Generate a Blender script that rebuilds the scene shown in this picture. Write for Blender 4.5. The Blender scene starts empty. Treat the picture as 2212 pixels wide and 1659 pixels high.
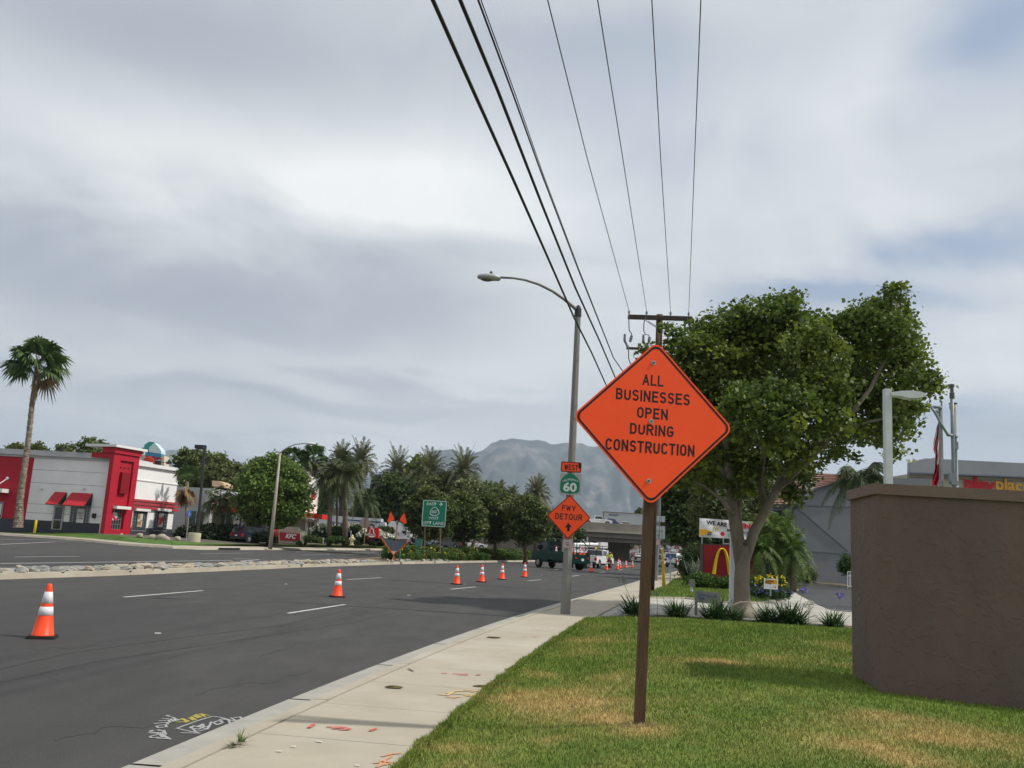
SUNE=4.0; NBL=230000; HAZE=0.00009; SKY=12.6
import bpy, math, random
import numpy as np
from mathutils import Vector, Matrix
R=math.radians
rng=np.random.default_rng(7); random.seed(7)
SC=bpy.context.scene; COL=SC.collection
# ---------------- camera calibration (pixels of a 2212x1659 view of the photo) -------------
F_=1912.; CX,CY=1106.,829.5; ROLL=R(3.2); PIT=math.atan(348.5*math.cos(ROLL)/F_); H=1.8
fw=Vector((0,math.cos(PIT),math.sin(PIT))); r0=Vector((1,0,0)); u0_=Vector((0,-math.sin(PIT),math.cos(PIT)))
rt=r0*math.cos(ROLL)+u0_*math.sin(ROLL); up=u0_*math.cos(ROLL)-r0*math.sin(ROLL)
CAM=Vector((0,0,H))
def ray(X,Y): return fw+rt*((X-CX)/F_)-up*((Y-CY)/F_)
def G(X,Y,z=0.):
    d=ray(X,Y); t=(z-H)/d.z; return CAM+d*t
def P(X,Y,d):
    r=ray(X,Y); return CAM+r*(d/r.y)
def ppm(d): return F_/d       # photo pixels per metre at depth d
cam=bpy.data.cameras.new('camera'); co=bpy.data.objects.new('camera',cam); COL.objects.link(co); SC.camera=co
cam.sensor_width=36; cam.lens=36*F_/2212; cam.clip_start=.1; cam.clip_end=40000
m=Matrix((( rt.x,up.x,-fw.x,0),(rt.y,up.y,-fw.y,0),(rt.z,up.z,-fw.z,H),(0,0,0,1))); co.matrix_world=m
SC.view_settings.view_transform='Standard'; SC.view_settings.look='None'; SC.view_settings.exposure=0; SC.view_settings.gamma=1; SC.cycles.volume_bounces=0
# ---------------- materials -----------------
MATS={}
def _n(nt,t,**k):
    n=nt.nodes.new(t)
    for a,b in k.items(): setattr(n,a,b)
    return n
def mat(name,col,rough=.75,col2=None,scale=4,detail=4,bump=0,bscale=40,metal=0,spec=.3,emit=0,trans=0,col3=None,scale3=.5,stretch=None,coat=0,lo=.35,hi=.65,isl=0):
    if name in MATS: return MATS[name]
    M=bpy.data.materials.new(name); M.use_nodes=True; nt=M.node_tree; L=nt.links; b=nt.nodes['Principled BSDF']; out=nt.nodes['Material Output']
    c4=lambda c:(c[0],c[1],c[2],1)
    b.inputs['Base Color'].default_value=c4(col); b.inputs['Roughness'].default_value=rough; b.inputs['Metallic'].default_value=metal
    b.inputs['Specular IOR Level'].default_value=spec; b.inputs['Coat Weight'].default_value=coat
    tc=_n(nt,'ShaderNodeTexCoord'); vec=tc.outputs['Object']
    if stretch:
        mp=_n(nt,'ShaderNodeMapping'); mp.inputs['Scale'].default_value=stretch; L.new(vec,mp.inputs[0]); vec=mp.outputs[0]
    src=None
    if col2:
        n=_n(nt,'ShaderNodeTexNoise'); n.inputs['Scale'].default_value=scale; n.inputs['Detail'].default_value=detail; n.inputs['Roughness'].default_value=.65; L.new(vec,n.inputs['Vector'])
        r=_n(nt,'ShaderNodeMapRange'); r.inputs[1].default_value=lo; r.inputs[2].default_value=hi; L.new(n.outputs[0],r.inputs[0])
        x=_n(nt,'ShaderNodeMix',data_type='RGBA'); x.inputs[6].default_value=c4(col); x.inputs[7].default_value=c4(col2); L.new(r.outputs[0],x.inputs[0]); src=x.outputs[2]
        if col3:
            n=_n(nt,'ShaderNodeTexNoise'); n.inputs['Scale'].default_value=scale3; n.inputs['Detail'].default_value=3; L.new(vec,n.inputs['Vector'])
            r=_n(nt,'ShaderNodeMapRange'); r.inputs[1].default_value=.5; r.inputs[2].default_value=.72; L.new(n.outputs[0],r.inputs[0])
            x2=_n(nt,'ShaderNodeMix',data_type='RGBA'); x2.inputs[7].default_value=c4(col3); L.new(src,x2.inputs[6]); L.new(r.outputs[0],x2.inputs[0]); src=x2.outputs[2]
    if isl:
        g=_n(nt,'ShaderNodeNewGeometry'); h=_n(nt,'ShaderNodeHueSaturation')
        r=_n(nt,'ShaderNodeMapRange'); r.inputs[3].default_value=1-isl; r.inputs[4].default_value=1+isl; L.new(g.outputs['Random Per Island'],r.inputs[0]); L.new(r.outputs[0],h.inputs['Value'])
        if src: L.new(src,h.inputs['Color'])
        else: h.inputs['Color'].default_value=c4(col)
        src=h.outputs[0]
    if src: L.new(src,b.inputs['Base Color'])
    if bump:
        n=_n(nt,'ShaderNodeTexNoise'); n.inputs['Scale'].default_value=bscale; n.inputs['Detail'].default_value=5; L.new(vec,n.inputs['Vector'])
        bp=_n(nt,'ShaderNodeBump'); bp.inputs['Strength'].default_value=min(1,bump); bp.inputs['Distance'].default_value=.02*max(1,bump); L.new(n.outputs[0],bp.inputs['Height']); L.new(bp.outputs[0],b.inputs['Normal'])
    if emit:
        b.inputs['Emission Color'].default_value=c4(col); b.inputs['Emission Strength'].default_value=emit
    if trans:
        t=_n(nt,'ShaderNodeBsdfTranslucent'); ms=_n(nt,'ShaderNodeMixShader'); ms.inputs[0].default_value=trans
        if src: L.new(src,t.inputs[0])
        else: t.inputs[0].default_value=c4(col)
        L.new(b.outputs[0],ms.inputs[1]); L.new(t.outputs[0],ms.inputs[2]); L.new(ms.outputs[0],out.inputs[0])
    MATS[name]=M; return M
# ---------------- mesh builder -----------------
class MB:
    def __init__(s,M=None): s.v=[];s.f=[];s.mi=[];s.M=M
    def add(s,vs,fs,mi=0):
        o=len(s.v)
        for p in vs:
            p=Vector(p); s.v.append(s.M@p if s.M else p)
        for f in fs: s.f.append([o+i for i in f]); s.mi.append(mi)
        return s
    def box(s,c,d,rz=0,mi=0,ax=None):
        c=Vector(c); x,y,z=[k/2 for k in d]
        if ax: X,Y,Z=[Vector(a) for a in ax]
        else: X=Vector((math.cos(rz),math.sin(rz),0)); Y=Vector((-math.sin(rz),math.cos(rz),0)); Z=Vector((0,0,1))
        vs=[c+X*(x*a)+Y*(y*b)+Z*(z*e) for e in (-1,1) for a,b in ((-1,-1),(1,-1),(1,1),(-1,1))]
        return s.add(vs,[(3,2,1,0),(4,5,6,7),(0,1,5,4),(1,2,6,5),(2,3,7,6),(3,0,4,7)],mi)
    def b2(s,a,b,mi=0): return s.box([(a[i]+b[i])/2 for i in range(3)],[abs(b[i]-a[i]) for i in range(3)],mi=mi)
    def tube(s,pts,rad,n=8,mi=0,cap=True):
        pts=[Vector(p) for p in pts]
        if not hasattr(rad,'__len__'): rad=[rad]*len(pts)
        vs=[];fs=[]; prev=None
        for i,p in enumerate(pts):
            t=(pts[min(i+1,len(pts)-1)]-pts[max(i-1,0)]).normalized()
            a=prev if prev is not None else (Vector((0,0,1)) if abs(t.z)<.9 else Vector((1,0,0)))
            a=(a-t*a.dot(t)).normalized(); b=t.cross(a); prev=a
            for k in range(n):
                q=2*math.pi*k/n; vs.append(p+(a*math.cos(q)+b*math.sin(q))*rad[i])
        for i in range(len(pts)-1):
            for k in range(n):
                k2=(k+1)%n; fs.append((i*n+k,i*n+k2,(i+1)*n+k2,(i+1)*n+k))
        if cap: fs+= [tuple(range(n))[::-1], tuple((len(pts)-1)*n+k for k in range(n))]
        return s.add(vs,fs,mi)
    def lathe(s,c,prof,n=16,mi=0,sq=None):
        c=Vector(c); vs=[];fs=[]
        for r,z in prof:
            for k in range(n):
                q=2*math.pi*(k+.5)/n; vs.append(c+Vector((r*math.cos(q),r*math.sin(q),z)))
        for i in range(len(prof)-1):
            for k in range(n):
                k2=(k+1)%n; fs.append((i*n+k,i*n+k2,(i+1)*n+k2,(i+1)*n+k))
        fs+=[tuple(range(n))[::-1],tuple((len(prof)-1)*n+k for k in range(n))]
        return s.add(vs,fs,mi)
    def prism(s,poly,vec,mi=0):
        vec=Vector(vec); n=len(poly); vs=[Vector(p) for p in poly]+[Vector(p)+vec for p in poly]
        fs=[tuple(range(n))[::-1],tuple(range(n,2*n))]+[(i,(i+1)%n,n+(i+1)%n,n+i) for i in range(n)]
        return s.add(vs,fs,mi)
    def ell(s,c,r,n=12,m=8,mi=0,jit=0):
        c=Vector(c); vs=[];fs=[]
        for i in range(m+1):
            t=math.pi*i/m
            for k in range(n):
                q=2*math.pi*k/n; j=1+jit*(random.random()-.5)*(0 if i in(0,m) else 1)
                vs.append(c+Vector((r[0]*math.sin(t)*math.cos(q)*j,r[1]*math.sin(t)*math.sin(q)*j,-r[2]*math.cos(t)*j)))
        for i in range(m):
            for k in range(n):
                k2=(k+1)%n; fs.append((i*n+k,i*n+k2,(i+1)*n+k2,(i+1)*n+k))
        return s.add(vs,fs,mi)
    def strip(s,A,B,mi=0):
        n=len(A); return s.add(list(A)+list(B),[(i,i+1,n+i+1,n+i) for i in range(n-1)],mi)
    def build(s,name,mats,parent=None,smooth=False,loc=None):
        if not isinstance(mats,(list,tuple)): mats=[mats]
        L=Vector((0,0,0))
        p=parent
        while p is not None: L+=p.location; p=p.parent
        if parent is None and loc is not None: L=Vector(loc)
        me=bpy.data.meshes.new(name); me.from_pydata([tuple(v-L) for v in s.v],[],s.f)
        for q in mats: me.materials.append(q)
        me.polygons.foreach_set('material_index',s.mi)
        if smooth: me.polygons.foreach_set('use_smooth',[True]*len(s.f))
        me.update(); o=bpy.data.objects.new(name,me); COL.objects.link(o)
        if parent is not None: o.parent=parent
        else: o.location=L
        return o
def tag(o,label=None,cat=None,group=None,kind=None):
    if label: o['label']=label
    if cat: o['category']=cat
    if group: o['group']=group
    if kind: o['kind']=kind
    return o
def thing(name,label,cat,loc=(0,0,0),group=None):
    o=bpy.data.objects.new(name,None); COL.objects.link(o); o.location=loc; o.empty_display_size=.2
    return tag(o,label,cat,group)
def copy_tree(o,parent=None):
    c=o.copy(); COL.objects.link(c); c.parent=parent
    for ch in list(o.children): copy_tree(ch,c)
    return c
def place(o,loc,rz=0,sc=1,label=None,new=False):
    if new: o=copy_tree(o)
    o.location=loc; o.rotation_euler=(0,0,rz); o.scale=(sc,sc,sc)
    if label: o['label']=label
    return o
def np_mesh(name,V,Fq,mats,parent=None,mi=None,attr=None,loc=None):
    """V (n,3) ; Fq (m,k) same-size faces"""
    L=Vector((0,0,0)); p=parent
    while p is not None: L+=p.location; p=p.parent
    if parent is None and loc is not None: L=Vector(loc)
    V=np.asarray(V,dtype=np.float32)-np.array(L,dtype=np.float32)
    me=bpy.data.meshes.new(name); n,k=Fq.shape
    me.vertices.add(len(V)); me.vertices.foreach_set('co',V.ravel())
    me.loops.add(n*k); me.loops.foreach_set('vertex_index',Fq.ravel().astype(np.int32))
    me.polygons.add(n); me.polygons.foreach_set('loop_start',np.arange(0,n*k,k,dtype=np.int32)); me.polygons.foreach_set('loop_total',np.full(n,k,dtype=np.int32))
    if not isinstance(mats,(list,tuple)): mats=[mats]
    for q in mats: me.materials.append(q)
    if mi is not None: me.polygons.foreach_set('material_index',mi.astype(np.int32))
    if attr is not None:
        a=me.attributes.new('dry','FLOAT','POINT'); a.data.foreach_set('value',attr.astype(np.float32))
    me.update(calc_edges=True); me.validate()
    o=bpy.data.objects.new(name,me); COL.objects.link(o)
    if parent is not None: o.parent=parent
    else: o.location=L
    return o
# ------------- vertical frame (a wall plane) with pixel lookup ----------------
class Fr:
    def __init__(s,O,U):
        s.O=Vector((O[0],O[1],0)); s.U=Vector((U[0],U[1],0)).normalized(); s.N=Vector((s.U.y,-s.U.x,0))
        if s.N.dot(CAM-s.O)<0: s.N=-s.N
    def uv(s,X,Y):
        r=ray(X,Y); t=(s.O-CAM).dot(s.N)/r.dot(s.N); p=CAM+r*t; return ((p-s.O).dot(s.U),p.z)
    def pt(s,u,v,n=0): return s.O+s.U*u+Vector((0,0,v))+s.N*n
    def bx(s,mb,u0,u1,v0,v1,n0,n1,mi=0):
        c=s.pt((u0+u1)/2,(v0+v1)/2,(n0+n1)/2); return mb.box(c,(abs(u1-u0),abs(n1-n0),abs(v1-v0)),ax=(s.U,s.N,(0,0,1)),mi=mi)
    def pbx(s,mb,X0,Y0,X1,Y1,n0,n1,mi=0):
        a=s.uv((X0+X1)/2,Y0); b=s.uv((X0+X1)/2,Y1); c=s.uv(X0,(Y0+Y1)/2); d=s.uv(X1,(Y0+Y1)/2)
        return s.bx(mb,c[0],d[0],a[1],b[1],n0,n1,mi)
def text(body,O,U,V,N,h,m,parent,name='lettering',w=None,bold=0,shear=0,align='c',ext=.002):
    """mesh lettering: cap height h, optional total width w, centred on O in plane U,V, standing out along N"""
    cu=bpy.data.curves.new('t','FONT'); cu.body=body; cu.offset=bold; cu.shear=shear; cu.align_x='CENTER'; cu.resolution_u=3
    t=bpy.data.objects.new('t',cu); COL.objects.link(t); dg=bpy.context.evaluated_depsgraph_get(); me=bpy.data.meshes.new_from_object(t.evaluated_get(dg))
    bpy.data.objects.remove(t); bpy.data.curves.remove(cu)
    v=np.zeros(len(me.vertices)*3,dtype=np.float32); me.vertices.foreach_get('co',v); v=v.reshape(-1,3)
    x0,x1=v[:,0].min(),v[:,0].max(); y1=.72
    if body.islower() and not any(c in body for c in 'bdfhklt'): y1=.55
    s=h/y1; sx=(w/(x1-x0)) if w else s
    U=Vector(U);V=Vector(V);N=Vector(N);O=Vector(O)
    L=Vector((0,0,0)); p=parent
    while p is not None: L+=p.location; p=p.parent
    Un,Vn,Nn,On=[np.array(q) for q in (U,V,N,O-L)]
    pts=On+((v[:,0:1]-(x0+x1)/2)*sx)*Un+((v[:,1:2]-y1/2)*s)*Vn+Nn*ext
    me.vertices.foreach_set('co',pts.astype(np.float32).ravel()); me.materials.clear(); me.materials.append(m); me.update()
    me.name=name; o=bpy.data.objects.new(name,me); COL.objects.link(o); o.parent=parent; return o
# ---------------- vegetation ------------------
def leafcloud(blobs,nc,per,cs,ls,asp=1.,flat=0.,droop=0.,shell=.5,seed=1,upb=.3):
    """blobs (cx,cy,cz,rx,ry,rz): leaf clusters through them; returns V,F"""
    g=np.random.default_rng(seed); B=np.array(blobs,dtype=float); vol=(B[:,3]*B[:,4]*B[:,5])**(.75); idx=g.choice(len(B),nc,p=vol/vol.sum())
    d=g.normal(size=(nc,3)); d/=np.linalg.norm(d,axis=1)[:,None]; d[:,2]=np.where((d[:,2]<0)&(g.random(nc)<upb),-d[:,2],d[:,2])
    rr=(shell+(1-shell)*g.random(nc))**.6*(1+np.clip(.12*g.normal(size=nc),-.3,.2))
    C=B[idx,:3]+d*B[idx,3:6]*rr[:,None]
    n=nc*per; ci=np.repeat(np.arange(nc),per)
    csz=cs*(.6+.8*g.random(nc))
    off=np.clip(g.normal(size=(n,3)),-1.9,1.9)*csz[ci][:,None]*np.array([1,1,.7])*.6
    p=C[ci]+off
    a=g.normal(size=(n,3)); a[:,2]=a[:,2]*.6-droop; a/=np.linalg.norm(a,axis=1)[:,None]
    nn=g.normal(size=(n,3)); nn[:,2]=np.abs(nn[:,2])+flat; b=np.cross(nn,a); b/=np.linalg.norm(b,axis=1)[:,None]+1e-9
    nrm=np.cross(a,b)
    s=ls*(.55+.9*g.random(n))[:,None]
    V=np.stack([p-a*s*.5,p+b*s*.45*asp+nrm*s*.12,p+a*s*.55,p-b*s*.45*asp+nrm*s*.12],1).reshape(-1,3)
    Fq=np.arange(n*4).reshape(n,4)
    return V,Fq
def branchy(mb,base,top,r0,r1,targets,seed=0,n=8,mi=0,wob=.04):
    g=random.Random(seed); base=Vector(base);top=Vector(top); K=6; L=(top-base).length
    pts=[base.lerp(top,i/K)+Vector((g.uniform(-1,1),g.uniform(-1,1),0))*L*wob*(i>0) for i in range(K+1)]
    mb.tube(pts,[r0*(1.35 if i==0 else 1)*(1-i/K)+r1*i/K for i in range(K+1)],n,mi)
    for t in targets:
        t=Vector(t); k=g.uniform(.45,1); s=pts[int(k*K)]; mid=s.lerp(t,.5)+Vector((0,0,-.12*(t-s).length)); r=(r0*(1-k)+r1*k)*.6
        mb.tube([s,s.lerp(mid,.6),mid,mid.lerp(t,.6),t],[r,r*.8,r*.6,r*.4,r*.2],6,mi)
def frond_pinnate(L,n,ll,lw,arch,out,rise,g,az,droopl=.5,vshape=.5):
    """one feather frond; returns verts quads list"""
    ca,sa=math.cos(az),math.sin(az); vs=[];fs=[]
    def pos(t):
        r=out*L*(t-.25*arch*t*t); z=rise*L*t-arch*L*t*t*(.9)
        return np.array([ca*r,sa*r,z])
    K=9; pr=[pos(i/K) for i in range(K+1)]; side=np.array([-sa,ca,0])
    for i in range(K):
        w=.022*L*(1-i/K)+.004*L; w2=.022*L*(1-(i+1)/K)+.004*L
        o=len(vs); vs+=[pr[i]-side*w*.5,pr[i]+side*w*.5,pr[i+1]+side*w2*.5,pr[i+1]-side*w2*.5]; fs.append((o,o+1,o+2,o+3))
    for i in range(n):
        t=.12+.88*i/n; p=pos(t); tg=pos(min(1,t+.05))-pos(t-.05); tg/=np.linalg.norm(tg)
        env=math.sin(math.pi*min(1,(.15+.85*t)**.8))*.75+.3
        for sg in (-1,1):
            d=tg*(.55+.3*g.random())+side*sg*.8+np.array([0,0,vshape*.5-droopl+.25*g.normal()]); d/=np.linalg.norm(d)
            l=ll*env*(.8+.4*g.random()); w=lw
            wv=tg*w; o=len(vs); q=p+d*l*.55; e=p+d*l+np.array([0,0,-droopl*l*.35])
            vs+=[p-wv*.5,p+wv*.5,q+wv*.5,q-wv*.5]; fs.append((o,o+1,o+2,o+3))
            o=len(vs); vs+=[q-wv*.5,q+wv*.5,e+wv*.08,e-wv*.08]; fs.append((o,o+1,o+2,o+3))
    return vs,fs
def palm_pinnate(name,L,nf,ll,lw,mats,parent,seed=1,z=0,droopl=.5,arch=(.5,1.),rise=(.1,1.3),nl=26,vsh=.5,c=(0,0)):
    g=np.random.default_rng(seed); VS=[];FS=[]
    for i in range(nf):
        k=(i+.5)/nf; az=i*2.399+g.random()*.3; rs=rise[1]*(1-k)+rise[0]*k; ar=arch[0]*(1-k)+arch[1]*k
        vs,fs=frond_pinnate(L*(.85+.3*g.random()),nl,ll,lw,ar*(.85+.3*g.random()),.35+.65*min(1,k*1.6),rs,g,az,droopl,vsh)
        o=len(VS); VS+=vs; FS+=[tuple(a+o for a in f) for f in fs]
    V=np.array(VS)+np.array([c[0],c[1],z]); return np_mesh(name,V+np.array(root(parent)),np.array(FS),mats,parent)
def root(p):
    L=Vector((0,0,0))
    while p is not None: L+=p.location; p=p.parent
    return L
def palm_fan(name,Rr,nf,mats,parent,seed=1,z=0,c=(0,0),low=-.9,dead=0):
    g=np.random.default_rng(seed); VS=[];FS=[];MI=[]
    for i in range(nf):
        k=(i+.5)/nf; az=i*2.399+g.random()*.4; el=1.35*(1-k)+low*k+.15*g.normal()
        if dead and k>1-dead: el=-1.25+.15*g.normal()
        d=np.array([math.cos(az)*math.cos(el),math.sin(az)*math.cos(el),math.sin(el)]); side=np.array([-math.sin(az),math.cos(az),0]); nrm=np.cross(side,d); ph=g.uniform(-1.1,1.1); side,nrm=side*math.cos(ph)+nrm*math.sin(ph),nrm*math.cos(ph)-side*math.sin(ph)
        pl=Rr*(.45+.15*g.random()); hub=d*pl+np.array([0,0,-.06*Rr])
        o=len(VS); VS+=[-side*.04,side*.04,hub+side*.025,hub-side*.025]; FS.append((o,o+1,o+2,o+3)); MI.append(1 if dead and k>1-dead else 0)
        nb=17
        for j in range(nb):
            a=(j/(nb-1)-.5)*3.6; dd=d*math.cos(a)+side*math.sin(a); l=Rr*(.55-.12*abs(a)/1.8)*(.85+.3*g.random()); w=.075*Rr
            wv=np.cross(dd,nrm+.3*side); wv/=np.linalg.norm(wv)
            q=hub+dd*l*.6; e=hub+dd*l+np.array([0,0,-.28*l*(1+.5*g.random())])
            o=len(VS); VS+=[hub-wv*w*.2,hub+wv*w*.2,q+wv*w*.5,q-wv*w*.5]; FS.append((o,o+1,o+2,o+3))
            o=len(VS); VS+=[q-wv*w*.5,q+wv*w*.5,e+wv*.012,e-wv*.012]; FS.append((o,o+1,o+2,o+3)); MI+=[1 if dead and k>1-dead else 0]*2
    V=np.array(VS)+np.array([c[0],c[1],z])+np.array(root(parent)); return np_mesh(name,V,np.array(FS),mats,parent,mi=np.array(MI))
# ---------- condensed road-sign lettering built from strokes ----------
def _arc(cx,cy,rx,ry,a0,a1,n=10): return [(cx+rx*math.cos(R(a0+(a1-a0)*i/n)),cy+ry*math.sin(R(a0+(a1-a0)*i/n))) for i in range(n+1)]
def _gl(c):
    k=.30 # corner ellipse height
    top=lambda a0,a1:_arc(.5,1-k,.5,k,a0,a1); bot=lambda a0,a1:_arc(.5,k,.5,k,a0,a1)
    g={'A':(.62,[[(0,0),(.5,1)],[(.5,1),(1,0)],[(.2,.3),(.8,.3)]]),'E':(.5,[[(0,0),(0,1)],[(0,1),(1,1)],[(0,.52),(.85,.52)],[(0,0),(1,0)]]),'F':(.5,[[(0,0),(0,1)],[(0,1),(1,1)],[(0,.52),(.85,.52)]]),
    'L':(.48,[[(0,1),(0,0)],[(0,0),(1,0)]]),'T':(.52,[[(0,1),(1,1)],[(.5,1),(.5,0)]]),'I':(.0,[[(0,0),(0,1)]]),'N':(.56,[[(0,0),(0,1)],[(0,1),(1,0)],[(1,0),(1,1)]]),
    'W':(.78,[[(0,1),(.26,0)],[(.26,0),(.5,.9)],[(.5,.9),(.74,0)],[(.74,0),(1,1)]]),'Y':(.6,[[(0,1),(.5,.45)],[(1,1),(.5,.45)],[(.5,.45),(.5,0)]]),
    'O':(.54,[top(0,180)+bot(180,360)+[(1,1-k)]]),'U':(.54,[[(0,1)]+bot(180,360)+[(1,1)]]),'C':(.54,[top(15,180)+bot(180,345)]),'G':(.54,[top(15,180)+bot(180,360)+[(1,.46)],[(.55,.46),(1,.46)]]),
    'D':(.54,[[(0,0),(0,1)],[(0,1),(.4,1)]+_arc(.4,1-k,.6,k,90,0)+_arc(.4,k,.6,k,0,-90)+[(0,0)]]),
    'P':(.54,[[(0,0),(0,1)],[(0,1),(.55,1)]+_arc(.55,.75,.45,.25,90,-90)+[(0,.5)]]),'R':(.56,[[(0,0),(0,1)],[(0,1),(.55,1)]+_arc(.55,.75,.45,.25,90,-90)+[(0,.5)],[(.45,.5),(1,0)]]),
    'B':(.54,[[(0,0),(0,1)],[(0,1),(.55,1)]+_arc(.55,.76,.4,.24,90,-90)+[(0,.52)],[(.5,.52)]+_arc(.55,.26,.45,.26,90,-90)+[(0,0)]]),
    'S':(.52,[_arc(.5,.75,.5,.25,15,180)+_arc(.5,.75,.5,.23,180,262)+_arc(.5,.25,.5,.26,82,0)+_arc(.5,.25,.5,.25,0,-165)]),' ':(.3,[])}
    return g[c]
def stext(body,O,U,V,N,h,w,m,parent,st=.15,gap=.20,ext=.002,name='lettering'):
    U=Vector(U);V=Vector(V);N=Vector(N);O=Vector(O); tot=sum(_gl(c)[0]+st for c in body)+gap*(len(body)-1); sx=w/(tot*h); x=0; mb=MB(); k=0
    for c in body:
        gw,sts=_gl(c)
        for s in sts:
            pts=[((x+st/2+px*gw)*sx,st/2+py*(1-st)) for px,py in s]; L_=[];R_=[]; n=len(pts); hs=st/2
            cl=abs(pts[0][0]-pts[-1][0])<1e-6 and abs(pts[0][1]-pts[-1][1])<1e-6
            for i in range(n):
                a=pts[i-1] if i>0 else (pts[-2] if cl else pts[0]); b=pts[i+1] if i<n-1 else (pts[1] if cl else pts[-1])
                dx,dy=b[0]-a[0],b[1]-a[1]; l=math.hypot(dx,dy) or 1; dx/=l;dy/=l; e0=-hs if (i==0 and not cl) else (hs if (i==n-1 and not cl) else 0)
                if n>2 : e0=0
                px,py=pts[i][0]+dx*e0,pts[i][1]+dy*e0; L_.append((px-dy*hs*sx**.3,py+dx*hs)); R_.append((px+dy*hs*sx**.3,py-dx*hs))
            q=lambda p:O+U*((p[0]-tot*sx/2)*h)+V*((p[1]-.5)*h)+N*(ext+.00015*(k%4)); mb.strip([q(p) for p in L_],[q(p) for p in R_]); k+=1
        x+=gw+st+gap
    return mb.build(name,m,parent)
def proj(p):
    d=Vector(p)-CAM; z=d.dot(fw); return CX+F_*d.dot(rt)/z, CY-F_*d.dot(up)/z
# ================= world & sun =================
SUNV=Vector((1,-.10,1.12)).normalized(); EL=math.asin(SUNV.z); AZ=math.atan2(SUNV.x,SUNV.y)
W=bpy.data.worlds.new('World'); SC.world=W; W.use_nodes=True; nt=W.node_tree; L=nt.links; bg=nt.nodes['Background']; bg.inputs[1].default_value=.1
sky=_n(nt,'ShaderNodeTexSky',sky_type='NISHITA'); sky.sun_disc=False; sky.sun_elevation=EL; sky.sun_rotation=AZ; sky.dust_density=2
tc=_n(nt,'ShaderNodeTexCoord'); sp=_n(nt,'ShaderNodeSeparateXYZ'); L.new(tc.outputs['Generated'],sp.inputs[0])
def mth(op,a,b=None,c=None):
    n=_n(nt,'ShaderNodeMath',operation=op)
    for i,q in enumerate((a,b,c)):
        if q is None: continue
        if isinstance(q,(int,float)): n.inputs[i].default_value=q
        else: L.new(q,n.inputs[i])
    return n.outputs[0]
az=mth('ARCTAN2',sp.outputs[0],sp.outputs[1]); el=mth('ARCSINE',sp.outputs[2])
# cloud deck projected on a plane overhead
zz=mth('MAXIMUM',mth('ADD',sp.outputs[2],.12),.05); px_=mth('DIVIDE',sp.outputs[0],zz); py_=mth('DIVIDE',sp.outputs[1],zz)
cb=_n(nt,'ShaderNodeCombineXYZ'); L.new(px_,cb.inputs[0]); L.new(py_,cb.inputs[1])
def noise(vec,s,d=5,dist=0,rg=.55):
    n=_n(nt,'ShaderNodeTexNoise'); n.inputs['Scale'].default_value=s; n.inputs['Detail'].default_value=d; n.inputs['Distortion'].default_value=dist; n.inputs['Roughness'].default_value=rg; L.new(vec,n.inputs['Vector']); return n.outputs[0]
n1=noise(cb.outputs[0],1.1,6,.6); n2=noise(cb.outputs[0],.45,4,.3); n3=noise(tc.outputs['Generated'],3.2,4,.8)
wa=mth('ADD',az,mth('MULTIPLY',mth('SUBTRACT',n3,.5),.28)); we=mth('ADD',el,mth('MULTIPLY',mth('SUBTRACT',n1,.5),.16))
def dirof(X,Y):
    r=ray(X,Y).normalized(); return math.atan2(r.x,r.y),math.asin(r.z)
def blob(X,Y,sx,sy,amp):
    a,e=dirof(X,Y); q=mth('DIVIDE',mth('SUBTRACT',wa,a),sx/F_); w=mth('DIVIDE',mth('SUBTRACT',we,e),sy/F_)
    s=mth('ADD',mth('MULTIPLY',q,q),mth('MULTIPLY',w,w)); return mth('MULTIPLY',mth('EXPONENT',mth('MULTIPLY',s,-1)),amp)
# lightness field (0 dark slate cloud .. 1 bright cloud)
lt=mth('ADD',mth('MULTIPLY',mth('SUBTRACT',n1,.5),.68),.58); lt=mth('ADD',lt,mth('MULTIPLY',mth('SUBTRACT',n2,.5),.5))
for b_ in ((300,60,520,130,-.34),(150,300,380,120,.22),(700,380,420,130,.28),(1250,80,500,120,-.22),(450,640,420,95,-.36),(900,560,260,90,-.18),(780,790,300,50,.15),(1010,430,300,130,.22),(600,845,420,36,-.20),(300,760,300,60,.12),(1250,470,260,170,.15),(2000,250,300,160,.12),(1750,480,260,100,.12),(100,560,250,70,-.1),(1130,800,200,90,.12),(500,930,900,60,.14),(900,960,500,60,.12),(1700,200,300,200,.10),(2150,780,200,110,.15)):
    lt=mth('ADD',lt,blob(*b_))
cr=_n(nt,'ShaderNodeValToRGB'); L.new(lt,cr.inputs[0]); e=cr.color_ramp.elements
e[0].position=.05; e[0].color=(.31,.335,.39,1); e[1].position=.95; e[1].color=(.82,.83,.82,1)
for p_,c_ in ((.35,(.40,.43,.475,1)),(.6,(.55,.575,.60,1)),(.78,(.68,.695,.70,1))):
    x=e.new(p_); x.color=c_
# thin blue openings
bl=mth('MULTIPLY',mth('SUBTRACT',mth('MULTIPLY',n3,1.0),.54),1.0)
for b_ in ((2170,60,200,120,.85),(1800,650,260,42,.85),(2090,520,170,40,.85),(1600,330,220,170,.28),(2170,900,70,60,.6),(1350,60,200,60,.2),(1650,120,220,80,.2),(2000,300,160,60,.25),(1950,640,160,30,.3)):
    bl=mth('ADD',bl,blob(*b_))
bl=mth('MINIMUM',mth('MAXIMUM',bl,0),.8)
sc10=_n(nt,'ShaderNodeMix',data_type='RGBA',blend_type='MULTIPLY'); sc10.inputs[0].default_value=1; L.new(cr.outputs[0],sc10.inputs[6]); sc10.inputs[7].default_value=(SKY,SKY,SKY,1)
mxs=_n(nt,'ShaderNodeMix',data_type='RGBA'); L.new(bl,mxs.inputs[0]); L.new(sc10.outputs[2],mxs.inputs[6])
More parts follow.
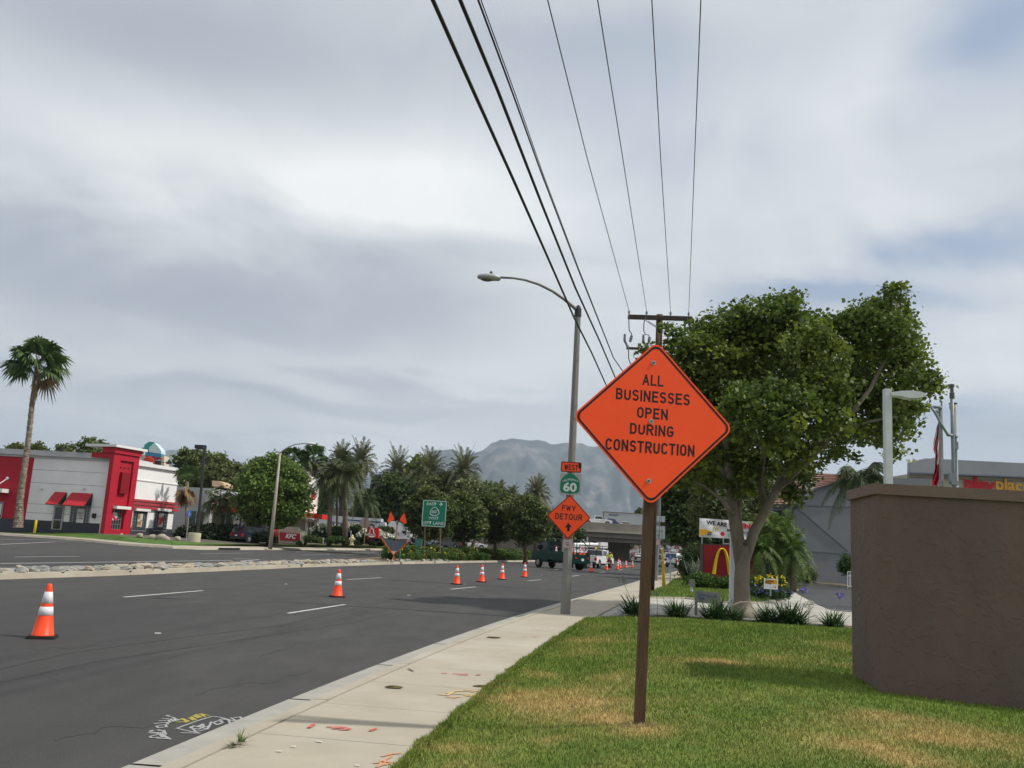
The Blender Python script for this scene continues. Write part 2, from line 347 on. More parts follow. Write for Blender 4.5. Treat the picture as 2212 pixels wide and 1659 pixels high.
skc=_n(nt,'ShaderNodeMix',data_type='RGBA'); skc.inputs[0].default_value=.62; L.new(sky.outputs[0],skc.inputs[6]); skc.inputs[7].default_value=(2.9,4.0,6.0,1); L.new(skc.outputs[2],mxs.inputs[7])
L.new(mxs.outputs[2],bg.inputs[0])
sl=bpy.data.lights.new('sun','SUN'); sl.energy=SUNE; sl.angle=R(1.6); sl.color=(1,.95,.87); so=bpy.data.objects.new('sun',sl); COL.objects.link(so)
so.rotation_euler=SUNV.to_track_quat('Z','Y').to_euler(); so.location=(30,0,60)
# ================= common materials =================
asph=mat('asphalt',(.050,.0485,.047),.9,(.068,.066,.063),scale=1.4,detail=12,bump=.5,bscale=120,col3=(.043,.043,.043),scale3=.12,stretch=(1,.35,1))
conc=mat('concrete',(.41,.365,.285),.85,(.35,.31,.24),scale=1.3,detail=9,bump=.1,bscale=90,col3=(.45,.41,.335),scale3=.5)
gut=mat('gutter_concrete',(.37,.355,.31),.85,(.31,.30,.265),scale=3,detail=8,bump=.1,bscale=80)
drivec=mat('driveway_concrete',(.46,.44,.39),.85,(.38,.365,.32),scale=.8,detail=6)
joint=mat('joint_dirt',(.10,.09,.07),.95)
white=mat('white_paint',(.72,.72,.70),.6,(.60,.60,.57),scale=9)
linew=mat('line_paint',(.62,.62,.58),.7,(.42,.42,.40),scale=14,detail=6)
soil=mat('soil',(.10,.075,.05),.95,(.17,.125,.08),scale=6,bump=.6,bscale=30)
earth=mat('earth',(.14,.12,.085),.95,(.10,.11,.05),scale=.05)
steel=mat('galvanised_steel',(.42,.43,.43),.45,(.33,.34,.34),scale=5,metal=.5)
dgrey=mat('dark_grey_metal',(.03,.03,.032),.5)
black=mat('black',(.012,.012,.013),.5)
orange=mat('fluorescent_orange',(1.0,.088,.014),.42,(.97,.080,.012),scale=3,spec=.35)
coneo=mat('cone_orange',(1.0,.085,.02),.42,(.93,.075,.02),scale=6)
retro=mat('reflective_white',(.80,.78,.80),.35,(.70,.68,.72),scale=9)
rubber=mat('rubber',(.018,.018,.018),.8)
wood=mat('post_wood',(.115,.064,.036),.8,(.07,.040,.024),scale=5,detail=8,stretch=(8,8,.6),bump=.3,bscale=12)
glass=mat('dark_glass',(.018,.022,.028),.08,spec=.6)
# ================= ground =================
g=MB(); g.add([(-9000,-400,-.06),(9000,-400,-.06),(9000,9000,-.06),(-9000,9000,-.06)],[(0,1,2,3)]); tag(g.build('ground',earth),kind='structure')
g=MB(); g.add([(-160,-60,0),(120,-60,0),(220,900,0),(-260,900,0)],[(0,1,2,3)]); tag(g.build('road',asph),kind='structure')
EP=[(-2.74,7.08),(-2.66,7.56),(-2.5,8.73),(-2.04,11.06),(-1.49,14.56),(-1.06,16.84),(.14,22.19),(1.8,29.34),(4.17,39.16),(9.48,61.3)]
pc=np.polyfit([p[1] for p in EP],[p[0] for p in EP],3)
def xe(y):
    if y<5: return float(np.polyval(pc,5)+ (y-5)*np.polyval(np.polyder(pc),5))
    if y>60: return float(np.polyval(pc,60)+(y-60)*.255)
    return float(np.polyval(pc,y))
def off(y,o,z=0):
    s=(xe(y+.3)-xe(y-.3))/.6; l=math.hypot(1,s); return Vector((xe(y)+o/l,y-o*s/l,z))
ys=[-40,-20,-10,-5,0,3]+list(np.arange(5,62,1.5))+list(range(62,170,6))+[200,300,500,800]
def curbstrip(name,offs,zs,m,y0=-40,y1=800,parent=None):
    mb=MB(); yy=[y for y in ys if y0<=y<=y1]
    for i in range(len(offs)-1): mb.strip([off(y,offs[i],zs[i]) for y in yy],[off(y,offs[i+1],zs[i+1]) for y in yy])
    return mb.build(name,m)
# gutter pan in poured lengths with open joints, curb, then the walk in slabs
def slabs(name,o0,o1,z0,z1,step,m,y0,y1,start=0,gap=.012):
    mb=MB(); y=y0+start
    while y<y1:
        y2=y+step; k=2
        A=[off(y+gap+(step-2*gap)*i/k,o0,z0) for i in range(k+1)]; B=[off(y+gap+(step-2*gap)*i/k,o1,z1) for i in range(k+1)]
        mb.strip(A,B); y=y2
    return mb.build(name,m)
tag(curbstrip('gutter_bed',[0,.66],[.004,.004],joint),kind='structure')
tag(slabs('gutter',0,.40,.012,.02,3.05,gut,-30,170,.55,.024),kind='structure')
mb=MB(); y=-30.
while y<170:
    yy=[y+.008,y+1.5,y+3.042]
    for a,b,c,d in ((.40,.02,.47,.13),(.47,.13,.635,.142),(.635,.142,.635,.0)): mb.strip([off(q,a,b) for q in yy],[off(q,c,d) for q in yy])
    y+=3.05
tag(mb.build('curb',conc),kind='structure')
tag(curbstrip('sidewalk_bed',[.62,2.075],[.125,.125],joint,-40,170),kind='structure')
mb=MB(); y=-30.2
while y<23:
    mb.strip([off(y+.004,.668,.142),off(y+.76,.662,.142),off(y+1.521,.668,.142)],[off(y+.004,2.08,.150),off(y+.76,2.08,.150),off(y+1.521,2.08,.150)]); y+=1.525
tag(mb.build('sidewalk',conc),kind='structure')
tag(slabs('sidewalk',.66,2.08,.142,.15,3,conc,23.185,150),kind='structure')
# right-hand side: everything east of the walk at kerb height
g=MB(); yy=[y for y in ys if y>=22]
g.strip([off(y,2.0,.11) for y in yy],[Vector((400,y-5,.11)) for y in yy]); tag(g.build('forecourt',drivec),kind='structure')
mb=MB(); yy=[y for y in ys if 23<=y<=150]; mb.strip([off(y,2.08,.149) for y in yy],[off(y,2.08,.10) for y in yy]); tag(mb.build('sidewalk_edge',conc),kind='structure')
# ---- near lawn
def vn(x,y,s,seed=0):
    gg=np.random.default_rng(seed).random((64,64)); X=np.asarray(x)*s; Y=np.asarray(y)*s; xi=np.floor(X).astype(int);yi=np.floor(Y).astype(int); fx=X-xi;fy=Y-yi; fx=fx*fx*(3-2*fx); fy=fy*fy*(3-2*fy)
    a=gg[xi%64,yi%64];b=gg[(xi+1)%64,yi%64];c=gg[xi%64,(yi+1)%64];d=gg[(xi+1)%64,(yi+1)%64]; return a*(1-fx)*(1-fy)+b*fx*(1-fy)+c*(1-fx)*fy+d*fx*fy
ytab=np.array(sorted(set(list(np.arange(-12,30,.5))))); xtab=np.array([off(y,2.08).x for y in ytab]); y2=np.array([off(y,2.08).y for y in ytab])
def xl(y): return np.interp(y,y2,xtab)
def lawnz(x,y):
    x=np.asarray(x,float);y=np.asarray(y,float); d=np.clip((x-xl(y))/2.6,0,1); s=d*d*(3-2*d); e=np.clip((24.2-y)/5.,0,1); e=e*e*(3-2*e)
    e2=np.clip((x-xl(y))/.12,0,1)
    return .135+.02*e2+.20*s*e+.05*(vn(x,y,.35,3)-.5)*s*e-.13*np.exp(-((x-6.6)/2.2)**2-((y-9.2)/2.)**2)
def onlawn(X,Y):
    z=.2
    for i in range(12):
        p=G(X,Y,z); z=float(lawnz(p.x,p.y))
    return G(X,Y,z)
DRY=[]
for X,Y,sx,sy,a in ((1210,1520,150,34,.95),(1330,1555,60,16,.8),(1120,1500,60,14,.45),(1290,1385,90,10,.55),(1330,1465,60,12,.45),(1540,1428,110,8,.8),(1720,1430,90,7,.6),(1790,1392,40,8,.5),(1830,1610,130,22,.8),(2060,1590,170,30,.9),(2000,1650,120,14,.55),(1385,1580,60,12,.6),(1290,1355,50,6,.3),(1180,1460,40,8,.5),(990,1620,90,14,.5),(1010,1650,50,10,.35),(1930,1545,60,8,.8),(1180,1600,50,8,.3),(1260,1410,60,8,.45),(1640,1640,120,14,.3)):
    c=onlawn(X,Y); r=onlawn(X+sx,Y); q=onlawn(X,Y-sy); DRY.append((c.x,c.y,abs(r.x-c.x),abs(q.y-c.y),a))
def dry(x,y):
    n1=vn(x,y,2.2,5); n2=vn(x,y,7,6); n3=vn(x,y,.6,8); d=.16*(n3-.25)+.25*(n1-.5)
    for cx,cy,sx,sy,a in DRY: d=d+a*np.exp(-((x-cx)/sx)**2-((y-cy)/sy)**2)*(.55+.9*n1)
    return np.clip(d+.22*(n2-.5),0,1)
def grassmat(name,g1,g2,dr):
    M=bpy.data.materials.new(name); M.use_nodes=True; t=M.node_tree; b=t.nodes['Principled BSDF']; b.inputs['Roughness'].default_value=.8; b.inputs['Specular IOR Level'].default_value=.2
    at=_n(t,'ShaderNodeAttribute',attribute_name='dry'); x=_n(t,'ShaderNodeMix',data_type='RGBA'); y=_n(t,'ShaderNodeMix',data_type='RGBA'); ge=_n(t,'ShaderNodeNewGeometry')
    tcx=_n(t,'ShaderNodeTexCoord'); nz=_n(t,'ShaderNodeTexNoise'); nz.inputs['Scale'].default_value=1.3; nz.inputs['Detail'].default_value=6; t.links.new(tcx.outputs['Object'],nz.inputs['Vector'])
    ad=_n(t,'ShaderNodeMath',operation='ADD'); ad.inputs[1].default_value=0; mr=_n(t,'ShaderNodeMapRange'); mr.inputs[1].default_value=.3; mr.inputs[2].default_value=.7; t.links.new(nz.outputs[0],mr.inputs[0])
    x.inputs[6].default_value=(*g1,1); x.inputs[7].default_value=(*g2,1); t.links.new(mr.outputs[0],x.inputs[0])
    y.inputs[7].default_value=(*dr,1); t.links.new(x.outputs[2],y.inputs[6]); t.links.new(at.outputs['Fac'],y.inputs[0])
    h=_n(t,'ShaderNodeHueSaturation'); r=_n(t,'ShaderNodeMapRange'); r.inputs[3].default_value=.7; r.inputs[4].default_value=1.35; t.links.new(ge.outputs['Random Per Island'],r.inputs[0]); t.links.new(r.outputs[0],h.inputs['Value']); t.links.new(y.outputs[2],h.inputs['Color'])
    t.links.new(h.outputs[0],b.inputs['Base Color']); return M
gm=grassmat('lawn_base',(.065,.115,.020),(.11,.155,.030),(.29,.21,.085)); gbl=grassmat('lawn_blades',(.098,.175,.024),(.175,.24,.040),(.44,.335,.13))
nx,ny=150,230; VV=[]
yb=lambda x: np.interp(x,[2.4,4.5,5.8,7.6,9.2,14,30],[22.6,23.9,23.0,22.0,21.8,21.8,22.0])
for j in range(ny):
    t=(j/(ny-1))**.9; y=-9+t*(22.5+9); x0=float(xl(y)); s=(np.arange(nx)/(nx-1))**1.6; x=x0+s*(26-x0); yy=y+(yb(x)-22.5)*t**6
    VV.append(np.stack([x,yy,lawnz(x,np.minimum(yy,24.0))],1))
V=np.concatenate(VV); idx=np.arange(nx*ny).reshape(ny,nx); Fq=np.stack([idx[:-1,:-1],idx[:-1,1:],idx[1:,1:],idx[1:,:-1]],-1).reshape(-1,4)
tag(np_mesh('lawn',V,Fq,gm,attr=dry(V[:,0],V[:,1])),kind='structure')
def blades(name,label,xs,ys_,zs,hh,ww,m,dr):
    n=len(xs); a=rng.random(n)*6.283; h=hh*(.5+.8*rng.random(n)); lx=rng.normal(size=n)*.35*h; ly=rng.normal(size=n)*.35*h
    p=np.stack([xs,ys_,zs-.01],1); w=np.stack([np.cos(a)*ww,np.sin(a)*ww,np.zeros(n)],1)
    V=np.stack([p-w,p+w,p+np.stack([lx,ly,h],1)],1).reshape(-1,3)
    return tag(np_mesh(name,V,np.arange(n*3).reshape(n,3),m,attr=np.repeat(np.clip(dr+.12*rng.normal(size=n),0,1),3)),label,'grass',kind='stuff')
N=16000; yy=6.6*np.exp(rng.random(N)*math.log(22/6.6)); xx=xl(yy)-.07+.09*rng.random(N)+.05*(vn(yy*0,yy,3.1,12)-.5); blades('edge_grass','ragged grass blades spilling over the walk along the lawn edge',xx,yy,np.full(N,.152),.03+.0022*yy,.0024+.0004*yy,gbl,dry(xx,yy))
N=NBL; yy=6.3*np.exp(rng.random(N)*math.log(23/6.3)); xx=xl(yy)-.02+rng.random(N)**1.15*(yy*.62+1.2-xl(yy)); k=(yy<yb(xx)); xx,yy=xx[k],yy[k]
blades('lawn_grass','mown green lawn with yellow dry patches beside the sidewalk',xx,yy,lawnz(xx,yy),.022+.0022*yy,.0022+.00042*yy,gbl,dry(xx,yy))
# planting bed at the back of the lawn
def poly(name,pts,m,z=None,cat=None,**k):
    g=MB(); g.add(pts,[tuple(range(len(pts)))]); return tag(g.build(name,m),kind='structure')
bed=[(3.7,23.0),(4.3,22.8),(5.4,22.2),(7.6,21.8),(10,21.5),(26,21.3),(26,24.4),(9.5,24.6),(6,25.0),(4.2,24.6)]
g=MB(); n_=len(bed); g.prism([(x,y,.0) for x,y in bed],(0,0,.168)); tag(g.build('planting_bed',soil),kind='structure')
# ---- McD side island lawn
isl=[G(*p,.16) for p in ((1385,1298),(1409,1278),(1437,1262),(1472,1252),(1500,1250),(1560,1262),(1640,1272),(1690,1285),(1693,1296),(1650,1303),(1600,1304),(1545,1300),(1470,1290),(1430,1288))]
isl=[off(34.4,2.12,.16),off(40,2.12,.16),off(48,2.12,.16),off(58,2.12,.16),off(66,2.12,.16),Vector((20,66,.16)),Vector((18.5,55,.16)),G(1700,1275,.16),G(1696,1293,.16),G(1650,1301,.16),G(1600,1302,.16),G(1545,1298,.16),G(1480,1291,.16),G(1425,1290,.16)]
cc=sum((Vector(p) for p in isl),Vector())/len(isl)
def grow(pts,c,k,z): return [Vector((c.x+(p.x-c.x)*k,c.y+(p.y-c.y)*k,z)) for p in pts]
def resam(pts,st=.8):
    o=[]
    for i,p in enumerate(pts):
        q=pts[(i+1)%len(pts)]; k=max(1,int((q-p).length/st))
        for j in range(k): o.append(p.lerp(q,j/k))
    return o
g=MB(); g.prism([Vector((p.x,p.y,.05)) for p in isl],(0,0,.12)); tag(g.build('curb',conc),kind='structure')
far_gm=mat('far_lawn',(.06,.13,.018),.9,(.10,.17,.03),scale=2,detail=8,bump=.5,bscale=30)
inn=[]
for i,p in enumerate(isl): inn.append(p+(cc-p).normalized()*.28)
g=MB(); g.prism([Vector((p.x,p.y,.1)) for p in inn],(0,0,.095)); tag(g.build('lawn',far_gm),kind='structure')
# grass blades on the island (one patch of ground cover)
xs=4+rng.random(90000)*17; ysb=34+rng.random(90000)*26
def inside(x,y,pts):
    r=np.zeros(len(x),bool); n=len(pts)
    for i in range(n):
        a,b=pts[i],pts[(i+1)%n]
        if a.y==b.y: continue
        c=((a.y>y)!=(b.y>y))&(x<(b.x-a.x)*(y-a.y)/(b.y-a.y)+a.x); r^=c
    return r
k=inside(xs,ysb,inn); xs,ysb=xs[k],ysb[k]
blades('island_grass','strip of green grass in front of the red restaurant sign',xs,ysb,np.full(len(xs),.19),.09,.016,gbl,.2*np.ones(len(xs))*vn(xs,ysb,.8,4))
# parking asphalt + curbs on the right
pa=mat('parking_asphalt',(.050,.052,.056),.85,(.064,.065,.068),scale=1.5,detail=6)
pk=[G(1697,1262,.12),G(1723,1283,.12),G(1760,1303,.12),G(1795,1318,.12),G(1841,1322,.12),G(2400,1352,.12),Vector((120,66,.12)),Vector((120,72,.12)),G(1690,1257,.12)]
poly('parking_lot',pk,pa)
g=MB(); a=G(1788,1316,.124); b=G(1845,1321,.124); c=G(2300,1346,.124); n=Vector((0,.16,0)); g.strip([a,b,c],[a+n,b+n*1.2,c+n*1.2]); tag(g.build('parking_line',linew),kind='structure')
g=MB(); a=G(1706,1259,.12); b=G(1836,1272,.12); g.prism([a,b,b+Vector((.3,1.6,0)),a+Vector((.2,1.6,0))],(0,0,.2)); tag(g.build('curb',conc),kind='structure')
g=MB(); g.add([a+Vector((0,.8,.21)),b+Vector((0,.8,.21)),b+Vector((3,9,.21)),a+Vector((-3,9,.21))],[(0,1,2,3)]); tag(g.build('planting_bed',soil),kind='structure')
# ---- lane markings
def dash(x0,y0,x1,y1,w=.11,z=.004,mb=None,curve=None):
    a=Vector((x0,y0,z)); b=Vector((x1,y1,z)); d=(b-a).normalized(); n=Vector((-d.y,d.x,0))*w/2; mb.add([a-n,b-n,b+n,a+n],[(0,1,2,3)])
mk=MB()
def gd(X0,Y0,X1,Y1,w=.11):
    a=G(X0,Y0);b=G(X1,Y1); dash(a.x,a.y,b.x,b.y,w,mb=mk)
for q in ((268,1290,438,1276),(622,1325,745,1306),(750,1252,824,1248),(973,1273,1027,1268),(1140,1254.5,1169,1252.3),(32,1203.3,172,1201.7),(431,1196,547,1194.5),(650,1199,715,1197.5),(735,1198,800,1197)): gd(*q)
for X0,Y0,X1,Y1 in ((1233,1245,1250,1243),(1294,1237,1307,1235.5),(1337,1231.5,1346,1230.5),(1355,1224,1364,1223),(1199,1230,1208,1229)): gd(X0,Y0,X1,Y1,.14)
for X0,Y0,X1,Y1 in ((1196,1226.5,1209,1226),(860,1204,1150,1204)): pass
for q in ((0,1217.5,500,1210.5),(0,1165,230,1168.5),(0,1176,120,1170.5),(120,1170.5,330,1171.5),(230,1170.8,350,1177.5),(335,1177.3,500,1178.5),(420,1187.5,560,1187),(505,1207,545,1207.5),(520,1212,560,1209),(640,1192,690,1192),(760,1193.5,810,1193.5)): gd(*q,.16)
# raised dots and old spray marks
for X,Y in ((341,1369),(883,1286),(618,1262),(1003,1262),(1171,1242)):
    p=G(X,Y); mk.box((p.x,p.y,.008),(.1,.09,.012),rz=.3)
tag(mk.build('road_markings',linew),kind='structure')
# tyre / seam marks on the asphalt
sm=mat('asphalt_seam',(.034,.034,.034),.85,(.045,.044,.043),scale=3)
mb=MB()
def seam(pts,w,mb=mb):
    A=[G(*p,.002) for p in pts]; L_=[];R_=[]
    for i,p in enumerate(A):
        d=(A[min(i+1,len(A)-1)]-A[max(0,i-1)]).normalized(); n=Vector((-d.y,d.x,0))*w/2; L_.append(p-n);R_.append(p+n)
    mb.strip(L_,R_)
seam([(-30,1452),(150,1410),(400,1376),(600,1352),(720,1325),(800,1310)],.07); seam([(-30,1480),(200,1430),(500,1385),(760,1345),(850,1325)],.05)
seam([(880,1297),(1010,1308),(1190,1327),(1240,1331)],.06); seam([(600,1251),(720,1262),(900,1283),(1140,1305),(1230,1312)],.05); seam([(860,1283),(1000,1292),(1150,1297),(1260,1300)],.04); seam([(270,1300),(700,1238)],.02)
seam([(640,1202),(830,1201),(930,1206)],.25); seam([(700,1540),(900,1440)],.04)
for k_ in range(5):
    g_=random.Random(40+k_); x_,y_=[(120,1600),(420,1500),(60,1400),(560,1420),(800,1300)][k_]; pts=[(x_,y_)]
    for j_ in range(16): x_+=g_.uniform(8,26); y_-=g_.uniform(-3,9); pts.append((x_,y_))
    seam(pts,.018)
tag(mb.build('road_seams',sm),kind='structure')
# ---- paint scribbles by utility crews (flat on the ground)
def scrib(name,strokes,m,z=.004,w=.02,label=''):
    mb=MB()
    for st in strokes:
        pts=[G(*p,z) for p in st]
        for i in range(len(pts)-1):
            d=(pts[i+1]-pts[i]); 
            if d.length<1e-4: continue
            d=d.normalized(); n=Vector((-d.y,d.x,0))*w/2; zz=Vector((0,0,.0006*(i%3))); mb.add([pts[i]-n-d*w*.4+zz,pts[i+1]-n+d*w*.4+zz,pts[i+1]+n+d*w*.4+zz,pts[i]+n-d*w*.4+zz],[(0,1,2,3)])
    return tag(mb.build(name,m),kind='structure')
def q3(X,Y): return (271.1+X*.2451,1423.2+Y*.2451)
S=lambda *p:[q3(*a) for a in p]
chalk=mat('spray_white',(.42,.42,.42),.8,(.24,.24,.24),scale=40,detail=6); yel=mat('spray_yellow',(.45,.38,.07),.8,(.25,.21,.07),scale=40); redp=mat('spray_red',(.55,.07,.07),.8,(.5,.16,.13),scale=20); orp=mat('spray_orange',(.62,.24,.10),.8,(.5,.34,.22),scale=20); wsp=mat('spray_walk_white',(.68,.67,.63),.8,(.52,.5,.43),scale=30); yor=mat('spray_yellow_orange',(.62,.42,.16),.8,(.5,.36,.2),scale=20)
scrib('street_paint',[S((215,680),(300,665),(330,690),(225,695),(215,680)),S((210,650),(300,650),(390,705),(280,700)),S((280,660),(395,708)),S((220,630),(340,630),(330,655),(230,655)),
 S((215,640),(290,625),(340,640),(355,665),(300,670)),S((270,590),(350,580),(365,600),(290,608),(270,590)),S((260,570),(360,560),(375,575)),S((300,545),(375,540),(395,560),(320,565)),S((330,525),(400,530),(420,550)),S((360,500),(430,520),(440,545),(380,540)),S((370,497),(470,540)),
 S((450,612),(620,550),(760,508),(835,515),(950,545)),S((450,612),(555,635),(655,655)),S((495,650),(640,655)),S((650,600),(600,590),(570,610),(640,620),(690,600),(680,575),(630,600)),S((690,580),(650,600),(720,620),(740,590),(700,600)),S((575,600),(620,640),(700,625)),S((770,560),(810,580),(860,560),(820,545),(770,560)),S((755,555),(740,590)),S((860,545),(920,565),(910,540),(850,530)),S((830,535),(900,560)),S((930,520),(975,545),(1035,540),(1010,512),(960,518))],chalk,w=.024)
scrib('street_paint',[S((420,550),(500,530),(545,555),(450,558)),S((500,525),(560,548),(530,560)),S((560,520),(600,540),(580,512),(620,535)),S((600,500),(640,520),(620,490),(665,515)),S((650,485),(700,510),(670,485),(730,498))],yel,w=.026)
def r4_(X,Y): return (745.5+X*.2451,1321.5+Y*.2451)
S2=lambda *p:[r4_(*a) for a in p]
scrib('sidewalk_paint',[[q3(1620,600),q3(1650,580),q3(1665,575)],[q3(1790,595),q3(1850,600),q3(1900,600),q3(1980,615)],[q3(1840,610),q3(1930,605)],[q3(1900,618),q3(1960,620)],[q3(2160,630),q3(2205,612)],S2((860,538),(895,538)),S2((960,542),(1080,548)),S2((1000,552),(1070,556)),S2((1160,556),(1190,552)),S2((1655,218),(1715,220)),S2((1735,342),(1790,343))],redp,z=.156,w=.035)
scrib('sidewalk_paint',[S2((820,725),(900,735),(960,700)),S2((900,750),(960,755),(1010,745)),S2((1060,735),(1110,745),(1140,725)),S2((960,700),(1060,695),(1130,705)),S2((1060,685),(1170,700)),S2((900,715),(1100,730))],yor,z=.156,w=.035)
scrib('sidewalk_paint',[S2((330,1270),(420,1250),(490,1245)),S2((260,1330),(350,1320),(430,1325)),S2((300,1350),(360,1300),(410,1270)),S2((280,1365),(350,1340),(400,1335)),S2((320,1310),(360,1345))],orp,z=.156,w=.025)
scrib('sidewalk_paint',[S2((1430,462),(1440,463)),S2((1480,463),(1575,465)),S2((1220,596),(1240,598)),S2((1290,598),(1310,590)),S2((1330,595),(1410,602)),S2((1120,765),(1190,730),(1260,698)),S2((1755,262),(1845,264)),S2((1690,152),(1710,142)),S2((1800,155),(1845,140)),S2((1965,75),(2020,76)),S2((2045,102),(2090,102)),[q3(1345,808),q3(1370,810)],[q3(1470,770),q3(1490,770)],[q3(1690,722),q3(1725,728)],[q3(2035,936),q3(2055,938)]],wsp,z=.156,w=.025)
# concrete stains
scrib('sidewalk_stains',[S2((560,500),(600,520)),S2((1570,216),(1585,216)),S2((1805,227),(1820,227))],joint,z=.156,w=.03)
# ================= median =================
MP=[(-23.5,-2),(-17.0,16.5),(-14.58,26.54),(-13.48,31.45),(-12.37,38.34),(-10.8,48.78),(-7.4,66.),(-3.51,81.4),(3.2,106.5),(11,136),(22,178)]
WD=[1.25,1.25,1.25,1.25,1.3,1.4,4.5,8.,9,9,9]
def mpt(i,f,o,z):
    a=Vector((*MP[i],0)); b=Vector((*MP[i+1],0)); p=a.lerp(b,f); d=(b-a).normalized(); return p+Vector((-d.y,d.x,0))*o+Vector((0,0,z))
def mline(o,z,K=6,kw=None):
    r=[]
    for i in range(len(MP)-1):
        for k in range(K):
            f=k/K; w=WD[i]*(1-f)+WD[i+1]*f; r.append(mpt(i,f,(w if o=='w' else w-.15 if o=='w2' else o),z))
    return r
mb=MB(); mb.strip(mline(0,0),mline(.03,.17)); mb.strip(mline(.03,.17),mline(.2,.18)); mb.strip(mline(.2,.18),mline(.2,.05)); mb.strip(mline('w2',.18),mline('w',.17)); mb.strip(mline('w',.17),mline('w',0))
tag(mb.build('median_curb',conc),kind='structure')
mb=MB(); mb.strip(mline(.2,.13),mline('w2',.13)); tag(mb.build('median_soil',soil),kind='structure')
signblk=mat('sign_black',(.016,.010,.012),.5)
def rdiamond(a,r,n=6):
    """square on its corner, half-diagonal a, corner radius r -> list of (x,y)"""
    o=[]; s2=math.sqrt(2); c=a-r*s2
    for q in range(4):
        t=q*math.pi/2; cx,cy=c*math.cos(t),c*math.sin(t)
        for k in range(n+1):
            w=t-math.pi/4+math.pi/2*k/n; o.append((cx+r*math.cos(w),cy+r*math.sin(w)))
    return o
def rrect(w,h,r,n=4):
    o=[]
    for sx,sy,t in ((1,1,0),(-1,1,90),(-1,-1,180),(1,-1,270)):
        for k in range(n+1):
            q=R(t+90*k/n); o.append((sx*(w/2-r)+r*math.cos(q),sy*(h/2-r)+r*math.sin(q)))
    return o
def plate(mb,O,U,V,N,pts,n0,n1,mi=0): mb.prism([O+U*x+V*y+N*n0 for x,y in pts],N*(n1-n0),mi)
def ring(mb,O,U,V,N,A,B,n,mi=0):
    vs=[O+U*x+V*y+N*n for x,y in A]+[O+U*x+V*y+N*n for x,y in B]; k=len(A); mb.add(vs,[(i,(i+1)%k,k+(i+1)%k,k+i) for i in range(k)],mi)
# ---------- main construction sign ----------
pb=onlawn(1381,1566); D=pb.y
sg=thing('road_work_sign','large orange diamond construction sign on a brown wooden post in the lawn','sign',pb)
# post leans slightly; U/V/N frame of sign
top=P(1412,742,D); V_=Vector((0.012,0,1)).normalized(); ang=R(-7.0); N_=Vector((-math.sin(ang)*1,-math.cos(ang),0)).normalized()
c0=P(1411.5,912.5,D-.06); U_=V_.cross(N_); U_=-U_ if U_.x<0 else U_; U_.normalize()
a_=((P(1583,914,D)-P(1243,909,D)).length)/2+.034
mb=MB(); w=.089; dpt=.085
A=[pb+Vector((-w/2,0,-.3)),pb+Vector((w/2,0,-.3)),pb+Vector((w/2,dpt,-.3)),pb+Vector((-w/2,dpt,-.3))]; tp=c0-V_*(c0.z-pb.z)*0; hgt=(c0.z+a_*.93)-pb.z+.3
xt=(c0.x-pb.x)/(c0.z-pb.z); vec=Vector((xt*hgt,.0,hgt)); mb.prism(A,vec); mb.build('post',wood,sg)
mb=MB(); plate(mb,c0,U_,V_,N_,rdiamond(a_,.075,8),.0,.006); fc=mb.build('sign_face',orange,sg)
mb=MB(); ring(mb,c0,U_,V_,N_,rdiamond(a_-.021,.070,8),rdiamond(a_-.048,.060,8),.0075); mb.build('border',signblk,fc)
def onplane(X,Y,O,N):
    r=ray(X,Y); return CAM+r*((O-CAM).dot(N)/r.dot(N))
def ln(body,XL,XR,Yt,Yb,bold=.032,sh=0):
    c=onplane((XL+XR)/2,(Yt+Yb)/2,c0,N_); w=(onplane(XR,(Yt+Yb)/2,c0,N_)-onplane(XL,(Yt+Yb)/2,c0,N_)).length; h=(onplane(XL,Yt,c0,N_)-onplane(XL,Yb,c0,N_)).length
    stext(body,c,U_,V_,N_,h,w,signblk,fc,st=.172,ext=.0068)
z=lambda x:1165.6+x*.27703; zy=lambda y:711.6+y*.27703
for b,x0,x1,y0,y1 in (('ALL',803,963,353,445),('BUSINESSES',597,1170,478,574),('OPEN',760,998,610,702),('DURING',705,1043,739,832),('CONSTRUCTION',517,1207,872,970)): ln(b,z(x0),z(x1),zy(y0)+1,zy(y1)-1)
for X,Y in ((887,262),(869,717),(849,1183)):
    p=onplane(z(X),zy(Y),c0,N_); mb=MB(); mb.tube([p+N_*.006,p+N_*.011],.022,12); mb.tube([p+N_*.011,p+N_*.02],.011,6,mi=1); mb.build('bolt',[steel,mat('bolt_dark',(.12,.12,.12),.4,metal=.6)],fc)
mb=MB(); g_=random.Random(4); pts=[]
for k in range(14): a=6.283*k/14; r=.10+.06*g_.random(); pts.append(pb+Vector((r*1.3*math.cos(a),r*math.sin(a),0)))
mb.add([pb+Vector((0,0,.010))]+[Vector((p.x,p.y,float(lawnz(p.x,p.y))+.004)) for p in pts],[(0,k+1,(k+1)%14+1) for k in range(14)]); tag(mb.build('bare_soil',mat('bare_soil_mat',(.20,.14,.085),.95,(.13,.09,.05),scale=20,bump=.6,bscale=60)),kind='structure')
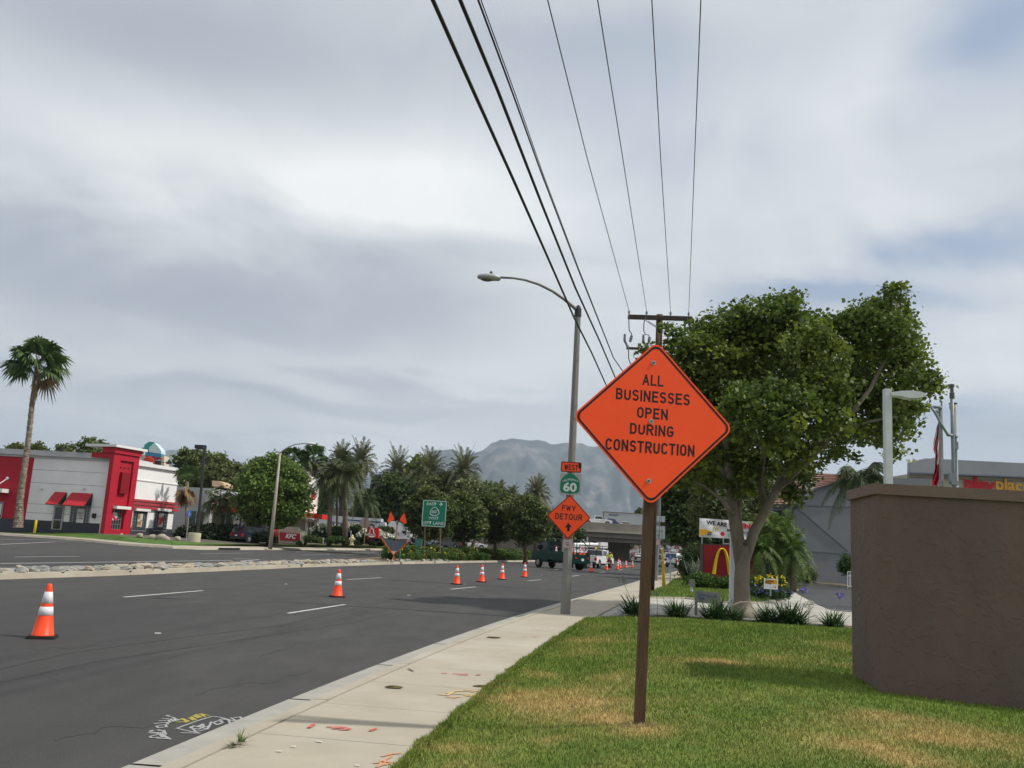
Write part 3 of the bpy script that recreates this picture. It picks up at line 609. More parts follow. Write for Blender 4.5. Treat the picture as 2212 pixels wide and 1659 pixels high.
# ---------- street lamp with signs ----------
lb=G(1221,1326,.15); D=lb.y
sl_=thing('street_lamp','tall octagonal concrete street lamp with curved arm and freeway detour signs','street lamp',lb)
cpole=mat('concrete_pole',(.24,.235,.215),.8,(.18,.175,.16),scale=2.5,detail=8,stretch=(1,1,.3),bump=.1,bscale=60)
ptop=P(1249,672,D); mb=MB(); mb.tube([lb+Vector((0,0,-.1)),ptop],[.128,.075],8); mb.build('pole',cpole,sl_)
mb=MB(); q=r8=lambda X,Y:(1016.5+X*.12255,576.05+Y*.12255)
a=P(1249,664,D); mb.tube([P(1248,684,D),P(1249,668,D)],[.098,.092],12); mb.tube([P(1249,668,D),P(1249.5,663,D),P(1250,659,D)],[.095,.07,.02],12)
mb.build('pole_cap',dgrey,sl_)
arm=[P(*q(X,Y),D) for X,Y in ((1870,760),(1800,700),(1650,575),(1450,435),(1200,310),(950,232),(750,200),(520,190))]
# the arm reaches over the road, a little towards the camera
arm=[P(*q(X,Y),D-1.0*(i/7)) for i,(X,Y) in enumerate(((1870,760),(1800,700),(1650,575),(1450,435),(1200,310),(950,232),(750,200),(520,190)))]
mb=MB(); mb.tube(arm,[.05,.045,.04,.036,.033,.031,.03,.03],10); mb.build('arm',mat('lamp_arm_metal',(.20,.19,.17),.5,(.15,.145,.13),scale=4),sl_,smooth=True)
hd=P(*q(325,185),D-1.1); ax=(P(*q(120,180),D-1.1)-P(*q(535,200),D-1.1)); Lh=ax.length; axn=ax.normalized(); mb=MB()
sd=axn.cross(Vector((0,0,1))).normalized(); upv=sd.cross(axn); upv=-upv if upv.z<0 else upv
prof=((-.5,.05,.02,-.06),(-.42,.10,.05,-.09),(-.2,.15,.085,-.09),(.1,.17,.095,-.085),(.35,.14,.075,-.07),(.47,.08,.04,-.05),(.5,.02,.0,-.02)); vs=[];fs=[]
for t,w,h1,h0 in prof:
    for k in range(12):
        qn=2*math.pi*k/12; zc=math.sin(qn); vs.append(hd+axn*t*Lh+sd*w*math.cos(qn)+upv*(zc*h1 if zc>0 else -zc*h0))
for i in range(len(prof)-1):
    for k in range(12): fs.append((i*12+k,i*12+(k+1)%12,(i+1)*12+(k+1)%12,(i+1)*12+k))
fs.append(tuple(range(12))); mb.add(vs,fs); hdo=mb.build('lamp_head',mat('lamp_head_metal',(.42,.43,.43),.4,metal=.3),sl_,smooth=True)
mb=MB(); mb.ell(hd-upv*.065+axn*.08*Lh,(Lh*.27,.12,.05),12,6); mb.build('lens',mat('lamp_lens',(.16,.14,.11),.2),hdo,smooth=True)
mb=MB(); mb.lathe(hd+upv*.09-axn*.05,[(.04,0),(.04,.05),(.02,.075)],10); mb.build('photocell',mat('photocell_grey',(.10,.11,.13),.5),hdo)
N2=(CAM-lb); N2.z=0; N2.normalize(); U2=Vector((-N2.y,N2.x,0)); U2=-U2 if U2.x<0 else U2; U2=(U2+Vector((0,0,-.012))).normalized(); V2=Vector((.035,0,1)); V2=(V2-U2*V2.dot(U2)).normalized()
sgreen=mat('sign_green',(.008,.20,.115),.45,(.008,.17,.10),scale=5); pale=mat('sign_backing',(.38,.38,.37),.5)
c4=lambda X,Y:(1206.3+X*.12252,982.7+Y*.12252)
def sc_(X,Y): return onplane(*c4(X,Y),O2,N2)
O2=lb+N2*.145
def tx(body,X0,X1,Y0,Y1,m,par,bold=.012,ext=.016,cv=c4,O=None,N=None,U=None,V=None,stroke=0):
    O=O or O2;N=N or N2;U=U or U2;V=V or V2
    A=onplane(*cv(X0,(Y0+Y1)/2),O,N);B=onplane(*cv(X1,(Y0+Y1)/2),O,N);C=onplane(*cv((X0+X1)/2,Y0),O,N);E=onplane(*cv((X0+X1)/2,Y1),O,N)
    if stroke: return stext(body,(A+B)/2,U,V,N,(C-E).length,(B-A).length,m,par,ext=ext,st=.16)
    return text(body,(A+B)/2,U,V,N,(C-E).length,m,par,w=(B-A).length,bold=bold,ext=ext)
# WEST plate
cw=sc_(224,215); w=(sc_(405,220)-sc_(42,215)).length; h=(sc_(225,125)-sc_(225,308)).length
mb=MB(); plate(mb,cw,U2,V2,N2,rrect(w,h,.04),0,.012); ring(mb,cw,U2,V2,N2,rrect(w-.004,h-.004,.04),rrect(w-.05,h-.05,.03),.0135,1); wp=mb.build('west_plate',[orange,signblk],sl_); tx('WEST',107,343,172,270,signblk,wp,stroke=1)
mb=MB(); plate(mb,sc_(373,187),U2,V2,N2,rrect(.055,.15,.01),.012,.02); mb.build('tape',black,wp)
# route shield
cs=sc_(212,512); w=(sc_(400,515)-sc_(25,505)).length; h=(sc_(212,320)-sc_(212,700)).length
mb=MB(); plate(mb,cs,U2,V2,N2,rrect(w,h,.04),0,.01); rp=mb.build('route_plate',pale,sl_)
sh=[sc_(x,y) for x,y in ((212,322),(245,330),(290,360),(340,410),(370,465),(377,520),(370,620),(355,655),(325,675),(200,685),(75,668),(45,648),(30,615),(30,540),(42,450),(70,405),(120,358),(175,327))]
mb=MB(); mb.prism([p+N2*.011 for p in sh],N2*.004); mb.build('shield',sgreen,rp)
lw=mat('sign_letter_white',(.62,.66,.62),.5)
tx('60',85,322,490,640,lw,rp,.035,.018)
for i,ch in enumerate('CALIFORNIA'):
    t=(i-4.5)/4.5; X=210+t*125; Y=432+28*t*t
    p=sc_(X,Y); th=-t*.42; uu=(U2*math.cos(th)+V2*math.sin(th)); vv=(V2*math.cos(th)-U2*math.sin(th)); text(ch,p,uu,vv,N2,.055,lw,rp,ext=.018,bold=.012,w=(.012 if ch=='I' else .036))
# detour diamond
d4=lambda X,Y:(1125+X*.14706,1050.4+Y*.14706)
O2=lb+N2*.17; p1=onplane(*d4(707,130),O2,N2);p2=onplane(*d4(697,765),O2,N2);p3=onplane(*d4(395,440),O2,N2);p4=onplane(*d4(1018,460),O2,N2); cd=(p1+p2+p3+p4)/4; ad=((p1-p2).length+(p3-p4).length)/4+.02
mb=MB(); plate(mb,cd,U2,V2,N2,rdiamond(ad,.05),0,.01); ring(mb,cd,U2,V2,N2,rdiamond(ad-.008,.045),rdiamond(ad-.035,.035),.0115,1); dp=mb.build('detour_plate',[orange,signblk],sl_)
tx('FWY',605,808,284,362,signblk,dp,.02,.014,d4,stroke=1); tx('DETOUR',505,903,404,494,signblk,dp,.02,.014,d4,stroke=1)
ar=[onplane(*d4(x,y),O2,N2)+N2*.013 for x,y in ((700,538),(752,608),(718,600),(718,663),(679,663),(680,602),(645,606))]
mb=MB(); mb.add(ar,[tuple(range(7))]); mb.build('arrow',signblk,dp)
# no stopping plates
O2=lb+N2*.135; sred=mat('sign_red',(.42,.03,.05),.5)
cn=onplane(*d4(688,845),O2,N2); w=(onplane(*d4(612,845),O2,N2)-onplane(*d4(765,845),O2,N2)).length; h=.46
A=onplane(*d4(690,775),O2,N2);B=onplane(*d4(690,915),O2,N2); h=(A-B).length; cn=(A+B)/2
mb=MB(); plate(mb,cn,U2,V2,N2,rrect(w,h,.03),0,.008); ring(mb,cn,U2,V2,N2,rrect(w-.015,h-.015,.03),rrect(w-.035,h-.035,.02),.0095,1); np_=mb.build('no_stopping_plate',[pale,sred],sl_)
tx('ANY',658,712,818,840,sred,np_,.03,.012,d4); tx('TIME',662,712,852,876,sred,np_,.03,.012,d4)
A=onplane(*d4(690,700),O2,N2);B=onplane(*d4(690,770),O2,N2); cu2=(A+B)/2
mb=MB(); plate(mb,cu2,U2,V2,N2,rrect(w*.98,(A-B).length,.02),-.004,.004); np2=mb.build('upper_plate',mat('faded_plate',(.36,.24,.19),.7,(.25,.17,.13),scale=20),sl_); tx('STOPPING',632,745,745,768,sred,np2,.02,.008,d4)
# ---------- utility pole ----------
D=39.; upb=P(1405,1262,D); upb.z=.1
up_=thing('utility_pole','brown wooden utility pole with two crossarms and fuse cutouts behind the orange sign','utility pole',upb)
pw=mat('pole_wood',(.10,.055,.032),.85,(.055,.032,.022),scale=3,detail=8,stretch=(6,6,.4),bump=.3,bscale=8)
ptp=P(1425,680,D); mb=MB(); mb.tube([upb,ptp],[.18,.15],14); mb.build('pole',pw,up_,smooth=True)
aw=mat('crossarm_wood',(.035,.028,.026),.8,(.06,.045,.038),scale=6)
def bar(mb,a,b,w,h,mi=0):
    a,b=Vector(a),Vector(b); d=(b-a).normalized(); s=Vector((0,0,1)).cross(d).normalized(); u=d.cross(s); mb.box((a+b)/2,((b-a).length,w,h),ax=(d,s,u),mi=mi)
e8=lambda X,Y:(1287.6+X*.12255,623.5+Y*.12255)
mb=MB(); bar(mb,P(*e8(560,505),D-.22),P(*e8(1700,540),D-.22),.11,.17); ca=mb.build('crossarm',aw,up_)
mb=MB(); bar(mb,P(*e8(575,485),D+.22),P(*e8(1690,520),D+.22),.11,.14); mb.build('crossarm',aw,up_)
mb=MB(); bar(mb,P(*e8(535,1050),D-.25),P(*e8(1500,1080),D-.25),.1,.1); ca2=mb.build('crossarm',pw,up_)
for a,b in (((870,560),(1070,690)),((1380,580),(1170,700)),((915,570),(1070,670)),((1310,575),(1170,665))):
    mb=MB(); mb.tube([P(*e8(*a),D-.28),P(*e8(*b),D-.2)],.018,6); mb.build('brace',steel,up_)
wirem=mat('wire',(.03,.032,.036),.5); cable=mat('black_cable',(.012,.012,.014),.6)
ins=mat('porcelain',(.16,.17,.19),.35)
INS=[(580,470),(890,480),(1312,490),(1632,500)]; tops=[]
for X,Y in INS:
    p=P(*e8(X,Y),D-.22); mb=MB(); mb.lathe(p,[(.03,0),(.03,.08),(.06,.1),(.045,.14),(.055,.17),(.03,.22)],10); mb.build('insulator',ins,up_); tops.append(p+Vector((0,0,.2)))
for L1 in ([(580,480),(578,620),(585,740),(630,800),(618,850)],[(875,500),(845,600),(838,740),(870,810),(920,815),(945,860)],[(1620,520),(1590,590),(1565,690),(1560,800)],[(570,1000),(572,1100),(575,1230),(600,1310),(640,1380)]):
    mb=MB(); mb.tube([P(*e8(*p),D-.3) for p in L1],.022,6); mb.build('jumper',wirem,up_,smooth=True)
for X0,Y0,X1,Y1 in ((630,820,600,940),(945,850,930,950),(1380,870,1365,970)):
    mb=MB(); a=P(*e8(X0,Y0),D-.35); b=P(*e8(X1,Y1),D-.35); mb.tube([a,a.lerp(b,.1),a.lerp(b,.3),a.lerp(b,.5),a.lerp(b,.7),a.lerp(b,.9),b],[.03,.07,.06,.075,.06,.07,.03],8); c=b+Vector((-.25,0,.05)); mb.tube([c+Vector((0,0,.3)),c,b+Vector((-.05,0,-.35))],[.05,.06,.03],6); mb.build('fuse_cutout',ins,up_)
# wires: from the pole towards and over the camera
def wire(name,label,pts,zs,r,m,group,cat='wire'):
    """pts pixel list from pole to image top; zs heights there"""
    W_=[G(p[0],p[1],z_) if not isinstance(p,Vector) else p for p,z_ in zip(pts,zs)]
    a,b=W_[-2],W_[-1]; d=(b-a); e=b+d*(( -22-b.y)/d.y); e.z=zs[-1]+.6; mid=b.lerp(e,.5); mid.z=zs[-1]+.05
    P_=W_+[mid,e]; mb=MB(); Q=[]
    for i in range(len(P_)-1):
        for k in range(6): Q.append(P_[i].lerp(P_[i+1],k/6))
    Q.append(P_[-1]); mb.tube(Q,r,6); o=mb.build(name,m,loc=W_[0],smooth=True); return tag(o,label,cat,group)
nm=['thin wire from the left end of the upper crossarm','thin wire second from the left on the upper crossarm','thin wire third from the left on the upper crossarm','thin wire at the right end of the upper crossarm']
z0=tops[0].z
for i,(tp,xm,xt) in enumerate(zip(tops,(1268,1345,1427,1500.5),(1183,1291,1408,1514))):
    ym=340; wire('power_line',nm[i],[tp,(xm,ym),(xt,0)],[tp.z,z0-.55,z0-.75],.012,wirem,'wires on the upper crossarm')
zc=[6.2,6.6,7.4]
def cwire(name,label,pts,zp,r,cat='cable'):
    # pole end: hidden behind the sign at given height; pixels given far->near
    n=len(pts); zs=[zp-.55*math.sin(math.pi*.5*i/(n-1)) for i in range(n)]
    a=Vector((ptp.x-.15,D-.2,zp+.1)); return wire(name,label,[a]+pts,[a.z]+zs,r,cable,'heavy cables below the power lines',cat)
cwire('power_cable','thick black cable furthest left, sagging past the lamp arm',[(1310,833),(1278,762),(1240,686),(1185,560),(1112,395),(1024,200),(935,0)],6.1,.016)
cwire('power_cable','thick black cable in the middle of the three heavy ones',[(1330,818),(1296,738),(1243,622),(1170,440),(1075,195),(994,0)],6.6,.017)
cwire('power_cable','double thin cable right of the two thick black ones',[(1325,773),(1250,585),(1168,370),(1107,200),(1033,0)],7.6,.011)
cwire('power_cable','fine line running right beside the double thin cable',[(1326,773),(1252,585),(1171,370),(1112,200),(1039,0)],7.65,.006)
# lumps on the cables
# ---------- stucco wall ----------
stuc=mat('stucco',(.165,.112,.095),.92,(.115,.080,.071),scale=.9,detail=12,bump=0,col3=(.130,.105,.092),scale3=.8,stretch=(1,1,.55))
def stucco_bump(M):
    t=M.node_tree; b=t.nodes['Principled BSDF']; tcx=_n(t,'ShaderNodeTexCoord'); v=_n(t,'ShaderNodeTexNoise'); v.inputs['Scale'].default_value=6.5; v.inputs['Detail'].default_value=6; v.inputs['Distortion'].default_value=.7; t.links.new(tcx.outputs['Object'],v.inputs['Vector'])
    r=_n(t,'ShaderNodeMapRange'); r.inputs[1].default_value=.5; r.inputs[2].default_value=.60; t.links.new(v.outputs[0],r.inputs[0])
    n=_n(t,'ShaderNodeTexNoise'); n.inputs['Scale'].default_value=60; n.inputs['Detail'].default_value=6; t.links.new(tcx.outputs['Object'],n.inputs['Vector'])
    b1=_n(t,'ShaderNodeBump'); b1.inputs['Strength'].default_value=.45; b1.inputs['Distance'].default_value=.014; t.links.new(r.outputs[0],b1.inputs['Height'])
    b2=_n(t,'ShaderNodeBump'); b2.inputs['Strength'].default_value=.5; b2.inputs['Distance'].default_value=.01; t.links.new(n.outputs[0],b2.inputs['Height']); t.links.new(b1.outputs[0],b2.inputs['Normal']); t.links.new(b2.outputs[0],b.inputs['Normal'])
stucco_bump(stuc)
wB=onlawn(1902,1497); wC=Vector((0,0,0)); wC.x=1106/1912*wB.y*.972; wC.y=wB.y*.972
B0=Vector((wB.x,wB.y,0)); dy=wB.y*.125; r_=ray(1841,1400); A0=Vector((r_.x/r_.y*(B0.y+dy),B0.y+dy,0)); wB.z=0; C0=wB+(wC-wB).normalized()*9; C0.z=0
zB=P(1905,1068,B0.y).z; zA=zB; zC=zB-.12; capb=mat('wall_cap_stucco',(.19,.135,.112),.9,(.16,.11,.09),scale=3,detail=8,bump=.5,bscale=30)
foot=[A0,B0,C0,C0+Vector((0,.35,0)),B0+Vector((.22,.3,0)),A0+Vector((.33,.12,0))]; ztop=[zA,zB,zC,zC,zB,zA]
ew=thing('enclosure_wall','tall brown stucco wall with a rough plaster texture at the right edge','wall',B0)
def wallprism(pts,z0s,z1s):
    mb=MB(); n=len(pts); mb.add([p+Vector((0,0,z)) for p,z in zip(pts,z0s)]+[p+Vector((0,0,z)) for p,z in zip(pts,z1s)],[(i,(i+1)%n,n+(i+1)%n,n+i) for i in range(n)]+[(0,5,4,1)]+[(1,4,3,2)]+[(n,n+1,n+4,n+5),(n+1,n+2,n+3,n+4)]); return mb
wallprism(foot,[-.4]*6,ztop).build('wall',stuc,ew)
def outset(pts,d):
    n=len(pts);o=[]
    for i in range(n):
        a,b,c=pts[i-1],pts[i],pts[(i+1)%n]; e1=(b-a).normalized();e2=(c-b).normalized(); n1=Vector((e1.y,-e1.x,0));n2=Vector((e2.y,-e2.x,0)); k=(n1+n2).normalized(); o.append(b+k*(d/max(.4,k.dot(n1))))
    return o
wallprism(outset(foot,.045),[z+.0 for z in ztop],[z+.13 for z in ztop]).build('cap',capb,ew)
# ---------- pipes, lamp posts, flag behind the wall ----------
f6=lambda X,Y:(1778.3+X*.1961,779.4+Y*.1961)
D=18.; lp=P(1917,1100,D); lp.z=.1
l2=thing('parking_lamp','white square parking lot lamp post with one flat head behind the brown wall','lamp post',lp)
wm=mat('white_lamp_metal',(.60,.63,.64),.45,(.53,.56,.57),scale=4); t_=P(*f6(703,312),D)
mb=MB(); wq=.125/1; A=[lp+Vector((sx*.068,sy*.068,0)) for sx,sy in ((-1,-1),(1,-1),(1,1),(-1,1))]; mb.prism(A,t_-lp); mb.build('pole',wm,l2)
prof=[(750,345),(870,328),(980,326),(1080,340),(1148,365),(1130,390),(1060,408),(940,408),(860,385),(750,382)]
mb=MB(); mb.prism([P(*f6(x,y),D-.10) for x,y in prof],(0,.24,0)); hd2=mb.build('lamp_head',wm,l2)
mb=MB(); mb.prism([P(*f6(x,y),D-.06) for x,y in ((870,388),(1120,388),(1060,414),(950,416))],(0,.16,0)); mb.build('lens',mat('lamp_glass_pale',(.5,.53,.5),.2),hd2)
galv=mat('pipe_galvanised',(.26,.29,.31),.5,(.20,.225,.24),scale=8,metal=.2)
D=15.; 
def pipe(name,label,pts,r,m=galv,d=D,extra=None,par=None):
    base=P(*pts[0],d); base.z=.1
    root_=thing(name,label,'pipe',base) if par is None else par
    mb=MB(); mb.tube([base]+[P(*p,d) for p in pts],r,10); mb.build('riser',m,root_,smooth=True); return root_
p1_=pipe('vent_pipe','grey gas pipe with an elbow at its top beside the hanging flag',[f6(1296,1370),f6(1290,700),f6(1286,530),f6(1268,508),f6(1190,514)],.028)
mb=MB(); mb.tube([P(*f6(x,y),D-.05) for x,y in ((1190,514),(1225,560),(1250,600),(1290,680),(1370,810),(1400,822),(1425,820))],.023,10); mb.build('cross_pipe',galv,p1_,smooth=True)
for x,y in ((1286,520),(1250,560),(1380,812)):
    mb=MB(); mb.ell(P(*f6(x,y),D-.03),(.038,.038,.038),10,6); mb.build('elbow',galv,p1_,smooth=True)
p2_=pipe('vent_pipe','tall grey vent pipe with a stacked cap, right of the elbow pipe',[f6(1440,1380),f6(1425,800),f6(1418,360)],.030)
mb=MB(); c=P(*f6(1418,355),D); mb.lathe(c,[(.03,-.1),(.042,-.09),(.042,.0),(.03,.01),(.03,.10),(.045,.11),(.045,.15),(.02,.16)],12); mb.build('cap',mat('vent_cap_dark',(.10,.10,.11),.5),p2_)
mb=MB(); mb.tube([P(*f6(x,y),D+.12) for x,y in ((1462,1380),(1462,1000),(1458,850),(1448,820))],.022,10); mb.ell(P(*f6(1460,835),D+.12),(.035,.035,.035)); mb.box(P(*f6(1462,935),D+.05),(.055,.06,.13)); mb.build('side_pipe',galv,p2_)
mb=MB(); mb.box(P(*f6(1415,1290),D-.02),(.09,.08,.16)); mb.box(P(*f6(1440,1345),D-.02),(.12,.09,.07)); mb.build('fitting',galv,p2_)
D=24.; b=P(*f6(1450,1380),D); b.z=.1; l3=thing('path_lamp','white post with a small clear and yellow lantern behind the tall vent pipe','lamp post',b)
mb=MB(); mb.tube([b,P(*f6(1450,545),D)],.045,10); mb.build('pole',wm,l3)
mb=MB(); c=P(*f6(1428,540),D); mb.lathe(c,[(.07,0),(.09,.05),(.09,.12),(.07,.14)],12); mb.build('lantern',mat('lantern_clear',(.6,.6,.52),.15,(.55,.42,.10),scale=3),l3); mb=MB(); mb.lathe(P(*f6(1430,476),D),[(.11,0),(.11,.02),(.03,.05)],12); mb.build('lantern_cap',dgrey,l3)
# flag pole and flag
D=34.; b=P(*f6(1303,1380),D); b.z=.1; fl=thing('flag_pole','slim flag pole behind the grey gas pipe','flag pole',b)
mb=MB(); mb.tube([b,P(*f6(1302,455),D)],[.04,.03],10); mb.build('pole',mat('flagpole_metal',(.22,.2,.2),.5),fl); mb=MB(); mb.ell(P(*f6(1302,450),D),(.05,.05,.05)); mb.build('finial',galv,fl)
edge=[(1270,670,1278),(1245,740,1280),(1228,820,1280),(1212,900,1276),(1212,970,1278),(1232,1030,1284),(1228,1080,1284),(1232,1140,1283),(1232,1200,1283),(1212,1270,1284),(1200,1330,1270),(1196,1378,1255)]
g=MB(); nU=14; rows=len(edge)-1; 
fr_=mat('flag_red',(.42,.012,.035),.7); fw_=mat('flag_white',(.62,.60,.62),.7); fb_=mat('flag_blue',(.02,.035,.14),.7)
vs=[];fs=[];mi=[]; KR=5
for i in range(rows*KR+1):
    k=min(i//KR,rows-1); t=(i-k*KR)/KR; e0,e1=edge[k],edge[k+1]; xl_=e0[0]*(1-t)+e1[0]*t; y_=e0[1]*(1-t)+e1[1]*t; xr_=e0[2]*(1-t)+e1[2]*t
    for j in range(nU+1):
        s=j/nU; vs.append(P(*f6(xl_+(xr_-xl_)*s,y_+10*math.sin(s*9+i*.12)),D+.12*math.sin(s*11+i*.15)))
for i in range(rows*KR):
    for j in range(nU):
        a=i*(nU+1)+j; fs.append((a,a+1,a+nU+2,a+nU+1)); s=(j/nU)*5.2+i*.19
        mi.append(2 if (i<6 and j>nU-8) else (0 if (int(s)%2==0 or i>rows*KR*.62) else 1))
g.v=[Vector(v) for v in vs]; g.f=[list(f) for f in fs]; g.mi=mi
tag(g.build('flag',[fr_,fw_,fb_],loc=P(*f6(1290,700),D),smooth=True),'limp striped red and white flag hanging from the slim pole','flag')
# ---------- traffic cones ----------
def make_cone():
    t=thing('traffic_cone','c','traffic cone'); 
    mb=MB(); mb.prism([Vector((x,y,0)) for x,y in rrect(.36,.36,.05)],(0,0,.02)); mb.prism([Vector((x,y,.02)) for x,y in rrect(.33,.33,.05)],(0,0,.018)); mb.build('base',rubber,t)
    rr=lambda z:.137-(.137-.03)*(z-.038)/.672
    mb=MB(); mb.lathe((0,0,0),[(.15,.036),(rr(.05),.05),(rr(.34),.34),(rr(.44),.44),(rr(.5),.5),(rr(.66),.66),(rr(.71),.70),(.02,.71)],28); mb.build('cone_body',coneo,t,smooth=True)
    for a,b in ((.30,.41),(.455,.605)):
        mb=MB(); mb.lathe((0,0,0),[(rr(a)-.004,a-.002),(rr(a)+.0035,a),(rr(b)+.0035,b),(rr(b)-.004,b+.002)],28); mb.build('reflective_band',retro,t,smooth=True)
    return t
cone=make_cone(); CN=[(91,1378,'large near orange cone at the left edge of the road'),(728,1290,'orange cone between the two long dashes left of centre'),(986,1262.5,'orange cone first in the row of four below the green sign'),(1040,1257.5,'orange cone second in the row of four below the shrubs'),(1084,1252,'orange cone third in the row of four below the shrubs'),(1133,1247,'orange cone last in the row of four, nearest the lamp post'),
(1277,1235.5,'orange cone right of the lamp post, below the white pickup'),(1310,1231.5,'orange cone just right of the white pickup front wheel'),(1334,1230.5,'near cone of the tight group of three under the bridge'),(1339,1227,'right cone of the tight group of three under the bridge'),(1336,1222,'far cone of the tight group of three under the bridge'),(1352,1227,'orange cone second from the sign post under the bridge'),(1366,1225.5,'smallest orange cone, closest to the sign post')]
CP=[]
for i,(X,Y,lab) in enumerate(CN):
    p=G(X,Y,0); hp={0:110,1:57.5}.get(i); s=1.0; 
    # a cone far off is placed at the depth where its height matches
    hh=[110,57.5,40,36.5,33.5,30.5,26.5,22,20.5,17,18,17.5,14][i]; 
    dd=.71*F_/hh; p2=p if i<9 else p; o=place(cone,(p2.x,p2.y,0),rz=.25*i+.3,label=lab,new=i>0); o['group']='orange traffic cones on the road'; CP.append(p2)
    s=hh/( .71*F_/p.y); o.scale=(s,s,s) if s<1.25 else (1.2,1.2,1.2)
# ---------- stones in the median ----------
stm=mat('median_stone',(.34,.30,.24),.85,(.24,.24,.22),scale=3,detail=8,bump=.5,bscale=14,isl=.35)
def rock(mb,c,r,seed):
    g_=random.Random(seed); vs=[];fs=[]; n,m=7,5
    for i in range(m+1):
        t=math.pi*i/m
        for k in range(n):
            q=2*math.pi*k/n+.3*i; j=1+.45*(g_.random()-.5)*(0 if i in(0,m) else 1); vs.append(c+Vector((r[0]*math.sin(t)**.7*math.cos(q)*j,r[1]*math.sin(t)**.7*math.sin(q)*j,-r[2]*math.cos(t)*j)))
    for i in range(m):
        for k in range(n): fs.append((i*n+k,i*n+(k+1)%n,(i+1)*n+(k+1)%n,(i+1)*n+k))
    mb.add(vs,fs)
proto=[]
for s in range(7):
    mb=MB(); rock(mb,Vector((0,0,0)),(.30,.19,.105),s+3); proto.append(mb)
meshes=[]
for s,mb in enumerate(proto):
    o=mb.build('median_stone',[stm,mat('median_stone_grey',(.20,.205,.20),.85,(.30,.30,.28),scale=4,detail=8,bump=.5,bscale=14),mat('median_stone_tan',(.40,.35,.27),.85,(.30,.26,.2),scale=4,detail=8,bump=.5,bscale=14)][s%3],smooth=False); meshes.append(o)
cnt=0; allst=[]
for i in range(len(MP)-1):
    a=Vector((*MP[i],0)); b=Vector((*MP[i+1],0)); Ls=(b-a).length
    if a.y>75 or b.y<10: continue
    k=0
    step=.50 if i<4 else .62
    nst=int(Ls/step)
    for j in range(nst):
        w=WD[i]
        for o_ in ((.36,.68,1.02)):
            if i>=5 and j>nst*.75: continue
            if cnt>=300: break
            p=mpt(i,(j+.5*random.random())/nst,o_+.1*random.uniform(-1,1),.17+.04*random.random())
            if p.y<22: continue
            s=meshes[random.randrange(7)]
            allst.append((p,s)); cnt+=1
used=set()
for k,(p,s) in enumerate(allst):
    if s.name in used: s2=s.copy(); COL.objects.link(s2)
    else: s2=s; used.add(s.name)
    s2.location=p; s2.rotation_euler=(random.uniform(-.2,.2),random.uniform(-.2,.2),random.uniform(0,6.28)); q=random.uniform(.75,1.3); s2.scale=(q,q*random.uniform(.8,1.2),q*random.uniform(.8,1.35))
    tag(s2,'rough grey or tan stone set in the long narrow median strip','stone','stones filling the median strip')
for s in meshes:
    if s.name not in used: bpy.data.objects.remove(s)
# ================= left side land =================
grn2=mat('verge_grass',(.055,.125,.018),.9,(.09,.16,.028),scale=.8,detail=8,bump=.4,bscale=10,col3=(.12,.15,.04),scale3=.12)
def land(name,rows,m,dz=0):
    mb=MB()
    for a,b in zip(rows[:-1],rows[1:]): mb.strip([p+Vector((0,0,dz)) for p in a],[p+Vector((0,0,dz)) for p in b])
    return tag(mb.build(name,m),kind='structure')
def Gd(X,Y,z): return G(X,Y,z)
XS=[-420,-180,0,90,169,255,330,373,434,520,600,700,826,900,960,1060]
YC=[1128,1143,1156,1162,1168,1177,1182,1185,1187.6,1188,1188,1188.5,1189,1191,1193.5,1198]   # foot of the kerb
CB=[G(x,y,0) for x,y in zip(XS,YC)]
def inward(k,o,z):
    a=CB[max(0,k-1)];b=CB[min(len(CB)-1,k+1)]; d=(b-a).normalized(); return CB[k]+Vector((-d.y,d.x,0))*o+Vector((0,0,z))
n_=len(CB)
r0_=[CB[k] for k in range(n_)]; r1_=[inward(k,.12,.17) for k in range(n_)]; r2_=[inward(k,2.2 if k<8 else 3.0,.22) for k in range(n_)]
land('sidewalk_far',[r0_,r1_,r2_],conc)
def depthrow(Ys,ds): return [P(x,y,d) for x,y,d in zip(XS,Ys,ds)]
gb=[P(x,y,p.y) for x,y,p in [(XS[k],0,inward(k,7,0)) for k in range(n_)]]
lawnback=[]
YL=[1118,1130,1139,1144,1150.5,1156.5,1163,1167.5,1172.5,1175,1175.5,1176,1178.5,1181,1184,1189]
for k in range(n_):
    d=CB[k].y+(8.5 if k<7 else 6); lawnback.append(P(XS[k],YL[k],d))
land('verge',[r2_,lawnback],grn2)
far=[p+Vector((-60,190,.3)) if k<4 else Vector((p.x*1.9,p.y+150,1.0)) for k,p in enumerate(lawnback)]
land('lot_ground',[lawnback,far],mat('lot_ground',(.13,.11,.085),.95,(.09,.085,.075),scale=.3,detail=6))
# storm drain opening & driveway apron
mb=MB(); a=G(472,1187.4,0.02); b=G(518,1187.6,0.02); mb.prism([a+Vector((0,-.03,0)),b+Vector((0,-.03,0)),b+Vector((0,.1,0)),a+Vector((0,.1,0))],(0,0,.16)); tag(mb.build('storm_drain',black),'dark slot of a storm drain in the far kerb','drain')
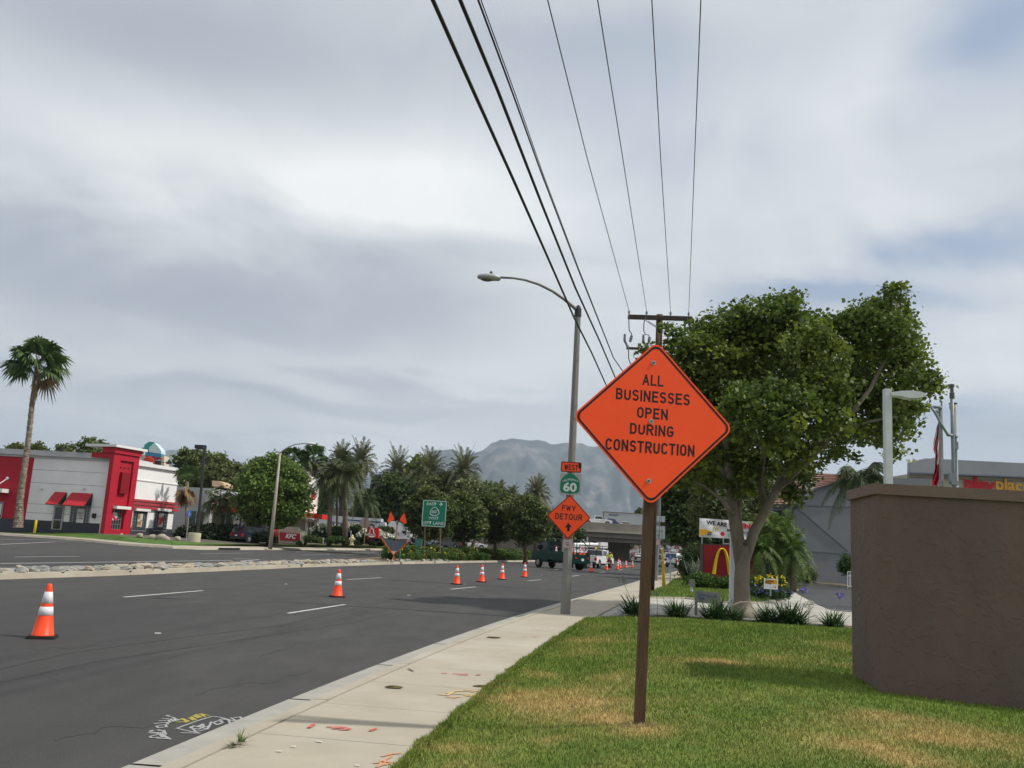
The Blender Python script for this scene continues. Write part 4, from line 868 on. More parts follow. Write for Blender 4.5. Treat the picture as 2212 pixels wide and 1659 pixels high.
# ================= red and white corner restaurant =================
r1=lambda X,Y:(X*.1961,914.9+Y*.1961)
r2=lambda X,Y:(406.6+X*.1961,914.9+Y*.1961)
kwhite=mat('render_white',(.80,.80,.80),.8,(.74,.74,.74),scale=.7,detail=6)
kred=mat('render_red',(.42,.012,.03),.6,(.38,.012,.028),scale=1); kdark=mat('render_charcoal',(.035,.04,.055),.7,(.045,.05,.062),scale=1)
ktrim=mat('trim_white',(.72,.72,.70),.6); kred2=mat('awning_red',(.45,.025,.035),.6); bandr=mat('band_red',(.40,.05,.06),.6)
alum=mat('aluminium',(.33,.34,.34),.4,metal=.4); paper=mat('poster_white',(.62,.62,.62),.7)
pw_=P(*r1(1105,1210),92.8)
FL=Fr(pw_,(1,-.06)); FR=Fr(P(*r1(1440,1240),96.6),(.30,.954))
zb=FL.uv(*r1(600,1170))[1]; ztop=FL.uv(*r1(1205,395))[1]
kf=thing('chicken_restaurant','red and white fast food building with red tower and awnings behind the far verge','building',(pw_.x,pw_.y,zb))
def U(fr,X,Y,rr=r1): return fr.uv(*rr(X,Y))[0]
def Z(fr,X,Y,rr=r1): return fr.uv(*rr(X,Y))[1]
uR=U(FL,1110,1000); uM=U(FL,330,700); uL=U(FL,-900,700); zbase=Z(FL,1110,1103); 
mb=MB(); FL.bx(mb,uM,uR+.2,zb-1,ztop,-9,0) 
wl=mb.build('wall',kwhite,kf)
mb=MB(); FL.bx(mb,uL,uM,zb-1,ztop,-9,.03); mb.build('wall',kred,kf)
mb=MB(); FL.bx(mb,uL,uR+.02,zb-1,zbase,-.2,.09); mb.build('wall_base',kdark,kf)
mb=MB(); FL.bx(mb,uL,uR+.5,ztop-.0,ztop+.55,-9.2,.35); FL.bx(mb,uL,uR+.3,ztop-.22,ztop,-.2,.15); mb.build('parapet',mat('parapet_grey',(.42,.43,.44),.7,(.50,.51,.52),scale=.6),kf)
mb=MB()
for yy in (525,670,905,1003): 
    v=Z(FL,750,yy); FL.bx(mb,uM,uR,v-.02,v+.02,-.1,.004)
mb.build('wall_groove',mat('groove_grey',(.25,.25,.25),.8),kf)
# right-facing return + right wing
xx=FR.uv(*r1(1300,900))[0]; 
uA=U(FR,1470,900); uB=U(FR,1900,1100); zr=Z(FR,1900,520); zb2=Z(FR,1870,1250); zbk=Z(FR,1890,1165)
mb=MB(); FR.bx(mb,uA-1.0,uB,zb2-1,zr,-8,0); mb.build('wall',mat('render_bright_white',(.82,.82,.81),.75,(.77,.77,.76),scale=.8),kf)
mb=MB(); FR.bx(mb,uA-1.0,uB+.02,zb2-1,zbk,-.2,.06); mb.build('wall_base',kdark,kf)
mb=MB(); FR.bx(mb,uA-1,uB+.35,zr,zr+.38,-8.1,.3); v=Z(FR,1700,640); FR.bx(mb,uA-1,uB+.1,v-.08,v+.02,-.1,.08); mb.build('parapet',ktrim,kf)
for y0,y1 in ((845,868),(880,905),(918,945)):
    mb=MB(); va=Z(FR,1700,y0);vb_=Z(FR,1700,y1); FR.bx(mb,uA-.3,uB+.5,va-.05,vb_-.05,-.1,.30); mb.build('canopy_slat',bandr,kf)
def window(fr,x0,y0,x1,y1,par,poster=None,grid=(5,6),rr=r1,n=.0,eyebrow=None):
    (u0,_),(u1,_)=fr.uv(*rr(x0,(y0+y1)/2)),fr.uv(*rr(x1,(y0+y1)/2)); _,v1=fr.uv(*rr((x0+x1)/2,y0)); _,v0=fr.uv(*rr((x0+x1)/2,y1))
    mb=MB(); fr.bx(mb,u0,u1,v0,v1,n-.05,n+.03); f=mb.build('window',mat('window_glass',(.022,.03,.034),.12,(.05,.075,.075),scale=1.3,spec=.6),par)
    mb=MB(); t=.07
    for a,b,c,d in ((u0,u0+t,v0,v1),(u1-t,u1,v0,v1),(u0+t,u1-t,v1-t,v1),(u0+t,u1-t,v0,v0+t)): fr.bx(mb,a,b,c,d,n-.05,n+.08)
    if grid:
        for i in range(1,grid[0]): 
            if i in (1,grid[0]-1) : uu=u0+(u1-u0)*i/grid[0]; fr.bx(mb,uu-.02,uu+.02,v0+t,v1-t,n+.03,n+.055)
        for i in range(1,grid[1]):
            vv=v0+(v1-v0)*i/grid[1]
            for a,b in ((u0+t,u0+(u1-u0)/grid[0]-.02),(u1-(u1-u0)/grid[0]+.02,u1-t)): fr.bx(mb,a,b,vv-.018,vv+.018,n+.03,n+.052)
        vv=v0+(v1-v0)*.17
        for i in range(1,grid[0]*2): uu=u0+(u1-u0)*i/(grid[0]*2); fr.bx(mb,uu-.015,uu+.015,v0+t,vv,n+.03,n+.05)
    mb.build('window_frame',alum,f)
    if poster:
        px0,px1,py0,py1,pm=poster; a=u0+(u1-u0)*px0; b=u0+(u1-u0)*px1; c=v0+(v1-v0)*py0; d=v0+(v1-v0)*py1
        mb=MB(); fr.bx(mb,a,b,c,d,n+.03,n+.09); mb.build('poster',pm,f)
    return f,(u0,u1,v0,v1)
w1,(a0,a1,b0,b1)=window(FL,770,905,990,1150,kf,(.36,.72,.22,.86,paper),(6,7))
c=FL.pt(a0+(a1-a0)*.54,b0+(b1-b0)*.56,.1)
for i,tx_ in enumerate(('DRIVE','THRU','IS OPEN')): text(tx_,c+Vector((0,0,.25-.27*i)),FL.U if FL.U.x>0 else -FL.U,(0,0,1),FL.N,.17,signblk,w1,w=.62,bold=.02)
window(FL,-120,860,35,1040,kf,(.1,.9,.2,.9,paper),(3,4),n=.03)
# glass entrance
mb=MB(); FL.pbx(mb,*r1(585,905),*r1(700,1168),-.1,.10); dd_=mb.build('door',alum,kf); mb=MB(); FL.pbx(mb,*r1(603,922),*r1(682,1160),.0,.12); mb.build('door_glass',glass,dd_); mb=MB(); FL.pbx(mb,*r1(600,1056),*r1(690,1066),.0,.15); mb.build('door_handle',alum,dd_)
# awnings
for x0,x1,xb0,xb1,y0,y1 in ((605,740,545,690,755,902),(790,1025,722,972,765,918)):
    ut0,ut1=U(FL,x0,y0),U(FL,x1,y0); vt=Z(FL,(x0+x1)/2,y0); 
    d=1.45; vbm=Z(FL,(xb0+xb1)/2,y1)+.12; mb=MB()
    A=FL.pt(ut0,vt,.02);B=FL.pt(ut1,vt,.02);C=FL.pt(ut1,vbm,d);E=FL.pt(ut0,vbm,d); n3_=Vector((0,0,-.05))
    mb.prism([A,B,C,E],n3_); o=mb.build('awning',kred2,kf)
    for uu in (ut0+.01,ut1-.01): mb=MB(); mb.tube([FL.pt(uu,vt-.1,.02),FL.pt(uu,vbm-.05,.02),FL.pt(uu,vbm-.05,d-.05)],.035,6); mb.build('awning_stay',dgrey,o)
    mb=MB(); mb.prism([FL.pt(ut1-.02,vt,.03),FL.pt(ut1-.02,vbm,.03),FL.pt(ut1-.02,vbm,d)],FL.U*.02); mb.build('awning_side',dgrey,o)
mb=MB(); FL.pbx(mb,*r1(1030,990),*r1(1058,1042),0,.35); mb.build('gas_meter',black,kf)
for X in (463,932):
    mb=MB(); p=FL.pt(*FL.uv(*r1(X,715)),.0); mb.tube([p,p+FL.N*.3],.11,10); mb.build('wall_light',ktrim,kf)
# hanging shelf sign on the red wall at the left edge
mb=MB(); FL.pbx(mb,*r1(-160,718),*r1(108,760),.1,1.3); mb.build('entrance_canopy',ktrim,kf)
mb=MB(); mb.tube([FL.pt(*FL.uv(*r1(92,605)),.15),FL.pt(*FL.uv(*r1(5,712)),1.1)],.05,8); p=FL.pt(*FL.uv(*r1(92,605)),.15); mb.ell(p,(.17,.17,.17)); mb.build('canopy_stay',ktrim,kf)
for X,Y in ((790,300),(990,320)):
    mb=MB(); a=FL.pt(*FL.uv(*r1(X,Y+50)),-.2); t=FL.pt(*FL.uv(*r1(X+8,Y-8)),-.2); q=FL.pt(*FL.uv(*r1(X-80,Y-10)),.8); mb.tube([a,t,q],.035,6); mb.box(q,(.45,.35,.25)); mb.build('roof_lamp',dgrey,kf)
# tower
FT=Fr(P(*r1(1170,1222),92.0),(.30,.954))
TU=lambda X,Y=900: FT.uv(*r1(X,Y))[0]; TZ=lambda Y,X=1350: FT.uv(*r1(X,Y))[1]
t0,t1=TU(1180,1100),TU(1440,1150); tz=TZ(345,1400); tzb=TZ(1225,1300)
# the red tower: lean in the picture is only the camera tilt
t0=(TU(1150,1190)+TU(1255,350))/2; t1=(TU(1438,1200)+TU(1530,420))/2
mb=MB(); v0,v1=tzb-1,tz
ou0,ou1=TU(1218,1040)+.0,TU(1400,1040)-.0
gw=.8
# piers, lintel and recessed panel give the front its depth
rec=.22; iw=(t1-t0); i0=t0+iw*.27; i1=t0+iw*.80
zrt=TZ(415,1400); zrb=TZ(905,1330)
FT.bx(mb,t0,i0,zrb,zrt,-.5,0); FT.bx(mb,i1,t1,zrb,zrt,-.5,0); FT.bx(mb,t0,t1,zrt,v1,-.5,0); FT.bx(mb,t0+.04,t1-.04,ztop+.1,v1-.02,-3,-.45); FT.bx(mb,i0,i1,zrb,zrt,-.5,-rec)
wz0=TZ(1165,1280); wu0=t0+iw*.24; wu1=t0+iw*.70
FT.bx(mb,t0,t1,v0,wz0,-.5,0); FT.bx(mb,t0,wu0,wz0,zrb,-.5,0); FT.bx(mb,wu1,t1,wz0,zrb,-.5,0); FT.bx(mb,wu0,wu1,wz0,zrb,-.5,-.3); tw=mb.build('tower',kred,kf)
mb=MB(); FT.bx(mb,t0-.12,t1+.12,v1,v1+.6,-1.45,.15); mb.build('tower_cap',kred,kf)
mb=MB(); FT.bx(mb,t0-.4,t1+.55,v1+.6,v1+.85,-3.5,.45); mb.build('tower_cornice',ktrim,kf)
mb=MB(); FT.bx(mb,wu0-.1,wu1+.25,zrb-.35,zrb-.05,0,.5); mb.build('window_eyebrow',ktrim,kf)
mb=MB(); FT.bx(mb,wu0+.05,wu1-.25,wz0,zrb-.36,-.3,-.22); gwn=mb.build('window',MATS['window_glass'],kf); mb=MB()
for k in range(5): uu=wu0+.05+(wu1-.3-wu0)*k/4; FT.bx(mb,uu-.02,uu+.02,wz0,zrb-.36,-.22,-.18)
for k in range(5): vv=wz0+(zrb-.4-wz0)*k/4; FT.bx(mb,wu0+.05,wu1-.25,vv-.02,vv+.02,-.22,-.185)
mb.build('window_frame',alum,gwn)
mb=MB(); FT.bx(mb,wu0+.12,wu0+.95,wz0+.9,zrb-.7,-.2,-.17); mb.build('poster',mat('poster_mixed',(.55,.50,.48),.7,(.35,.03,.05),scale=1.6,lo=.48,hi=.52),gwn)
# plain dark red sign box on the tower (its portrait is left out)
su0,su1=t0+iw*.37,t0+iw*.66; sv0,sv1=TZ(775,1380),TZ(540,1370)
mb=MB(); FT.bx(mb,su0,su1,sv0,sv1,-rec,.12); mb.build('sign_box',mat('sign_box_red',(.22,.008,.015),.5),kf)
for k in range(3):
    mb=MB(); uu=t0+iw*(.36+.15*k); FT.bx(mb,uu-.05,uu+.05,TZ(492,1350),TZ(478,1350),-rec,-rec+.15); mb.build('tower_spot',kdark,kf)
for X0,X1,pm in ((1455,1610,mat('poster_food',(.50,.50,.45),.7,(.30,.12,.06),scale=1.5,lo=.45,hi=.55)),(1690,1838,mat('poster_food_red',(.60,.55,.52),.7,(.45,.05,.05),scale=1.3,lo=.45,hi=.55))):
    window(FR,X0,960,X1,1185,kf,(.33,.68,.2,.88,pm),(5,6))
    mb=MB(); FR.pbx(mb,*r1(X0+20,938),*r1(X1+25,965),0,.35); mb.build('window_eyebrow',ktrim,kf)
for X0,X1 in ((1480,1540),(1360,1400)):
    pass
mb=MB(); mb.tube([FR.pt(*FR.uv(*r1(1520,330)),-.5),FR.pt(*FR.uv(*r1(1390,290)),-.6)],.05,6); 
for X in (1480,1535,1590): mb.box(FR.pt(*FR.uv(*r1(X,318)),-.4),(.4,.35,.35))
mb.build('roof_lamp',dgrey,kf)
mb=MB(); a=FR.pt(*FR.uv(*r1(1805,470)),-.6); b=FR.pt(*FR.uv(*r1(1815,425)),-.6); c=FR.pt(*FR.uv(*r1(1910,435)),-.6); mb.tube([a,b,c],.04,6); mb.box(c,(.5,.4,.3)); mb.build('roof_lamp',dgrey,kf)
# yellow bollard
def px_post(name,label,cat,X,Yb,Yt,d,r,m,n=10,group=None,base=None):
    b=P(X,Yb,d); t=P(X+ (Yb-Yt)*.0,Yt,d); t=Vector((b.x,b.y,t.z)); mb=MB(); mb.tube([b-Vector((0,0,.3)),t],r,n); return tag(mb.build(name,m,loc=b,smooth=False),label,cat,group),b,t
mb=MB(); X,Y=r1(385,1163); b=P(X,Y,91); mb.lathe(b,[(.13,-.4),(.13,.8),(.09,.88),(.02,.92)],12); tag(mb.build('bollard',mat('bollard_yellow',(.62,.48,.03),.5),loc=b,smooth=True),'yellow bollard on the verge in front of the charcoal wall base','bollard')
# boulders
for i,(X,Y,w) in enumerate(((1538,1238,.65),(1675,1256,.8),(1778,1258,.95),(1838,1276,.7),(1958,1272,.62),(1335,1226,.3))):
    q=P(*r1(X,Y),84-.6*i); mb=MB(); rock(mb,q+Vector((0,0,.02)),(w*.52,w*.42,w*.36),90+i); o=mb.build('boulder',mat('boulder_tan',(.44,.38,.29),.85,(.34,.30,.24),scale=2,detail=8),loc=q,smooth=True)
    tag(o,('boulder below the first window right of the red tower','boulder left of the biggest one beside the corner restaurant','biggest pale boulder at the corner of the red and white restaurant','boulder just right of the biggest one','boulder nearest the blue parking sign','tiny boulder at the foot of the red tower')[i],'boulder','tan boulders by the corner restaurant')
# blue disabled parking sign
blue=mat('sign_blue',(.02,.10,.42),.5)
def access_sign(label,X,Yb,Y0,Y1,d,rr,lean=0,parkc=steel):
    b=P(*rr(X,Yb),d); t=P(*rr(X+lean,Y0),d); o=thing('parking_sign',label,'sign',b); mb=MB(); mb.tube([b,Vector((t.x,t.y,t.z))],.04,6); mb.build('post',parkc,o)
    h=(P(*rr(X,Y0),d)-P(*rr(X,Y1),d)).length; c=(P(*rr(X+lean,Y0),d)+P(*rr(X+lean,Y1),d))/2; N=(CAM-c); N.z=0; N.normalize(); U=Vector((-N.y,N.x,0)); U=-U if U.x<0 else U; V=Vector((0,0,1)); s=h
    mb=MB(); plate(mb,c+N*.05,U,V,N,rrect(s*.72,s,.05*s),0,.02); pl=mb.build('sign_plate',blue,o)
    mb=MB(); q=c+N*.075
    def tb(pts,r): mb.tube([q+U*x*s+V*y*s for x,y in pts],r*s,6)
    tb([(-.06,.25),(-.06,.02),(.1,.0),(.17,-.16)],.03); tb([(-.06,.12),(.08,.10)],.025); mb.ell(q+U*(-.06)*s+V*.33*s,(.05*s,.02,.05*s),8,6)
    tb([(.16*math.cos(R(a))-.02,.16*math.sin(R(a))-.13) for a in range(100,345,20)],.022); tb([(-.15,-.38),(.15,-.38)],.015)
    mb.build('wheelchair_symbol',lw,pl); return o
access_sign('blue disabled parking sign on a thin leaning post beside the black lamp post',2048,1300,960,1025,80,r1,38)
# black lot lamp on concrete base
D=83.; b=P(*r2(62,1290),D); o=thing('parking_lamp','tall black parking lot lamp standing on a round cream concrete base','lamp post',b)
mb=MB(); zt_=P(*r2(62,1203),D).z; mb.lathe(b,[(.58,-.3),(.58,zt_-b.z-.03),(.5,zt_-b.z)],20); mb.build('base',mat('cream_concrete',(.50,.47,.33),.8,(.42,.39,.27),scale=2),o)
t=P(*r2(185,238),D); mb=MB(); mb.tube([Vector((b.x+.25,b.y,zt_)),Vector((b.x+.25+ (t.x-b.x-.25),t.y,t.z))],[.14,.12],8); mb.build('pole',dgrey,o)
a=P(*r2(92,238),D); c=P(*r2(170,282),D); mb=MB(); mb.b2((a.x,D-.5,c.z),(c.x+.1,D+.5,a.z)); mb.build('lamp_head',dgrey,o)
# far cobra-head street lamp
b=P(*r2(905,1352),90.); o=thing('street_lamp','pale concrete street lamp with a white cobra head across the road','street lamp',b); D=90.
t=P(*r2(1015,305),D); mb=MB(); mb.tube([b-Vector((0,0,.3)),t],[.21,.10],10); mb.build('pole',mat('pale_concrete_pole',(.42,.38,.32),.8,(.34,.30,.26),scale=1.4,stretch=(1,1,.3)),o,smooth=True)
mb=MB(); mb.tube([P(*r2(x,y),D-.8*i) for i,(x,y) in enumerate(((1018,320),(1060,285),(1120,250),(1190,228),(1290,218)))],.06,8); mb.build('arm',steel,o,smooth=True)
mb=MB(); c=P(*r2(1345,222),D-3.5); mb.ell(c,(.55,.25,.14),14,8); mb.build('lamp_head',mat('lamp_white',(.62,.63,.62),.4),o,smooth=True)
# pylon sign far behind
D=170.; b=P(*r1(1680,620),D); b.z=.5; o=thing('pylon_sign','tall shopping centre sign with teal gabled top behind the restaurant roof','sign',b)
teal=mat('teal_roof',(.04,.30,.26),.6); mint=mat('mint_panel',(.52,.66,.66),.6)
def pp(mb,pts,d,th,mi=0,rr=r1): mb.prism([P(*rr(x,y),d) for x,y in pts],(0,th,0),mi)
mb=MB(); pp(mb,[(1595,435),(1540,440),(1555,345),(1600,345)],D,2.5); pp(mb,[(1770,480),(1770,350),(1808,355),(1808,475)],D,2.5); pp(mb,[(1540,600),(1540,430),(1808,470),(1808,640)],D+.2,2); mb.build('column',mat('cream_column',(.55,.50,.38),.7),o)
mb=MB(); pp(mb,[(1640,315),(1640,268),(1700,208),(1750,265),(1775,300),(1775,332)],D-.1,2.2); mb.build('gable_panel',mint,o)
mb=MB(); pp(mb,[(1560,305),(1562,268),(1588,260),(1590,235),(1640,200),(1705,205),(1640,265),(1635,300),(1640,318)],D,2.6); mb.build('gable_roof',teal,o)
mb=MB(); pp(mb,[(1600,352),(1600,318),(1775,335),(1775,372)],D-.2,1); pn=mb.build('panel',mat('panel_blue',(.05,.22,.36),.6),o)
mb=MB(); pp(mb,[(1600,388),(1600,354),(1775,374),(1775,405)],D-.2,1); mb.build('panel',mat('panel_maroon',(.25,.02,.03),.6,(.6,.5,.5),scale=1.4,lo=.55,hi=.6),o)
mb=MB(); pp(mb,[(1592,445),(1592,392),(1680,402),(1680,455)],D-.2,1); mb.build('panel',mat('panel_cream',(.60,.55,.35),.6),o)
mb=MB(); mb.ell(P(*r1(1635,436),D-.3),(1.2,.2,1.3),12,8); mb.build('logo_spot',mat('panel_red',(.5,.04,.02),.6),o)
mb=MB(); pp(mb,[(1684,455),(1684,404),(1772,412),(1772,470)],D-.2,1); mb.build('panel',dgrey,o)
# ================= second (white) restaurant =================
FW=Fr(P(*r2(230,1150),112),(1,-.10)); 
b=P(*r2(600,1170),112); sb=thing('sandwich_restaurant','white restaurant with a red band and square tower behind the green trees','building',b)
swh=mat('stucco_offwhite',(.58,.57,.54),.8,(.52,.51,.48),scale=.6); sred=mat('band_bright_red',(.60,.02,.015),.5)
WU=lambda X,Y=1000: FW.uv(*r2(X,Y))[0]; WZ=lambda Y,X=700: FW.uv(*r2(X,Y))[1]
zg=WZ(1165,600)-1
mb=MB(); FW.bx(mb,WU(-290,900),WU(245,1000),zg,WZ(705,100),-14,0); FW.bx(mb,WU(245,1000),WU(1000,1000),zg,WZ(790,600),-14,-1.5); wl2=mb.build('wall',mat('stucco_grey_white',(.38,.39,.40),.8,(.42,.43,.43),scale=.6),sb)
mb=MB(); FW.bx(mb,WU(245,1000)-.3,WU(285,1000),zg,WZ(730,270),-1,1.2); FW.bx(mb,WU(510,1080),WU(570,1080),zg,WZ(1000,540),-1.5,.3); FW.bx(mb,WU(600,1080),WU(612,1080),zg,WZ(1000,540),-1.5,.3); mb.build('pilaster',swh,sb)
mb=MB(); FW.bx(mb,WU(285,950),WU(1290,1000),WZ(985,600),WZ(920,600),-1.5,.5); mb.build('red_band',sred,sb)
for x0,x1,y0,y1 in ((-10,175,965,1160),(440,508,1000,1150),(620,790,1000,1150),(990,1110,1060,1150),(300,420,1000,1150)):
    mb=MB(); FW.bx(mb,WU(x0,1080),WU(x1,1080),WZ(y1,(x0+x1)/2),WZ(y0,(x0+x1)/2),-1.6,.02 if x0<200 else -1.4); w_=mb.build('window',MATS['window_glass'],sb)
    mb=MB(); 
    for k in range(3): uu=WU(x0+(x1-x0)*k/2,1080); FW.bx(mb,uu-.06,uu+.06,WZ(y1,(x0+x1)/2),WZ(y0,(x0+x1)/2),-1.4,.05 if x0<200 else -1.3)
    mb.build('window_frame',alum,w_)
mb=MB(); pp(mb,[(1345,930+50),(1272,975),(1262,580),(1330,583)],109,3.0,rr=r2); mb.prism([P(*r2(1275,985),106.2),P(*r2(1320,582),106.2),P(*r2(1455,600),110.5),P(*r2(1415,990),110.5)],(-1.6,2.,0)); mb.build('tower',mat('tower_white',(.80,.79,.77),.75,(.75,.74,.72),scale=.8),sb)
mb=MB(); pp(mb,[(1090,1015),(1095,975),(1215,965),(1475,1002),(1475,1052),(1215,1025)],105.5,6,rr=r2); mb.build('red_band',sred,sb)
mb=MB(); pp(mb,[(1000,1190),(1000,1025),(1290,1040),(1290,1210)],107.5,5,rr=r2); mb.build('wall',MATS['stucco_grey_white'],sb)
mb=MB(); pp(mb,[(1290,1200),(1290,1050),(1310,1050),(1310,1200)],106.3,.8,rr=r2); pp(mb,[(1385,1225),(1395,1050),(1420,1052),(1412,1228)],106.3,.8,rr=r2);pp(mb,[(1300,1078),(1300,1052),(1410,1060),(1410,1085)],106.3,.8,rr=r2); mb.build('pilaster',ktrim,sb)
mb=MB(); pp(mb,[(1310,1220),(1310,1080),(1390,1085),(1385,1228)],107,.4,rr=r2); pd=mb.build('door',mat('door_taupe',(.16,.14,.11),.7),sb)
mb=MB(); pp(mb,[(1345,1222),(1345,1085),(1352,1085),(1352,1222)],106.9,.1,rr=r2); mb.build('door_frame',ktrim,pd)
# red ring logo mark on tower
mb=MB(); O_=P(*r2(1385,800),107.5); mb.M=None; 
def tb3(pts,r,d=107.9,rr=r2): mb.tube([P(*rr(x,y),d) for x,y in pts],r,6)
tb3([(1375,790),(1372,765),(1378,745),(1385,745),(1390,765),(1390,790)],.12); tb3([(1362,800),(1400,785)],.16); tb3([(1385,805),(1395,820),(1388,835),(1370,835),(1362,815),(1365,800)],.13); mb.build('wall_logo',sred,sb)
mb=MB(); pp(mb,[(262,690),(262,628),(330,632),(390,660),(385,700)],116,4,rr=r2); mb.build('roof_unit',mat('roof_unit_tan',(.52,.36,.24),.8),sb)
# monument signs
D=95.; b=P(*r2(1120,1310),D); ms=thing('monument_sign','tan monument sign with an arched top and dark red letter panel by the street lamp','sign',b)
tan=mat('monument_tan',(.36,.31,.24),.8,(.30,.26,.2),scale=2); cream=mat('monument_cream',(.58,.53,.38),.8)
mb=MB(); pp(mb,[(995,1310),(995,1190),(1003,1165),(1055,1160),(1070,1145),(1120,1135),(1190,1142),(1225,1172),(1252,1180),(1252,1310)],D,1.0,rr=r2); mb.build('body',tan,ms)
mb=MB(); pp(mb,[(1252,1330),(1252,1195),(1283,1190),(1272,1330)],D-.35,1.6,rr=r2); pp(mb,[(1232,1300),(1232,1200),(1250,1200),(1250,1300)],D-.25,1.2,rr=r2); mb.build('pillar',cream,ms)
mb=MB(); pp(mb,[(1005,1285),(1008,1195),(1235,1215),(1228,1295)],D-.12,.12,rr=r2); mp=mb.build('panel',mat('panel_dark_red',(.26,.01,.02),.5),ms)
text('KFC',P(*r2(1132,1240),D-.13),(1,0,-.035),(0.05,0,1),(0,-1,0),.46,lw,mp,w=1.12,bold=.03,shear=.25,ext=.03)
D=93.5; b=P(*r2(2030,1290),D); m2=thing('monument_sign','square bright red sign with a white outlined hat logo beside white flowers','sign',b)
mb=MB(); pp(mb,[(1968,1265),(1972,1145),(2097,1148),(2095,1262)],D,.8,rr=r2); pn=mb.build('panel',mat('panel_hat_red',(.55,.012,.02),.5),m2)
mb=MB(); pp(mb,[(1975,1300),(1975,1265),(2050,1268),(2050,1300)],D+.1,.6,rr=r2); mb.build('base',mat('sign_base_dark',(.05,.03,.03),.8),m2)
mb=MB(); tb3([(1985,1212),(1998,1210),(2006,1165),(2020,1158),(2036,1163),(2042,1208),(2055,1213)],.05,D-.05); tb3([(1990,1240),(2010,1250),(2040,1250),(2055,1240)],.06,D-.05); mb.build('logo_outline',lw,pn)
text("Arby's",P(*r2(2016,1222),D-.06),(1,0,-.04),(0,0,1),(0,-1,0),.30,lw,pn,w=.90,bold=.02,shear=.15,ext=.03)
mb=MB(); tb3([(1985,1142),(1990,1120),(2015,1110),(2045,1120),(2052,1143)],.14,D+.3); mb.build('arch',mat('arch_grey',(.08,.09,.09),.7),m2)
# stop sign seen from behind, small posts, far hydrant
D=93.; b=P(*r2(1937,1335),D); o=thing('stop_sign','grey back of an octagonal stop sign on a thin post by the palms','sign',b)
mb=MB(); mb.tube([b,P(*r2(1953,1035),D)],.06,6); mb.build('post',mat('rust_post',(.16,.11,.07),.8),o)
c=P(*r2(1948,1098),D+.1); mb=MB(); mb.prism([c+Vector((0.56*math.cos(R(22.5+45*k)),0,0.56*math.sin(R(22.5+45*k)))) for k in range(8)],(0,.06,0)); mb.build('sign_plate',mat('sign_back',(.30,.24,.22),.6),o)
def hydrant(name,label,b,s,m):
    o=thing(name,label,'hydrant',b); mb=MB(); mb.lathe(b,[(.19*s,0),(.19*s,.06*s),(.12*s,.07*s),(.12*s,.5*s),(.17*s,.52*s),(.17*s,.58*s),(.13*s,.62*s),(.11*s,.72*s),(.04*s,.8*s),(.04*s,.86*s)],14); mb.build('barrel',m,o,smooth=False)
    for sx in (-1,1):
        mb=MB(); mb.tube([b+Vector((0,0,.48*s)),b+Vector((sx*.2*s,-.06*s,.48*s))],.065*s,8); mb.tube([b+Vector((sx*.2*s,-.06*s,.48*s)),b+Vector((sx*.24*s,-.07*s,.48*s))],.085*s,8); mb.build('nozzle',m,o)
    mb=MB(); mb.tube([b+Vector((0,0,.42*s)),b+Vector((0,-.22*s,.42*s))],.09*s,8); mb.build('nozzle',m,o)
    return o
hydrant('fire_hydrant','pale cream fire hydrant on the far verge by the palms',P(*r2(1800,1340),91.),1.25,mat('hydrant_cream',(.60,.50,.30),.6))
for X,Yb,Yt,lab,m_ in ((1788,1330,1190,'slim grey green marker post beside the cream hydrant',steel),(1485,1330,1270,'short grey marker post left of the palm trunks',steel)):
    b=P(*r2(X,Yb),92.); t=P(*r2(X+4,Yt),92.); mb=MB(); mb.tube([b,t],.06,6); mb.tube([t,t+Vector((0,0,.08))],[.09,.05],6); tag(mb.build('marker_post',m_,loc=b),lab,'post')
hb=P(*r2(965,1300),96.); mb=MB(); mb.box(hb+Vector((0,0,.9)),(1.0,.1,.8)); mb.tube([hb,hb+Vector((0,0,.6))],.05,6); tag(mb.build('small_sign',mat('small_sign_red',(.5,.03,.03),.6,(.6,.5,.5),scale=2,lo=.55,hi=.6),loc=hb),'small red round sign beside the tan monument sign','sign')
